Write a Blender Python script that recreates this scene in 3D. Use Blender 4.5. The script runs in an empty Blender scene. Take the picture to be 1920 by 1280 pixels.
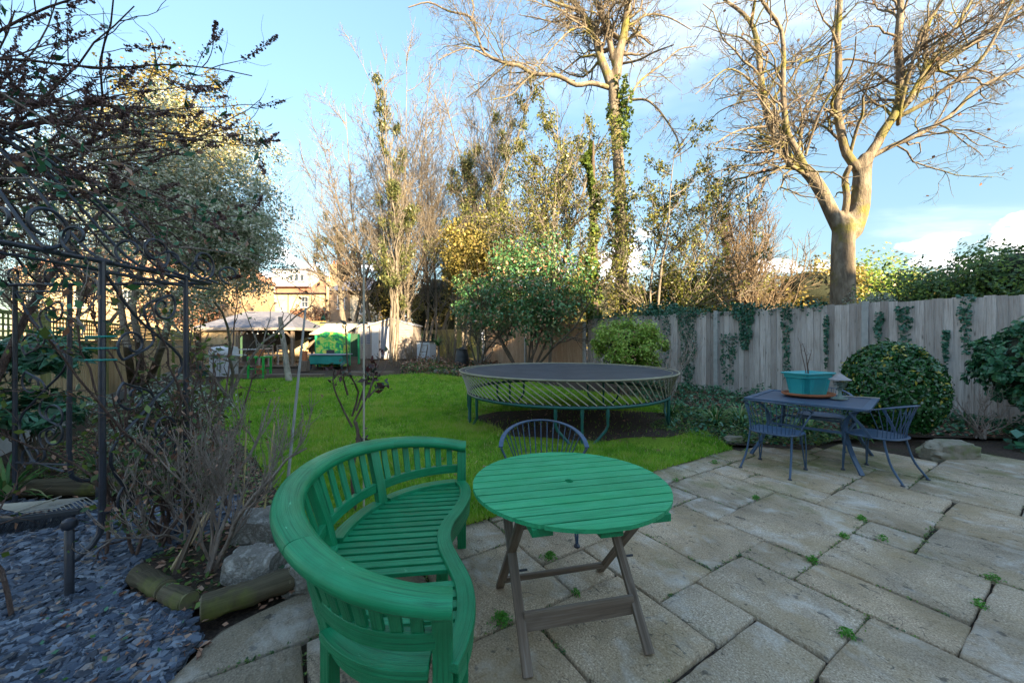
import bpy, math, random
import numpy as np
from mathutils import Vector, Matrix, noise as mnoise
R = math.radians
random.seed(7)
rng = np.random.default_rng(7)
scene = bpy.context.scene
COL = scene.collection

# ------------------------------------------------------------ camera, sky, sun, exposure
CAMH, HZ, FPX = 1.45, 637.0, 700.0
cam_data = bpy.data.cameras.new('camera')
cam = bpy.data.objects.new('camera', cam_data)
COL.objects.link(cam)
cam.location = (0, 0, CAMH)
cam.rotation_euler = (R(90), 0, 0)
cam_data.sensor_width = 36
cam_data.lens = FPX / 1920 * 36
cam_data.shift_y = -3 / 1920
cam_data.clip_start = 0.05
cam_data.clip_end = 3000
scene.camera = cam

SUN_EL, SUN_AZ = 17.5, 148.0     # azimuth clockwise from +Y; the sun stands behind the camera to the right
world = bpy.data.worlds.new('World')
scene.world = world
world.use_nodes = True
def build_sky():
    nt = world.node_tree
    nt.nodes.clear()
    N, L = nt.nodes, nt.links
    out = N.new('ShaderNodeOutputWorld')
    bg = N.new('ShaderNodeBackground')
    sky = N.new('ShaderNodeTexSky')
    sky.sky_type = 'NISHITA'
    sky.sun_disc = False
    sky.sun_elevation = R(SUN_EL)
    sky.sun_rotation = R(SUN_AZ)
    sky.air_density = 1.0
    sky.dust_density = 0.6
    sky.ozone_density = 1.6
    tc = N.new('ShaderNodeTexCoord')
    sep = N.new('ShaderNodeSeparateXYZ')
    L.new(tc.outputs['Generated'], sep.inputs[0])
    # project the direction on a plane overhead so the streaks run towards the horizon
    def math_(op, a, b=None, clamp=False):
        m = N.new('ShaderNodeMath'); m.operation = op; m.use_clamp = clamp
        for i, v in enumerate((a, b)):
            if v is None: continue
            if isinstance(v, (int, float)): m.inputs[i].default_value = v
            else: L.new(v, m.inputs[i])
        return m.outputs[0]
    z = math_('MAXIMUM', sep.outputs[2], 0.0)
    zz = math_('ADD', z, 0.18)
    px = math_('DIVIDE', sep.outputs[0], zz)
    py = math_('DIVIDE', sep.outputs[1], zz)
    cx = N.new('ShaderNodeCombineXYZ')
    L.new(math_('MULTIPLY', px, 0.55), cx.inputs[0]); L.new(math_('MULTIPLY', py, 1.25), cx.inputs[1])
    n1 = N.new('ShaderNodeTexNoise'); n1.inputs['Scale'].default_value = 0.85
    n1.inputs['Detail'].default_value = 6; n1.inputs['Roughness'].default_value = 0.55
    n1.inputs['Distortion'].default_value = 0.35
    mp = N.new('ShaderNodeMapping'); mp.inputs['Location'].default_value = (3.1, 1.7, 0)
    L.new(cx.outputs[0], mp.inputs[0]); L.new(mp.outputs[0], n1.inputs['Vector'])
    r1 = N.new('ShaderNodeMapRange'); r1.interpolation_type = 'SMOOTHERSTEP'
    r1.inputs['From Min'].default_value = 0.50; r1.inputs['From Max'].default_value = 0.74
    r1.inputs['To Max'].default_value = 0.75
    L.new(n1.outputs[0], r1.inputs['Value'])
    # cumulus low above the horizon
    cz = N.new('ShaderNodeCombineXYZ')
    L.new(sep.outputs[0], cz.inputs[0]); L.new(sep.outputs[1], cz.inputs[1])
    L.new(math_('MULTIPLY', sep.outputs[2], 2.1), cz.inputs[2])
    n2 = N.new('ShaderNodeTexNoise'); n2.inputs['Scale'].default_value = 5.6
    n2.inputs['Detail'].default_value = 7; n2.inputs['Roughness'].default_value = 0.52
    mp2 = N.new('ShaderNodeMapping'); mp2.inputs['Location'].default_value = (0.35, 0.2, 0.1)
    L.new(cz.outputs[0], mp2.inputs[0]); L.new(mp2.outputs[0], n2.inputs['Vector'])
    hm = N.new('ShaderNodeMapRange')     # threshold rises with height
    hm.inputs['From Min'].default_value = 0.08; hm.inputs['From Max'].default_value = 0.38
    hm.inputs['To Min'].default_value = 0.0; hm.inputs['To Max'].default_value = 0.30
    L.new(sep.outputs[2], hm.inputs['Value'])
    dd = math_('SUBTRACT', n2.outputs[0], hm.outputs[0])
    r2 = N.new('ShaderNodeMapRange'); r2.interpolation_type = 'SMOOTHSTEP'
    r2.inputs['From Min'].default_value = 0.475; r2.inputs['From Max'].default_value = 0.535
    L.new(dd, r2.inputs['Value'])
    air = N.new('ShaderNodeMix'); air.data_type = 'RGBA'; air.blend_type = 'MULTIPLY'; air.inputs[0].default_value = 1
    air.inputs[7].default_value = (.60, .62, .56, 1); L.new(sky.outputs[0], air.inputs[6])
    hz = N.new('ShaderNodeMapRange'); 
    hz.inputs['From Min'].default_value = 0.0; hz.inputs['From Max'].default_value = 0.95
    hz.inputs['To Min'].default_value = 0.30; hz.inputs['To Max'].default_value = 1.22  # added gradient: sky darkened at the horizon, brightened overhead to light the patio
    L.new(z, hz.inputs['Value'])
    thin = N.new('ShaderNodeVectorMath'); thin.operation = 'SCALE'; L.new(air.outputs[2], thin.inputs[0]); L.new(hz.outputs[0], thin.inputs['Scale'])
    mix1 = N.new('ShaderNodeMix'); mix1.data_type = 'RGBA'
    mix1.inputs[7].default_value = (2.15, 2.25, 2.35, 1)
    vm = N.new('ShaderNodeMath'); vm.operation = 'MULTIPLY'; L.new(r1.outputs[0], vm.inputs[0])
    vr = N.new('ShaderNodeMapRange'); vr.inputs['From Min'].default_value = .05; vr.inputs['From Max'].default_value = .35; L.new(z, vr.inputs['Value']); L.new(vr.outputs[0], vm.inputs[1])
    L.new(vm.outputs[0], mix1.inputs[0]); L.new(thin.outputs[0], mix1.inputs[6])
    mix2 = N.new('ShaderNodeMix'); mix2.data_type = 'RGBA'
    mix2.inputs[7].default_value = (3.7, 3.45, 3.4, 1)
    L.new(r2.outputs[0], mix2.inputs[0]); L.new(mix1.outputs[2], mix2.inputs[6])
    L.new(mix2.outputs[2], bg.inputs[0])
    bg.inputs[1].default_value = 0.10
    L.new(bg.outputs[0], out.inputs[0])
build_sky()
sun_data = bpy.data.lights.new('sun', 'SUN')
sun = bpy.data.objects.new('sun', sun_data)
COL.objects.link(sun)
sun_data.energy = 2.7
sun_data.angle = R(0.5)
sun_data.color = (1.0, 0.77, 0.47)
sv = Vector((math.sin(R(SUN_AZ)) * math.cos(R(SUN_EL)), math.cos(R(SUN_AZ)) * math.cos(R(SUN_EL)), math.sin(R(SUN_EL))))
sun.rotation_euler = sv.to_track_quat('Z', 'Y').to_euler()
sun.location = sv * 60
scene.view_settings.view_transform = 'Standard'
scene.view_settings.look = 'None'
scene.view_settings.exposure = 3.3
scene.view_settings.gamma = 1
scene.view_settings.use_curve_mapping = False

# ------------------------------------------------------------ placement helpers
def ss(x, a, b):
    t = min(1, max(0, (x - a) / (b - a)))
    return t * t * (3 - 2 * t)
def gz(x, y):
    return 0.35 * ss(y, 7, 23)
def gzv(x, y):
    t = np.clip((y - 7) / 16.0, 0, 1)
    return 0.35 * t * t * (3 - 2 * t)
def W(px, py, Y):                       # a point of the photograph at a distance Y
    return Vector(((px - 960) / FPX * Y, Y, CAMH - (py - HZ) / FPX * Y))
def G(px, py, z=0.0):                   # a point of the photograph at a height z
    Y = (CAMH - z) * FPX / (py - HZ)
    return Vector(((px - 960) / FPX * Y, Y, z))
GA, GB = Vector((-.523, .852)), Vector((.852, .523))
def AB(a, b): return GA * a + GB * b

# ------------------------------------------------------------ object helpers
def tag(o, label=None, cat=None, group=None, kind=None):
    if label: o['label'] = label
    if cat: o['category'] = cat
    if group: o['group'] = group
    if kind: o['kind'] = kind
    return o
def empty(name, loc=(0, 0, 0), rz=0.0, label=None, cat=None, group=None):
    o = bpy.data.objects.new(name, None)
    COL.objects.link(o)
    o.empty_display_size = .1
    o.location = loc
    o.rotation_euler = (0, 0, rz)
    return tag(o, label, cat, group)
def copy_tree(o, parent=None):
    c = o.copy(); COL.objects.link(c)
    if parent is not None: c.parent = parent
    for ch in list(o.children): copy_tree(ch, c)
    return c
def link_mesh(name, me, mats, parent=None, smooth=False):
    o = bpy.data.objects.new(name, me)
    COL.objects.link(o)
    for m in (mats if isinstance(mats, (list, tuple)) else [mats]): me.materials.append(m)
    if smooth: me.polygons.foreach_set('use_smooth', np.ones(len(me.polygons), bool))
    if parent is not None: o.parent = parent
    return o
def raw_mesh(name, V, F, k, rnd=None, gr=None):
    """V (n,3), F (m,k)"""
    me = bpy.data.meshes.new(name)
    V = np.asarray(V, np.float32); F = np.asarray(F, np.int32)
    me.vertices.add(len(V)); me.vertices.foreach_set('co', V.ravel())
    me.loops.add(F.size); me.loops.foreach_set('vertex_index', F.ravel())
    me.polygons.add(len(F)); me.polygons.foreach_set('loop_start', np.arange(len(F), dtype=np.int32) * k)
    me.update(calc_edges=True)
    if rnd is not None:
        a = me.attributes.new('rnd', 'FLOAT', 'FACE'); a.data.foreach_set('value', np.asarray(rnd, np.float32))
    if gr is not None:
        a = me.attributes.new('gr', 'FLOAT_VECTOR', 'POINT'); a.data.foreach_set('vector', np.asarray(gr, np.float32).ravel())
    return me
class MB:
    """collects solids; build() links them as one mesh"""
    def __init__(s): s.v = []; s.f = []; s.g = []; s.m = []; s.mi = 0
    def add(s, V, F, Gr=None):
        b = len(s.v)
        s.v += [tuple(p) for p in V]
        s.g += [tuple(p) for p in (Gr if Gr is not None else V)]
        s.f += [tuple(i + b for i in f) for f in F]
        s.m += [s.mi] * len(F)
        return s
    def box(s, c, h, ax=None, taper=None):
        """centre, half sizes, axes (3 vectors); the grain runs along the longest axis"""
        c = Vector(c)
        ax = ax or (Vector((1, 0, 0)), Vector((0, 1, 0)), Vector((0, 0, 1)))
        k = max(range(3), key=lambda i: h[i]); o = [k] + [i for i in range(3) if i != k]
        off = random.random() * 40
        V, Gr = [], []
        for sz in (-1, 1):
            for sx, sy in ((-1, -1), (1, -1), (1, 1), (-1, 1)):
                t = taper if (taper and sz > 0) else 1
                l = (sx * h[0] * t, sy * h[1] * t, sz * h[2])
                V.append(c + ax[0] * l[0] + ax[1] * l[1] + ax[2] * l[2])
                Gr.append((l[o[0]] + off, l[o[1]] + off * .37, l[o[2]]))
        return s.add(V, [(3, 2, 1, 0), (4, 5, 6, 7), (0, 1, 5, 4), (1, 2, 6, 5), (2, 3, 7, 6), (3, 0, 4, 7)], Gr)
    def beam(s, a, b, w, h, up=(0, 0, 1), ext=0.0):
        a, b, up = Vector(a), Vector(b), Vector(up)
        d = (b - a); L = d.length; d.normalize()
        sd = d.cross(up)
        if sd.length < 1e-4: sd = d.cross(Vector((1, 0, 0)))
        sd.normalize(); u = sd.cross(d).normalized()
        return s.box((a + b) / 2, (L / 2 + ext, w / 2, h / 2), (d, sd, u))
    def sweep(s, path, prof, ups=None, closed=False, caps=True):
        """prof: list of (side, up) offsets; ups: up vector(s)"""
        n = len(path); path = [Vector(p) for p in path]; k = len(prof)
        off = random.random() * 40; dist = 0
        V, Gr, F = [], [], []
        for i in range(n):
            if closed: t = path[(i + 1) % n] - path[i - 1]
            else: t = path[min(i + 1, n - 1)] - path[max(i - 1, 0)]
            t.normalize()
            up = Vector(ups[i]) if isinstance(ups, list) else Vector(ups or (0, 0, 1))
            sd = t.cross(up)
            if sd.length < 1e-3: sd = t.cross(Vector((0.3, 1, 0)))
            sd.normalize(); u = sd.cross(t).normalized()
            if i: dist += (path[i] - path[i - 1]).length
            for (p, q) in prof:
                V.append(path[i] + sd * p + u * q); Gr.append((dist + off, p + off * .31, q))
        m = n if closed else n - 1
        for i in range(m):
            a, b = i * k, ((i + 1) % n) * k
            for j in range(k):
                j2 = (j + 1) % k
                F.append((a + j, a + j2, b + j2, b + j))
        if caps and not closed:
            F.append(tuple(range(k - 1, -1, -1))); F.append(tuple((n - 1) * k + j for j in range(k)))
        return s.add(V, F, Gr)
    def tube(s, path, r, n=8, closed=False, up=None):
        path = [Vector(p) for p in path]
        rr = r if isinstance(r, (list, tuple)) else [r] * len(path)
        V, F, Gr = [], [], []; prev = None; dist = 0
        N = len(path)
        for i in range(N):
            if closed: t = path[(i + 1) % N] - path[i - 1]
            else: t = path[min(i + 1, N - 1)] - path[max(i - 1, 0)]
            t.normalize()
            if prev is None:
                prev = t.cross(Vector((0, 0, 1)))
                if prev.length < .05: prev = t.cross(Vector((0, 1, 0)))
            sd = (prev - t * prev.dot(t)).normalized(); prev = sd; u = t.cross(sd)
            if i: dist += (path[i] - path[i - 1]).length
            for j in range(n):
                a = 2 * math.pi * j / n
                V.append(path[i] + sd * (math.cos(a) * rr[i]) + u * (math.sin(a) * rr[i]))
                Gr.append((dist, math.cos(a) * rr[i], math.sin(a) * rr[i]))
        for i in range(N if closed else N - 1):
            for j in range(n):
                a, b = i * n, ((i + 1) % N) * n; j2 = (j + 1) % n
                F.append((a + j, b + j, b + j2, a + j2))
        if not closed:
            F.append(tuple(range(n))); F.append(tuple((N - 1) * n + j for j in range(n - 1, -1, -1)))
        return s.add(V, F, Gr)
    def lathe(s, prof, c=(0, 0, 0), n=24, axis=None, sx=1, sy=1):
        c = Vector(c); V, F = [], []
        for (r, z) in prof:
            for j in range(n):
                a = 2 * math.pi * j / n
                V.append(c + Vector((r * math.cos(a) * sx, r * math.sin(a) * sy, z)))
        for i in range(len(prof) - 1):
            for j in range(n):
                j2 = (j + 1) % n
                F.append((i * n + j, i * n + j2, (i + 1) * n + j2, (i + 1) * n + j))
        F.append(tuple(range(n - 1, -1, -1))); F.append(tuple((len(prof) - 1) * n + j for j in range(n)))
        return s.add(V, F)
    def prism(s, poly, z0, z1):
        n = len(poly)
        V = [(p[0], p[1], z0) for p in poly] + [(p[0], p[1], z1) for p in poly]
        F = [tuple(range(n - 1, -1, -1)), tuple(range(n, 2 * n))] + [(i, (i + 1) % n, (i + 1) % n + n, i + n) for i in range(n)]
        return s.add(V, F)
    def build(s, name, mats, parent=None, smooth=False, bevel=0.0, loc=None):
        me = bpy.data.meshes.new(name)
        me.from_pydata(s.v, [], s.f)
        a = me.attributes.new('gr', 'FLOAT_VECTOR', 'POINT')
        a.data.foreach_set('vector', np.asarray(s.g, np.float32).ravel())
        o = link_mesh(name, me, mats, parent)
        if any(s.m): me.polygons.foreach_set('material_index', np.asarray(s.m, np.int32))
        if smooth:
            me.polygons.foreach_set('use_smooth', np.ones(len(me.polygons), bool))
            md = o.modifiers.new('e', 'EDGE_SPLIT'); md.split_angle = R(38)
        if bevel:
            md = o.modifiers.new('b', 'BEVEL'); md.width = bevel; md.segments = 2; md.limit_method = 'ANGLE'; md.angle_limit = R(40)
            me.polygons.foreach_set('use_smooth', np.ones(len(me.polygons), bool))
            md.harden_normals = True
        if loc is not None: o.location = loc
        return o

# ------------------------------------------------------------ materials
def new_mat(name):
    m = bpy.data.materials.new(name); m.use_nodes = True
    nt = m.node_tree; nt.nodes.clear()
    return m, nt.nodes, nt.links
def ramp(N, L, fac, cols, interp='LINEAR'):
    r = N.new('ShaderNodeValToRGB'); r.color_ramp.interpolation = interp
    el = r.color_ramp.elements
    while len(el) < len(cols): el.new(.5)
    for i, (p, c) in enumerate(cols):
        el[i].position = p; el[i].color = (c[0], c[1], c[2], 1)
    L.new(fac, r.inputs[0]); return r.outputs[0]
def noise_tex(N, L, vec, scale, detail=5, rough=.6, stretch=None, dist=0, loc=None):
    if stretch or loc:
        mp = N.new('ShaderNodeMapping'); mp.inputs['Scale'].default_value = stretch or (1, 1, 1)
        if loc: mp.inputs['Location'].default_value = loc
        L.new(vec, mp.inputs[0]); vec = mp.outputs[0]
    n = N.new('ShaderNodeTexNoise'); n.inputs['Scale'].default_value = scale
    n.inputs['Detail'].default_value = detail; n.inputs['Roughness'].default_value = rough
    n.inputs['Distortion'].default_value = dist
    L.new(vec, n.inputs['Vector']); return n.outputs[0]
def mixc(N, L, f, a, b, mode='MIX'):
    m = N.new('ShaderNodeMix'); m.data_type = 'RGBA'; m.blend_type = mode
    for i, v in ((0, f), (6, a), (7, b)):
        if isinstance(v, (int, float)): m.inputs[i].default_value = v
        elif isinstance(v, tuple): m.inputs[i].default_value = (v[0], v[1], v[2], 1)
        else: L.new(v, m.inputs[i])
    return m.outputs[2]
def maprange(N, L, v, a, b, c=0, d=1):
    m = N.new('ShaderNodeMapRange')
    for i, x in enumerate((a, b, c, d)): m.inputs[i + 1].default_value = x
    L.new(v, m.inputs[0]); return m.outputs[0]
def finish(N, L, col, rough=.6, bumps=(), metal=0, spec=.5, transl=0, rough_s=None):
    out = N.new('ShaderNodeOutputMaterial'); p = N.new('ShaderNodeBsdfPrincipled')
    if isinstance(col, tuple): p.inputs['Base Color'].default_value = (*col[:3], 1)
    else: L.new(col, p.inputs['Base Color'])
    if rough_s is not None: L.new(rough_s, p.inputs['Roughness'])
    else: p.inputs['Roughness'].default_value = rough
    p.inputs['Metallic'].default_value = metal
    p.inputs['Specular IOR Level'].default_value = spec
    nrm = None
    for (h, st, ds) in bumps:
        b = N.new('ShaderNodeBump'); b.inputs['Strength'].default_value = st; b.inputs['Distance'].default_value = ds
        L.new(h, b.inputs['Height'])
        if nrm is not None: L.new(nrm, b.inputs['Normal'])
        nrm = b.outputs[0]
    if nrm is not None: L.new(nrm, p.inputs['Normal'])
    if transl:
        t = N.new('ShaderNodeBsdfTranslucent')
        if isinstance(col, tuple): t.inputs[0].default_value = (*col[:3], 1)
        else: L.new(col, t.inputs[0])
        ms = N.new('ShaderNodeMixShader'); ms.inputs[0].default_value = transl
        L.new(p.outputs[0], ms.inputs[1]); L.new(t.outputs[0], ms.inputs[2]); L.new(ms.outputs[0], out.inputs[0])
    else: L.new(p.outputs[0], out.inputs[0])
def simple(name, c1, c2=None, scale=6, rough=.6, bump=.2, bd=.01, metal=0, spec=.5, stretch=None, c3=None):
    m, N, L = new_mat(name)
    tc = N.new('ShaderNodeTexCoord').outputs['Object']
    n = noise_tex(N, L, tc, scale, 6, .62, stretch)
    c2 = c2 or tuple(x * .75 for x in c1)
    cols = [(.3, c1), (.7, c2)] if c3 is None else [(.28, c1), (.5, c2), (.72, c3)]
    c = ramp(N, L, n, cols)
    n2 = noise_tex(N, L, tc, scale * 6, 4, .6, stretch)
    finish(N, L, c, rough, [(n2, bump, bd)] if bump else (), metal, spec)
    return m
def leaf_mat(name, cols, rough=.45, transl=.25, spec=.4):
    m, N, L = new_mat(name)
    at = N.new('ShaderNodeAttribute'); at.attribute_name = 'rnd'
    k = len(cols)
    c = ramp(N, L, at.outputs['Fac'], [(i / max(1, k - 1), cc) for i, cc in enumerate(cols)])
    finish(N, L, c, rough, (), 0, spec, transl)
    return m
def painted_wood(name, base, dark, pale, rough=.5):
    m, N, L = new_mat(name)
    at = N.new('ShaderNodeAttribute'); at.attribute_name = 'gr'; v = at.outputs['Vector']
    g1 = noise_tex(N, L, v, 1.0, 6, .7, (2.2, 120, 120), .8)
    g2 = noise_tex(N, L, v, 1.0, 5, .6, (9, 320, 320), .2)
    blot = noise_tex(N, L, v, 5.0, 5, .6, (1, 2.2, 2.2), .3)
    oi = N.new('ShaderNodeObjectInfo')
    c = mixc(N, L, maprange(N, L, blot, .3, .75), base, pale)
    c = mixc(N, L, maprange(N, L, g1, .50, .68, 0, .75), c, dark)
    c = mixc(N, L, maprange(N, L, oi.outputs['Random'], 0, 1, 0, .22), c, dark)
    chip = noise_tex(N, L, v, 1.0, 6, .7, (14, 40, 40), .4, (5, 3, 1))
    c = mixc(N, L, maprange(N, L, chip, .67, .70, 0, .75), c, tuple(min(1, x * 1.2 + .12) for x in pale))
    tcw = N.new('ShaderNodeTexCoord').outputs['Object']
    grime = noise_tex(N, L, tcw, 3.2, 6, .7)
    c = mixc(N, L, maprange(N, L, grime, .50, .75, 0, .5), c, tuple(x * .55 + .004 for x in base))
    rs = maprange(N, L, g1, .3, .7, rough - .08, rough + .2)
    finish(N, L, c, rough, [(g1, .75, .0035), (g2, .6, .0014)], 0, .42, rough_s=rs)
    return m
def raw_wood(name, c1, c2, c3, moss=None, rough=.8, mossamt=(.56, .72), knots=True, tint=.25):
    m, N, L = new_mat(name)
    at = N.new('ShaderNodeAttribute'); at.attribute_name = 'gr'; v0 = at.outputs['Vector']
    oi = N.new('ShaderNodeObjectInfo')
    sc = N.new('ShaderNodeVectorMath'); sc.operation = 'ADD'
    cb = N.new('ShaderNodeCombineXYZ'); L.new(oi.outputs['Random'], cb.inputs[0]); L.new(oi.outputs['Random'], cb.inputs[1])
    mm = N.new('ShaderNodeVectorMath'); mm.operation = 'SCALE'; mm.inputs['Scale'].default_value = 57.0
    L.new(cb.outputs[0], mm.inputs[0]); L.new(v0, sc.inputs[0]); L.new(mm.outputs[0], sc.inputs[1]); v = sc.outputs[0]
    g1 = noise_tex(N, L, v, 1.0, 6, .65, (1.6, 38, 38), 1.2)
    g2 = noise_tex(N, L, v, 1.0, 4, .6, (6, 180, 180))
    blot = noise_tex(N, L, v, 2.2, 4, .55, (1, 3, 3))
    c = ramp(N, L, g1, [(.30, c1), (.5, c2), (.72, c3)])
    c = mixc(N, L, maprange(N, L, blot, .45, .7, 0, .5), c, c3)
    if knots:
        vo = N.new('ShaderNodeTexVoronoi'); mp = N.new('ShaderNodeMapping'); mp.inputs['Scale'].default_value = (2.6, 9, 9)
        L.new(v, mp.inputs[0]); L.new(mp.outputs[0], vo.inputs['Vector']); vo.inputs['Scale'].default_value = 1
        c = mixc(N, L, maprange(N, L, vo.outputs['Distance'], .03, .16, .75, 0), c, tuple(x * .35 for x in c1))
    c = mixc(N, L, maprange(N, L, oi.outputs['Random'], 0, 1, 0, tint), c, tuple(x * .55 for x in c1))
    if moss:
        tc = N.new('ShaderNodeTexCoord').outputs['Object']
        mn = noise_tex(N, L, tc, 1.6, 6, .65, (1, 1, .5))
        c = mixc(N, L, maprange(N, L, mn, mossamt[0], mossamt[1], 0, .8), c, moss)
    finish(N, L, c, rough, [(g1, .5, .003), (g2, .3, .001)], 0, .25)
    return m

M = {}
M['bench'] = painted_wood('green_painted_wood', (.003, .215, .078), (.001, .060, .026), (.014, .33, .145), .36)
M['tabletop'] = painted_wood('green_painted_tabletop', (.014, .34, .125), (.003, .13, .06), (.045, .42, .20), .5)
M['teak'] = raw_wood('weathered_teak', (.10, .075, .055), (.16, .118, .088), (.27, .225, .185), None, .75, tint=.15)
M['fence_grey'] = raw_wood('grey_fence_wood', (.29, .235, .205), (.50, .44, .40), (.68, .63, .595), (.20, .25, .06), .85, (.55, .75), tint=.6)
M['fence_brown'] = raw_wood('brown_fence_wood', (.32, .19, .11), (.48, .32, .205), (.60, .45, .32), (.14, .17, .05), .85, (.58, .8))
M['fence_moss'] = raw_wood('mossy_fence_wood', (.24, .19, .09), (.34, .29, .13), (.42, .36, .2), (.22, .26, .05), .85, (.40, .6))
M['fence_left'] = raw_wood('tan_fence_wood', (.38, .26, .14), (.54, .40, .24), (.64, .52, .35), (.2, .22, .06), .85, (.58, .8))
M['trellis'] = raw_wood('mossy_trellis_wood', (.16, .16, .06), (.25, .25, .1), (.35, .33, .17), (.14, .2, .04), .85, (.45, .6), False)
M['iron'] = simple('black_painted_iron', (.018, .022, .035), (.03, .035, .05), 14, .38, .25, .002, 0, .6, c3=(.015, .016, .02))
M['rust'] = simple('rusty_iron', (.10, .03, .018), (.04, .03, .035), 18, .7, .4, .003)
M['bluemetal'] = simple('blue_grey_painted_steel', (.028, .062, .118), (.048, .095, .165), 12, .45, .15, .001, 0, .5)
M['tramp_green'] = simple('dark_green_steel', (.012, .085, .075), (.018, .12, .10), 9, .35, .1, .001, 0, .5)
M['rod'] = simple('pale_fibreglass_rod', (.46, .42, .34), (.36, .32, .25), 10, .5, .1, .001)
M['concrete'] = simple('concrete_post', (.42, .41, .40), (.30, .31, .29), 9, .9, .5, .004)
M['rockm'] = simple('white_limestone', (.56, .53, .48), (.24, .22, .19), 16, .9, 1.0, .03, c3=(.72, .69, .64))
M['rockg'] = simple('mossy_sandstone', (.30, .26, .21), (.20, .18, .13), 6, .9, .8, .01, c3=(.13, .17, .05))
M['teal'] = simple('turquoise_plastic', (.02, .30, .33), (.03, .36, .38), 5, .38, .05, .001)
M['terra'] = simple('terracotta', (.46, .16, .07), (.36, .12, .05), 9, .75, .2, .002)
M['black'] = simple('black_plastic', (.02, .024, .03), (.035, .04, .05), 8, .45, .1, .001)
M['white'] = simple('white_paint', (.58, .58, .60), (.48, .48, .51), 5, .45, .05, .001)
M['greypl'] = simple('grey_plastic', (.26, .27, .33), (.32, .33, .39), 5, .6, .05, .002)
M['cream'] = simple('cream_plastic', (.34, .29, .26), (.27, .235, .215), 4, .6, .1, .002)
M['brickY'] = None

def bark(name, c1, c2, c3, moss=None, scale=5):
    m, N, L = new_mat(name)
    tc = N.new('ShaderNodeTexCoord').outputs['Object']
    n = noise_tex(N, L, tc, scale, 7, .65, (1, 1, .35), .4)
    n2 = noise_tex(N, L, tc, scale * 5, 5, .65, (1, 1, .3), .4)
    c = ramp(N, L, n, [(.3, c1), (.5, c2), (.7, c3)])
    if moss:
        mn = noise_tex(N, L, tc, .9, 5, .6)
        c = mixc(N, L, maprange(N, L, mn, .52, .62, 0, .85), c, moss)
    finish(N, L, c, .9, [(n, .9, .06), (n2, 1.0, .03)], 0, .2)
    return m
M['bark_plane'] = bark('plane_bark', (.085, .068, .052), (.17, .14, .105), (.30, .26, .20), (.17, .16, .035), 5.5)
M['bark_grey'] = bark('grey_bark', (.10, .085, .07), (.19, .165, .135), (.29, .255, .21), None, 5)
M['bark_dark'] = bark('dark_bark', (.06, .045, .035), (.11, .085, .065), (.17, .13, .10), None, 8)
M['twig_mid'] = bark('grey_brown_stems', (.25, .19, .155), (.38, .305, .255), (.52, .44, .38), None, 14)
M['twig_grey'] = bark('grey_twigs', (.12, .10, .08), (.20, .17, .135), (.29, .25, .20), None, 8)
M['twig_warm'] = bark('warm_brown_twigs', (.15, .115, .08), (.235, .18, .125), (.33, .26, .18), None, 8)
M['twig_pale'] = bark('pale_stems', (.28, .22, .18), (.42, .34, .29), (.58, .50, .44), None, 14)
M['twig_dark'] = bark('dark_stems', (.10, .065, .055), (.18, .12, .10), (.27, .20, .17), None, 14)

L_ = lambda *c: list(c)
M['lf_varieg'] = leaf_mat('variegated_leaves', [(.09, .13, .06), (.20, .25, .14), (.44, .46, .34), (.66, .63, .54), (.14, .20, .09)], .5, .2)
M['lf_gold'] = leaf_mat('golden_leaves', [(.14, .13, .03), (.26, .22, .05), (.36, .30, .09), (.20, .14, .05)], .5, .3)
M['lf_olive'] = leaf_mat('olive_leaves', [(.05, .075, .025), (.10, .13, .045), (.17, .19, .08), (.24, .22, .07)], .4, .3)
M['lf_holly'] = leaf_mat('yellow_green_holly_leaves', [(.06, .085, .02), (.13, .15, .03), (.25, .24, .05), (.09, .11, .03)], .35, .25)
M['lf_ivy'] = leaf_mat('ivy_leaves', [(.010, .055, .028), (.018, .09, .052), (.04, .16, .10), (.03, .12, .05)], .32, .12, .5)
M['lf_ivylit'] = leaf_mat('ivy_leaves_on_trunk', [(.04, .07, .01), (.09, .14, .02), (.16, .22, .04), (.03, .06, .02)], .38, .2)  # sunlit copy of the ivy: the light is put into the leaf colour
M['lf_camellia'] = leaf_mat('glossy_evergreen_leaves', [(.03, .10, .03), (.05, .17, .06), (.10, .24, .10), (.22, .22, .09), (.55, .24, .16)], .28, .15, .5)
M['lf_lime'] = leaf_mat('lime_green_leaves', [(.14, .26, .03), (.28, .44, .06), (.44, .56, .12), (.18, .30, .04), (.36, .20, .10)], .4, .3)
M['lf_box'] = leaf_mat('dark_green_clipped_leaves', [(.010, .05, .012), (.022, .10, .022), (.04, .155, .035), (.015, .07, .02), (.42, .36, .05)], .25, .12, .6)
M['lf_dark'] = leaf_mat('dark_shrub_leaves', [(.018, .08, .035), (.035, .14, .07), (.07, .22, .12), (.05, .14, .03)], .3, .15, .5)
M['lf_hedge'] = leaf_mat('hedge_leaves', [(.03, .08, .03), (.07, .15, .05), (.20, .30, .05), (.05, .11, .05)], .4, .25)
M['lf_brown'] = leaf_mat('withered_brown_leaves', [(.12, .06, .045), (.24, .12, .075), (.36, .20, .13), (.46, .30, .22)], .7, .15, .2)
M['lf_seed'] = leaf_mat('dry_seed_heads', [(.09, .055, .055), (.16, .10, .095), (.26, .17, .15)], .8, .1, .2)
M['lf_rosy'] = leaf_mat('red_tinged_leaves', [(.10, .02, .025), (.06, .03, .03), (.05, .09, .06)], .4, .15)
M['lf_grass'] = leaf_mat('grass_blades', [(.09, .23, .015), (.155, .36, .025), (.24, .46, .035), (.36, .49, .05), (.50, .45, .20)], .5, .35, .3)
M['lf_strap'] = leaf_mat('strap_leaves', [(.035, .13, .03), (.07, .20, .05), (.14, .27, .07), (.33, .30, .14)], .4, .25)
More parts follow.
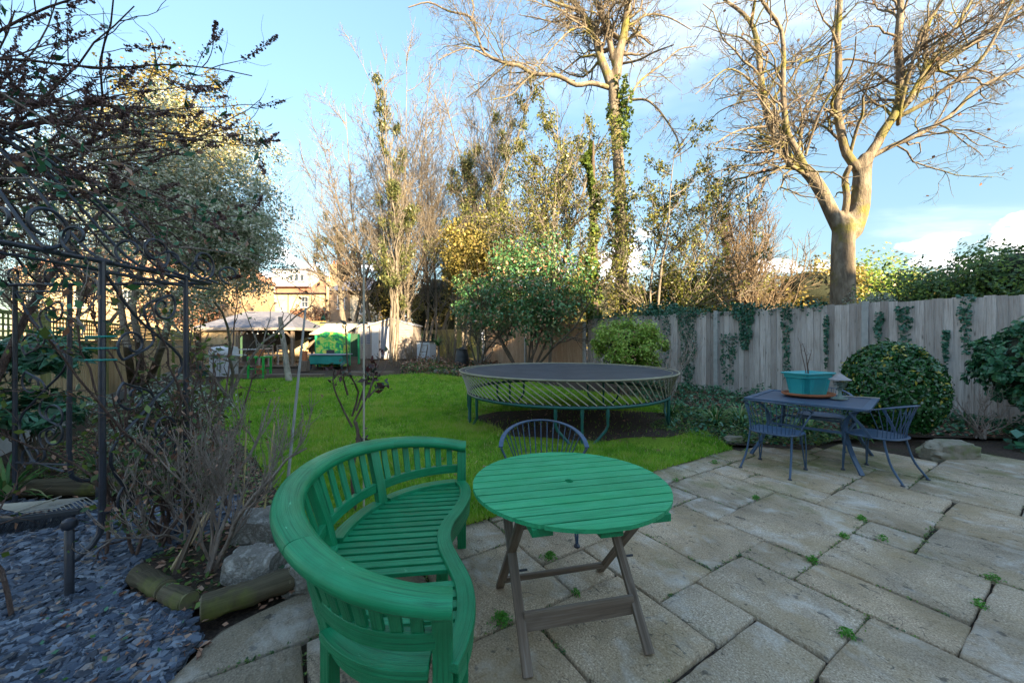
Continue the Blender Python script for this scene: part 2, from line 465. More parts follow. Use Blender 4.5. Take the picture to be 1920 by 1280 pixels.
M['lf_silver'] = leaf_mat('silver_leaves', [(.16, .22, .16), (.30, .37, .28), (.46, .50, .40), (.1, .15, .1)], .5, .2)
M['lf_weed'] = leaf_mat('bright_weeds', [(.05, .20, .02), (.09, .30, .035), (.14, .38, .05)], .45, .3)

def stone_mat():
    m, N, L = new_mat('riven_sandstone')
    at = N.new('ShaderNodeAttribute'); at.attribute_name = 'gr'; v = at.outputs['Vector']
    tc = N.new('ShaderNodeTexCoord').outputs['Object']
    oi = N.new('ShaderNodeObjectInfo')
    fine = noise_tex(N, L, v, 110, 6, .75)
    mid = noise_tex(N, L, v, 9, 6, .65, (1, 1.5, 1), .5)
    big = noise_tex(N, L, v, 2.0, 5, .6)
    c = ramp(N, L, fine, [(.34, (.10, .085, .065)), (.45, (.33, .285, .23)), (.55, (.47, .42, .355)), (.67, (.80, .76, .70))])
    tint = mixc(N, L, maprange(N, L, oi.outputs['Random'], 0, 1), (1.08, .92, .74), (.96, .90, .82))
    c = mixc(N, L, 1.0, c, tint, 'MULTIPLY')
    c = mixc(N, L, maprange(N, L, big, .44, .66, 0, .7), c, (.30, .215, .11))
    c = mixc(N, L, maprange(N, L, mid, .56, .76, 0, .45), c, (.12, .10, .085))
    sta = noise_tex(N, L, tc, .9, 6, .65, None, .6)
    c = mixc(N, L, maprange(N, L, sta, .47, .66, 0, .65), c, (.15, .12, .085))
    # moss where the far right of the patio stays damp
    sep = N.new('ShaderNodeSeparateXYZ'); L.new(tc, sep.inputs[0])
    mo = noise_tex(N, L, tc, 1.3, 6, .7)
    damp = maprange(N, L, sep.outputs[1], 2.8, 4.6, 0, .17)
    ad = N.new('ShaderNodeMath'); ad.operation = 'ADD'; L.new(mo, ad.inputs[0]); L.new(damp, ad.inputs[1])
    c = mixc(N, L, maprange(N, L, ad.outputs[0], .60, .80, 0, .8), c, (.115, .13, .03))
    # dark lichen spots and damp stains to the left of the bench
    sp = noise_tex(N, L, v, 17, 3, .5)
    lf = maprange(N, L, sep.outputs[0], -.2, -1.0, 0, 1)
    c = mixc(N, L, maprange(N, L, lf, 0, 1, 0, .55), c, (.135, .12, .095))
    c = mixc(N, L, maprange(N, L, sp, .66, .72, 0, .7), c, (.05, .045, .04))
    # riven steps: contour lines of a stretched noise
    st = noise_tex(N, L, v, 2.4, 3, .5, (1, 1.45, 1), .9)
    ml = N.new('ShaderNodeMath'); ml.operation = 'MULTIPLY'; ml.inputs[1].default_value = 7; L.new(st, ml.inputs[0])
    fl = N.new('ShaderNodeMath'); fl.operation = 'FRACT'; L.new(ml.outputs[0], fl.inputs[0])
    rim = ramp(N, L, fl.outputs[0], [(0, (1, 1, 1)), (.035, (1, 1, 1)), (.085, (0, 0, 0)), (1, (0, 0, 0))])
    msk = noise_tex(N, L, v, 5.5, 4, .6, (1, 1.6, 1), .6, (3, 1, 2))
    mk = N.new('ShaderNodeMath'); mk.operation = 'MULTIPLY'; L.new(rim, mk.inputs[0]); L.new(maprange(N, L, msk, .50, .60, 0, .85), mk.inputs[1])
    c = mixc(N, L, mk.outputs[0], c, (.07, .06, .05))
    pale = noise_tex(N, L, v, 3.3, 5, .65, (1, 1.15, 1), .3, (9, 4, 2))
    c = mixc(N, L, maprange(N, L, pale, .52, .70, 0, .45), c, (.62, .59, .55))
    finish(N, L, c, .8, [(fl.outputs[0], .55, .012), (mid, .8, .014), (fine, .7, .004)], 0, .3)
    return m
M['stone'] = stone_mat()
def soil_mat(name='soil_with_litter'):
    m, N, L = new_mat(name)
    tc = N.new('ShaderNodeTexCoord').outputs['Object']
    a = noise_tex(N, L, tc, 3, 6, .65); b = noise_tex(N, L, tc, 42, 6, .7)
    c = ramp(N, L, b, [(.3, (.03, .022, .018)), (.5, (.065, .047, .038)), (.68, (.13, .095, .07)), (.8, (.22, .16, .12))])
    c = mixc(N, L, maprange(N, L, a, .5, .7, 0, .5), c, (.05, .07, .02))
    finish(N, L, c, .95, [(b, .9, .03)], 0, .2)
    return m
M['soil'] = soil_mat()
def turf_mat():
    m, N, L = new_mat('turf')
    tc = N.new('ShaderNodeTexCoord').outputs['Object']
    a = noise_tex(N, L, tc, .9, 5, .6); b = noise_tex(N, L, tc, 30, 6, .75); d = noise_tex(N, L, tc, 3.5, 5, .6)
    c = ramp(N, L, b, [(.3, (.07, .12, .012)), (.52, (.17, .28, .02)), (.72, (.30, .40, .05))])
    c = mixc(N, L, maprange(N, L, a, .42, .7, 0, .6), c, (.22, .30, .02))
    c = mixc(N, L, maprange(N, L, d, .60, .74, 0, .6), c, (.07, .06, .035))
    finish(N, L, c, .9, [(b, .8, .03)], 0, .2)
    return m
M['turf'] = turf_mat()
def slate_mat():
    m, N, L = new_mat('blue_slate')
    tc = N.new('ShaderNodeTexCoord').outputs['Object']
    at = N.new('ShaderNodeAttribute'); at.attribute_name = 'rnd'
    oi = N.new('ShaderNodeObjectInfo')
    ad = N.new('ShaderNodeMath'); ad.operation = 'ADD'; L.new(at.outputs['Fac'], ad.inputs[0]); L.new(oi.outputs['Random'], ad.inputs[1])
    fr = N.new('ShaderNodeMath'); fr.operation = 'FRACT'; L.new(ad.outputs[0], fr.inputs[0])
    c = ramp(N, L, fr.outputs[0], [(0, (.014, .020, .032)), (.35, (.042, .060, .095)), (.65, (.08, .108, .155)), (.88, (.20, .235, .29)), (.97, (.17, .13, .105))])
    n = noise_tex(N, L, tc, 60, 5, .7)
    c = mixc(N, L, maprange(N, L, n, .5, .8, 0, .35), c, (.25, .27, .32))
    finish(N, L, c, .5, [(n, .4, .002)], 0, .5)
    return m
M['slate'] = slate_mat()
def brick_mat(name, c1, c2, mortar, scale=1.0):
    m, N, L = new_mat(name)
    tc = N.new('ShaderNodeTexCoord').outputs['Object']
    sep = N.new('ShaderNodeSeparateXYZ'); L.new(tc, sep.inputs[0])
    ad = N.new('ShaderNodeMath'); ad.operation = 'ADD'; L.new(sep.outputs[0], ad.inputs[0]); L.new(sep.outputs[1], ad.inputs[1])
    cb = N.new('ShaderNodeCombineXYZ'); L.new(ad.outputs[0], cb.inputs[0]); L.new(sep.outputs[2], cb.inputs[1])
    br = N.new('ShaderNodeTexBrick'); L.new(cb.outputs[0], br.inputs['Vector'])
    br.inputs['Color1'].default_value = (*c1, 1); br.inputs['Color2'].default_value = (*c2, 1); br.inputs['Mortar'].default_value = (*mortar, 1)
    br.inputs['Scale'].default_value = scale; br.inputs['Brick Width'].default_value = .225; br.inputs['Row Height'].default_value = .075; br.inputs['Mortar Size'].default_value = .008
    n = noise_tex(N, L, tc, 1.5, 5, .6)
    c = mixc(N, L, maprange(N, L, n, .4, .7, 0, .4), br.outputs[0], tuple(x * .6 for x in c1))
    finish(N, L, c, .9, [(br.outputs[1], -.4, .01)], 0, .2)
    return m
M['brickY'] = brick_mat('yellow_stock_brick', (.48, .35, .20), (.56, .42, .26), (.5, .45, .38))
M['brickR'] = brick_mat('orange_brick', (.40, .25, .12), (.48, .31, .16), (.45, .4, .34))
M['brickB'] = brick_mat('brown_brick', (.20, .14, .10), (.28, .2, .14), (.3, .27, .23))
M['tile'] = simple('clay_roof_tiles', (.40, .19, .11), (.27, .14, .09), 2.5, .85, .5, .05, stretch=(1, 1, 4))
M['slateroof'] = simple('grey_roof_slates', (.09, .10, .14), (.19, .19, .23), 2, .7, .3, .03, stretch=(1, 1, 3))
M['render'] = simple('cream_render', (.62, .56, .46), (.55, .48, .38), 1.5, .9, .1, .01)
m, N, L = new_mat('window_glass'); finish(N, L, (.05, .07, .10), .08, (), 0, .8); M['glass'] = m

# ------------------------------------------------------------ leaf clouds and branch growth
def nrm(a): return a / np.maximum(np.linalg.norm(a, axis=-1, keepdims=True), 1e-9)
def leaves(name, P, size, mat, parent=None, up=.5, asp=.5, out=None, rnd=None, hang=0.0, kind=None, bend=.25):
    """one bent four-cornered leaf at each point"""
    P = np.asarray(P, float); n = len(P)
    if n == 0: return None
    s = (np.asarray(size) if np.ndim(size) else size * rng.uniform(.6, 1.35, n))[:, None]
    nor = rng.normal(size=(n, 3)); nor[:, 2] += up * 2
    if out is not None: nor += out * 1.3
    nor = nrm(nor)
    d = rng.normal(size=(n, 3)); d[:, 2] -= hang * 2.5
    d = nrm(d - nor * np.sum(d * nor, 1, keepdims=True)); sd = np.cross(nor, d)
    V = np.empty((n, 4, 3))
    V[:, 0] = P - d * s * .5
    V[:, 1] = P + sd * s * asp * .5 + nor * s * bend * .3 - d * s * .05
    V[:, 2] = P + d * s * .5
    V[:, 3] = P - sd * s * asp * .5 + nor * s * bend * .3 - d * s * .05
    F = np.arange(n * 4).reshape(n, 4)
    if rnd is None: rnd = rng.random(n)
    me = raw_mesh(name, V.reshape(-1, 3), F, 4, rnd)
    o = link_mesh(name, me, mat, parent)
    if kind: o['kind'] = kind
    return o
def tubes_np(P, Rr, k=3):
    """P (M,N,3), Rr (M,N) -> verts, quads"""
    Mn, Nn, _ = P.shape
    T = np.empty_like(P); T[:, 1:-1] = P[:, 2:] - P[:, :-2]; T[:, 0] = P[:, 1] - P[:, 0]; T[:, -1] = P[:, -1] - P[:, -2]
    T = nrm(T)
    ref = np.tile(np.array([.31, .87, .12]), (Mn, 1)); main = nrm(P[:, -1] - P[:, 0])
    par = np.abs(np.sum(main * nrm(ref), 1)) > .85; ref[par] = [.9, -.2, .3]
    U = nrm(np.cross(T, ref[:, None, :])); Wv = np.cross(T, U)
    a = np.arange(k) * 2 * np.pi / k
    V = P[:, :, None, :] + Rr[:, :, None, None] * (np.cos(a)[None, None, :, None] * U[:, :, None, :] + np.sin(a)[None, None, :, None] * Wv[:, :, None, :])
    idx = np.arange(Mn * Nn * k).reshape(Mn, Nn, k)
    A = idx[:, :-1, :]; B = idx[:, 1:, :]
    F = np.stack([A, np.roll(A, -1, 2), np.roll(B, -1, 2), B], -1).reshape(-1, 4)
    return V.reshape(-1, 3), F
class Twigs:
    def __init__(s): s.V = []; s.F = []; s.n = 0
    def add(s, P, Rr, k=3):
        V, F = tubes_np(P, Rr, k); s.V.append(V); s.F.append(F + s.n); s.n += len(V); return s
    def build(s, name, mat, parent=None, kind=None):
        me = raw_mesh(name, np.concatenate(s.V), np.concatenate(s.F), 4)
        o = link_mesh(name, me, mat, parent, smooth=True)
        if kind: o['kind'] = kind
        return o
def grow(P0, D0, Ln, R0, nseg=4, wander=.25, trop=0.0, tip=.3, tropv=(0, 0, 1)):
    m = len(P0); P = np.empty((m, nseg + 1, 3)); P[:, 0] = P0
    D = nrm(np.asarray(D0, float)); Ln = np.broadcast_to(Ln, (m,)); tv = np.asarray(tropv, float)
    for i in range(nseg):
        D = nrm(D + wander * rng.normal(size=(m, 3)) + trop * tv)
        P[:, i + 1] = P[:, i] + D * (Ln / nseg)[:, None]
    t = np.linspace(0, 1, nseg + 1)
    Rr = np.asarray(R0)[:, None] * (1 - t * (1 - tip))[None, :]
    return P, Rr
def sprout(P, Rr, per, tmin, tmax, ang, lf, rf=.55, rmin=.004, nseg=4, wander=.25, trop=0.0, tip=.3, bias=None, len_taper=.5, weight=True):
    """children from parent polylines. per = mean count per parent (or total if negative)"""
    Mn, Nn, _ = P.shape
    Lp = np.sum(np.linalg.norm(P[:, 1:] - P[:, :-1], axis=2), 1)
    if per < 0:
        pr = Lp / Lp.sum() if weight else np.ones(Mn) / Mn
        idx = rng.choice(Mn, int(-per), p=pr)
    else:
        cnt = rng.poisson(per, Mn); idx = np.repeat(np.arange(Mn), cnt)
    m = len(idx); t = rng.uniform(tmin, tmax, m) * (Nn - 1)
    i0 = np.minimum(t.astype(int), Nn - 2); fr = (t - i0)[:, None]
    A = P[idx, i0]; B = P[idx, i0 + 1]
    P0 = A + (B - A) * fr; T = nrm(B - A)
    r = Rr[idx, i0] * (1 - fr[:, 0]) + Rr[idx, i0 + 1] * fr[:, 0]
    q = rng.normal(size=(m, 3))
    if bias is not None: q += np.asarray(bias)
    q = nrm(q - T * np.sum(q * T, 1, keepdims=True))
    an = ang * rng.uniform(.7, 1.3, m)[:, None]
    D = np.cos(an) * T + np.sin(an) * q
    tt = t / (Nn - 1)
    Ln = Lp[idx] * lf * rng.uniform(.55, 1.3, m) * (1 - len_taper * tt)
    return grow(P0, D, Ln, np.maximum(r * rf, rmin), nseg, wander, trop, tip)
def sample_on(P, n, tmin=.3, tmax=1.0, jit=.05):
    Mn, Nn, _ = P.shape
    idx = rng.integers(0, Mn, n); t = rng.uniform(tmin, tmax, n) * (Nn - 1)
    i0 = np.minimum(t.astype(int), Nn - 2); fr = (t - i0)[:, None]
    return P[idx, i0] * (1 - fr) + P[idx, i0 + 1] * fr + rng.normal(size=(n, 3)) * jit
def clumps(c, rad, nclump, nleaf, shell=.55, spread=.16, flat=1.0):
    """leaf points in clumps filling an ellipsoid's outer part -> points, outward directions"""
    c = np.asarray(c, float); rad = np.asarray(rad, float)
    d = nrm(rng.normal(size=(nclump, 3))); r = rng.uniform(shell, 1.0, (nclump, 1)) * rng.uniform(.85, 1.1, (nclump, 1))
    C = c + d * r * rad
    idx = rng.integers(0, nclump, nleaf)
    sp = spread * np.mean(rad) * rng.uniform(.6, 1.4, (nclump, 1))[idx]
    P = C[idx] + nrm(rng.normal(size=(nleaf, 3))) * (rng.random((nleaf, 1)) ** .45) * sp * 1.55 * np.array([1, 1, flat])
    return P, nrm(P - c)

# ------------------------------------------------------------ ground, lawn, beds
def sheet(name, poly, mat, z=0.0, kind='structure', step=.5, wob=0.0):
    """a flat sheet that follows the terrain: a grid clipped by a polygon"""
    import mathutils.geometry as mg
    xs = [p[0] for p in poly]; ys = [p[1] for p in poly]
    # resample the outline
    pts = []
    for i in range(len(poly)):
        a, b = Vector(poly[i]), Vector(poly[(i + 1) % len(poly)])
        n = max(1, int((b - a).length / step))
        for k in range(n): pts.append(a.lerp(b, k / n))
    if wob:
        c = sum(pts, Vector((0, 0))) / len(pts)
        pts = [p + (p - c).normalized() * (mnoise.noise(Vector((p.x * 1.7, p.y * 1.7, 3.3))) * wob) for p in pts]
    nb = len(pts); edges = [(i, (i + 1) % nb) for i in range(nb)]
    inner = []
    y = min(ys) + step
    while y < max(ys):
        x = min(xs) + step
        while x < max(xs):
            inner.append(Vector((x, y))); x += step
        y += step
    vs, es, fs, *_ = mg.delaunay_2d_cdt(pts + inner, edges, [list(range(nb))], 1, 1e-4)
    me = bpy.data.meshes.new(name)
    me.from_pydata([(v.x, v.y, gz(v.x, v.y) + z) for v in vs], [], [tuple(f) for f in fs])
    bm_flip = [p for p in me.polygons if p.normal.z < 0]
    if bm_flip: me.flip_normals()
    o = link_mesh(name, me, mat); 
    if kind: o['kind'] = kind
    return o
me = bpy.data.meshes.new('ground')
gy = [-60, -20, -5, 0, 3, 7] + [7 + i for i in range(1, 17)] + [30, 50, 100, 400, 1500]
gx = [-1500, -400, -100, -30, 0, 30, 100, 400, 1500]
me.from_pydata([(x, y, gz(x, y) - .045) for y in gy for x in gx], [],
               [(j * len(gx) + i, j * len(gx) + i + 1, (j + 1) * len(gx) + i + 1, (j + 1) * len(gx) + i) for j in range(len(gy) - 1) for i in range(len(gx) - 1)])
link_mesh('ground', me, M['soil'])['kind'] = 'structure'

LAWN = [AB(2.70, 5.05), AB(2.72, 3.2), AB(2.70, 1.3), AB(2.72, .9), (-1.05, 2.62), (-1.45, 2.75), (-1.95, 3.3), (-2.9, 4.3), (-4.6, 6.0), (-6.3, 8.2), (-8.7, 11.0),
        (-9.6, 12.5), (-6.6, 13.0), (-2.9, 14.2), (-1.6, 13.0), (.3, 12.2), (1.6, 10.6), (3.1, 8.9), (3.3, 7.6), (3.0, 6.2)]
LAWN = [Vector((p[0], p[1])) for p in LAWN]
sheet('lawn', LAWN, M['turf'], .012, step=.45, wob=.12)
def inpoly(x, y, poly):
    ins = np.zeros(len(x), bool); n = len(poly)
    for i in range(n):
        x1, y1 = poly[i]; x2, y2 = poly[(i + 1) % n]
        c = ((y1 > y) != (y2 > y)) & (x < (x2 - x1) * (y - y1) / (y2 - y1 + 1e-12) + x1)
        ins ^= c
    return ins
# bare soil where the trampoline shades the grass
TC = Vector((.98, 6.9)); TR = 1.93
soil_poly = [Vector((1.30 + 2.0 * math.cos(a) * (1 + .12 * math.sin(3 * a + 1)), 6.55 + 1.30 * math.sin(a) * (1 + .1 * math.cos(2 * a)))) for a in [i * math.pi / 16 for i in range(32)]]
soil_poly = [p if p.y > 5.35 else Vector((p.x, 5.35 + .3 * mnoise.noise(Vector((p.x * 3, 0, 0))))) for p in soil_poly]
sheet('bare_soil', soil_poly, M['soil'], .018, step=.4, wob=.25)
def patch_noise(x, y, s, off=0.0):
    return np.array([mnoise.noise(Vector((a * s + off, b * s, off))) for a, b in zip(x, y)])
def grass():
    n = 330000
    # more blades near the camera
    u = rng.random(n * 2); Y = 2.3 * (14.5 / 2.3) ** u
    X = rng.uniform(-1, 1, n * 2) * (Y * .82 + 1.0) - .3 * Y * .75
    GL = [Vector((p.x, p.y)) - (Vector((GA.x, GA.y)) * .05 if k < 4 else Vector((0, 0))) for k, p in enumerate(LAWN)]; ok = inpoly(X, Y, GL); X, Y = X[ok][:n], Y[ok][:n]
    # sparse over the bare soil
    pn = patch_noise(X[::1], Y[::1], .9, 5.0)
    d = np.hypot((X - 1.30) / 2.05, (Y - 6.5) / 1.35)
    keep = (rng.random(len(X)) < np.clip((d - .92) * 6 + pn * 1.2, .015, 1)) & (rng.random(len(X)) < np.clip(.88 + pn * 1.5, .15, 1))
    X, Y = X[keep], Y[keep]; pn = pn[keep]; n = len(X)
    h = rng.uniform(.020, .052, n) * (1 + .6 * pn) * (1 + .05 * Y); w = rng.uniform(.0016, .0032, n) * (1 + .22 * Y)
    h *= np.where(rng.random(n) < .01, 2.2, 1)
    a = rng.uniform(0, 2 * np.pi, n); ln = rng.uniform(0, 1.1, n) * h; b = rng.uniform(0, 2 * np.pi, n)
    z = gzv(X, Y) + .011
    V = np.empty((n, 3, 3))
    V[:, 0] = np.stack([X - np.cos(a) * w, Y - np.sin(a) * w, z], 1)
    V[:, 1] = np.stack([X + np.cos(a) * w, Y + np.sin(a) * w, z], 1)
    V[:, 2] = np.stack([X + np.cos(b) * ln, Y + np.sin(b) * ln, z + h], 1)
    pn3 = patch_noise(X, Y, 4.5, 9.0); tone = np.clip(rng.random(n) * .5 + .25 + pn * .6 + pn3 * .5, 0, 1) ; tone = np.where(rng.random(n) < .07, .98, tone * .85)
    me = raw_mesh('grass', V.reshape(-1, 3), np.arange(n * 3).reshape(n, 3), 3, tone)
    tag(link_mesh('grass', me, M['lf_grass']), 'short bright green lawn grass between patio and trampoline', 'grass', kind='stuff')
grass()

# ------------------------------------------------------------ patio
SLABS = [(1.01, 1.33, 1.78, 2.11), (1.35, 1.95, 1.79, 2.30), (1.36, 2.02, 2.32, 2.98), (1.72, 2.03, 3.00, 3.30), (2.05, 2.39, 2.64, 3.28), (1.74, 2.38, 3.32, 4.02),
    (2.07, 2.38, 4.05, 4.38), (1.42, 2.05, 4.06, 4.38), (1.07, 1.71, 3.01, 4.00), (1.05, 1.35, 2.65, 2.96), (.70, 1.33, 2.13, 2.63), (.40, 1.03, 2.66, 2.98),
    (.41, 1.05, 3.02, 3.65), (.75, 1.05, 3.69, 4.00), (.77, 1.41, 4.05, 4.69), (.80, 1.42, 4.73, 5.17), (1.10, 1.43, 5.21, 5.67), (.45, 1.08, 5.21, 5.86), (.46, 1.10, 5.90, 6.80),
    (1.13, 2.05, 5.71, 6.62), (1.45, 2.38, 4.41, 5.08), (1.45, 1.94, 5.11, 5.68), (1.97, 2.60, 5.11, 5.68), (2.08, 2.55, 5.71, 6.15), (2.42, 2.88, 3.28, 3.86), (2.42, 2.90, 3.89, 4.55), (2.42, 2.92, 4.58, 5.08),
    (.06, .76, 4.365, 5.175), (.02, .725, 3.68, 4.34), (-.60, .385, 2.66, 3.65), (-.05, .68, 1.98, 2.63), (.70, .98, 1.30, 2.09), (1.02, 1.62, 1.13, 1.76), (1.65, 1.94, 1.44, 1.76),
    (1.98, 2.60, 1.44, 2.28), (2.30, 2.69, .76, 1.41), (1.65, 2.27, .77, 1.41), (1.01, 1.62, .48, 1.10), (.36, .98, .48, 1.27), (1.01, 1.62, -.28, .45), (1.65, 2.05, .10, .74), (1.65, 2.05, -.55, .07),
    (2.08, 2.69, -.50, .18), (2.08, 2.69, .21, .73), (-.20, .42, 5.21, 6.0), (-.2, .43, 6.03, 6.9), (-.63, .03, 4.37, 5.17), (-.66, -.01, 3.69, 4.33), (-.75, -.08, 1.99, 2.62),
    (2.63, 2.69, 1.44, 2.60), (-.1, .66, 1.30, 1.95), (-.3, .33, .48, 1.27), (.36, .98, -.28, .45), (2.05 + .03, 2.38, 2.34, 2.61), (2.63, 2.88, 2.63, 3.25), (.46, 1.1, 6.83, 7.6), (-.2, .43, 6.93, 7.7)]
def clip(poly, nx, ny, d):
    out = []
    for i in range(len(poly)):
        p, q = poly[i], poly[(i + 1) % len(poly)]
        a, b = p[0] * nx + p[1] * ny - d, q[0] * nx + q[1] * ny - d
        if a >= 0: out.append(p)
        if (a >= 0) != (b >= 0):
            t = a / (a - b); out.append((p[0] + (q[0] - p[0]) * t, p[1] + (q[1] - p[1]) * t))
    return out
patio = sheet('patio', [AB(2.74, 5.1), AB(2.74, -.2), (-1.50, 1.9), (-1.42, .9), (-1.42, -2.3), (8, -2.3), (8, 2.0), AB(1.0, 6.75), AB(2.0, 6.6), AB(2.6, 5.9)], M['soil'], -.030, step=.5)
def make_slab(a0, a1, b0, b1, i):
    a0 -= .0075; a1 += .0075; b0 -= .0075; b1 += .0075
    na, nb_ = max(4, int((a1 - a0) / .055)), max(4, int((b1 - b0) / .055))
    V, Gr, F = [], [], []
    tilt = (random.uniform(-.004, .004), random.uniform(-.004, .004))
    for ia in range(na + 1):
        for ib in range(nb_ + 1):
            u, v = ia / na, ib / nb_
            # rings close to the border so the arris can fall
            u = {0: 0, 1: .008 / (a1 - a0), na - 1: 1 - .008 / (a1 - a0), na: 1}.get(ia, u)
            v = {0: 0, 1: .008 / (b1 - b0), nb_ - 1: 1 - .008 / (b1 - b0), nb_: 1}.get(ib, v)
            a, b = a0 + (a1 - a0) * u, b0 + (b1 - b0) * v
            w = mnoise.noise(Vector((a * 9, b * 9, i * 3.1)))
            edge = ia in (0, na) or ib in (0, nb_)
            if ia in (0, 1): a += .006 * w + .003 * mnoise.noise(Vector((a * 40, b * 40, 1)))
            if ia in (na - 1, na): a -= .006 * w
            if ib in (0, 1): b += .006 * w + .003 * mnoise.noise(Vector((a * 40, b * 40, 1)))
            if ib in (nb_ - 1, nb_): b -= .006 * w
            # round the corners
            cu = min(u, 1 - u) * (a1 - a0); cv = min(v, 1 - v) * (b1 - b0)
            if cu < .02 and cv < .02:
                a += (.5 - u) * .010; b += (.5 - v) * .010
            z = .036 + tilt[0] * (u - .5) + tilt[1] * (v - .5) + .0035 * mnoise.noise(Vector((a * 4, b * 4, i))) - (.006 if edge else 0)
            p = AB(a, b); V.append((p.x, p.y, z - .036)); Gr.append((a + i * 7.3, b + i * 3.7, z))
    idx = lambda x, y: x * (nb_ + 1) + y
    for ia in range(na):
        for ib in range(nb_):
            F.append((idx(ia, ib), idx(ia, ib + 1), idx(ia + 1, ib + 1), idx(ia + 1, ib)))
    # skirt
    ring = [idx(0, b) for b in range(nb_ + 1)] + [idx(a, nb_) for a in range(1, na + 1)] + [idx(na, b) for b in range(nb_ - 1, -1, -1)] + [idx(a, 0) for a in range(na - 1, 0, -1)]
    base = len(V)
    for k in ring:
        V.append((V[k][0], V[k][1], -.045)); Gr.append((Gr[k][0], Gr[k][1], 0))
    for k in range(len(ring)):
        k2 = (k + 1) % len(ring)
        F.append((ring[k], base + k, base + k2, ring[k2]))
    # clip against the edge of the slate bed and the far bed
    def keep(x, y): return (x > -1.47) and (-.76 * (x + 1.47) + .65 * (y - 1.86) < 0.0 + .02) or x > -1.06
    def outd(x, y):     # how far a point lies beyond the cut edge
        return max(-1.455 - x, (-.76 * (x + 1.455) + .65 * (y - 1.86)) if x < -1.0 else -1)
    if all(outd(v[0], v[1]) > 0 for v in V): return
    for q, v in enumerate(V):
        x, y, z = v
        if x < -.9:
            d2 = -.76 * (x + 1.455) + .65 * (y - 1.86)
            if d2 > 0: x += .76 * d2; y -= .65 * d2
        if x < -1.455: x = -1.455 + .01 * mnoise.noise(Vector((y * 9, i, 0)))
        V[q] = (x, y, z)
    def area(f):
        return sum(V[f[k]][0] * V[f[(k + 1) % 4]][1] - V[f[(k + 1) % 4]][0] * V[f[k]][1] for k in range(4)) / 2
    F = [f for k, f in enumerate(F) if abs(area(f)) > 1e-6 or (k >= na * nb_ and (Vector(V[f[0]]) - Vector(V[f[3]])).length > 1e-4)]
    if len(F) < 6: return
    me = bpy.data.meshes.new('stone_slab'); me.from_pydata(V, [], F)
    at = me.attributes.new('gr', 'FLOAT_VECTOR', 'POINT'); at.data.foreach_set('vector', np.asarray(Gr, np.float32).ravel())
    me.validate()
    if me.polygons and sum(p.normal.z for p in me.polygons) < 0: me.flip_normals()
    o = link_mesh('stone_slab', me, M['stone'], patio, smooth=True)
for i, s in enumerate(SLABS): make_slab(*s, i)

# ------------------------------------------------------------ slate bed
SLATE = [Vector(p) for p in [(-1.47, -.6), (-1.44, 1.2), (-1.50, 1.80), (-1.72, 1.98), (-2.22, 2.12), (-2.45, 2.45), (-2.20, 3.05), (-2.55, 3.45), (-3.3, 3.32), (-4.4, 3.35), (-5.2, 3.2), (-5.6, 1.5), (-5.6, -.6)]]
slate_bed = sheet('slate_bed', SLATE, M['soil'], -.016, step=.5)
def chip_mesh(k):
    r = random.Random(k); n = r.choice((5, 6, 7)); pts = []
    for j in range(n):
        a = 2 * math.pi * (j + r.uniform(-.25, .25)) / n
        pts.append((math.cos(a) * .5 * r.uniform(.8, 1.1), math.sin(a) * .28 * r.uniform(.75, 1.15)))
    V = [(x, y, -.06) for x, y in pts] + [(x * .93, y * .9, .06 + r.uniform(-.02, .02)) for x, y in pts]
    F = [tuple(range(n, 2 * n))] + [(i, (i + 1) % n, (i + 1) % n + n, i + n) for i in range(n)]
    return V, F
CHIPS = [chip_mesh(k) for k in range(9)]
chip_me = []
for V, F in CHIPS:
    me = bpy.data.meshes.new('slate_chip'); me.from_pydata(V, [], F); me.materials.append(M['slate']); chip_me.append(me)
def slate():
    n = 21000
    u = rng.random(n * 3); Y = .95 * (3.6 / .95) ** u
    X = rng.uniform(-5.4, -1.3, n * 3)
    ok = inpoly(X, Y, [(p[0], p[1]) for p in SLATE]) & (X / Y > -1.75)
    X, Y = X[ok][:n], Y[ok][:n]; n = len(X)
    # apparent size decides which chips are single parts
    siz = rng.uniform(.030, .092, n) * (1 + .05 * Y)
    z = rng.uniform(-.010, .020, n)
    app = siz / Y * (z > .008)
    order = np.argsort(-app)
    Vs, Fs, rn, base = [], [], [], 0
    pyv, pyf, pr = [], [], []
    for r_, i in enumerate(order):
        yaw = random.gauss(.5, .75); tx, ty = random.gauss(0, .22), random.gauss(0, .22)
        mt = Matrix.Translation((X[i], Y[i], z[i])) @ Matrix.Rotation(yaw, 4, 'Z') @ Matrix.Rotation(tx, 4, 'X') @ Matrix.Rotation(ty, 4, 'Y')
        s = siz[i]; k = random.randrange(9)
        if r_ < 300:
            o = bpy.data.objects.new('slate_chip', chip_me[k]); COL.objects.link(o); o.parent = slate_bed
            o.matrix_local = mt @ Matrix.Diagonal((s, s, s * .9, 1))
        else:
            V, F = CHIPS[k]; b = len(pyv)
            for v in V:
                q = mt @ Vector((v[0] * s, v[1] * s, v[2] * s)); pyv.append((q.x, q.y, q.z))
            for f in F: pyf.append(tuple(a + b for a in f)); pr.append(random.random())
            # one tone per chip
            t = pr[-1]
            for q in range(len(F)): pr[-1 - q] = t
    me = bpy.data.meshes.new('slate_chippings'); me.from_pydata(pyv, [], pyf)
    a = me.attributes.new('rnd', 'FLOAT', 'FACE'); a.data.foreach_set('value', np.asarray(pr, np.float32))
    o = link_mesh('slate_chippings', me, M['slate'], slate_bed); o['kind'] = 'stuff'
slate()
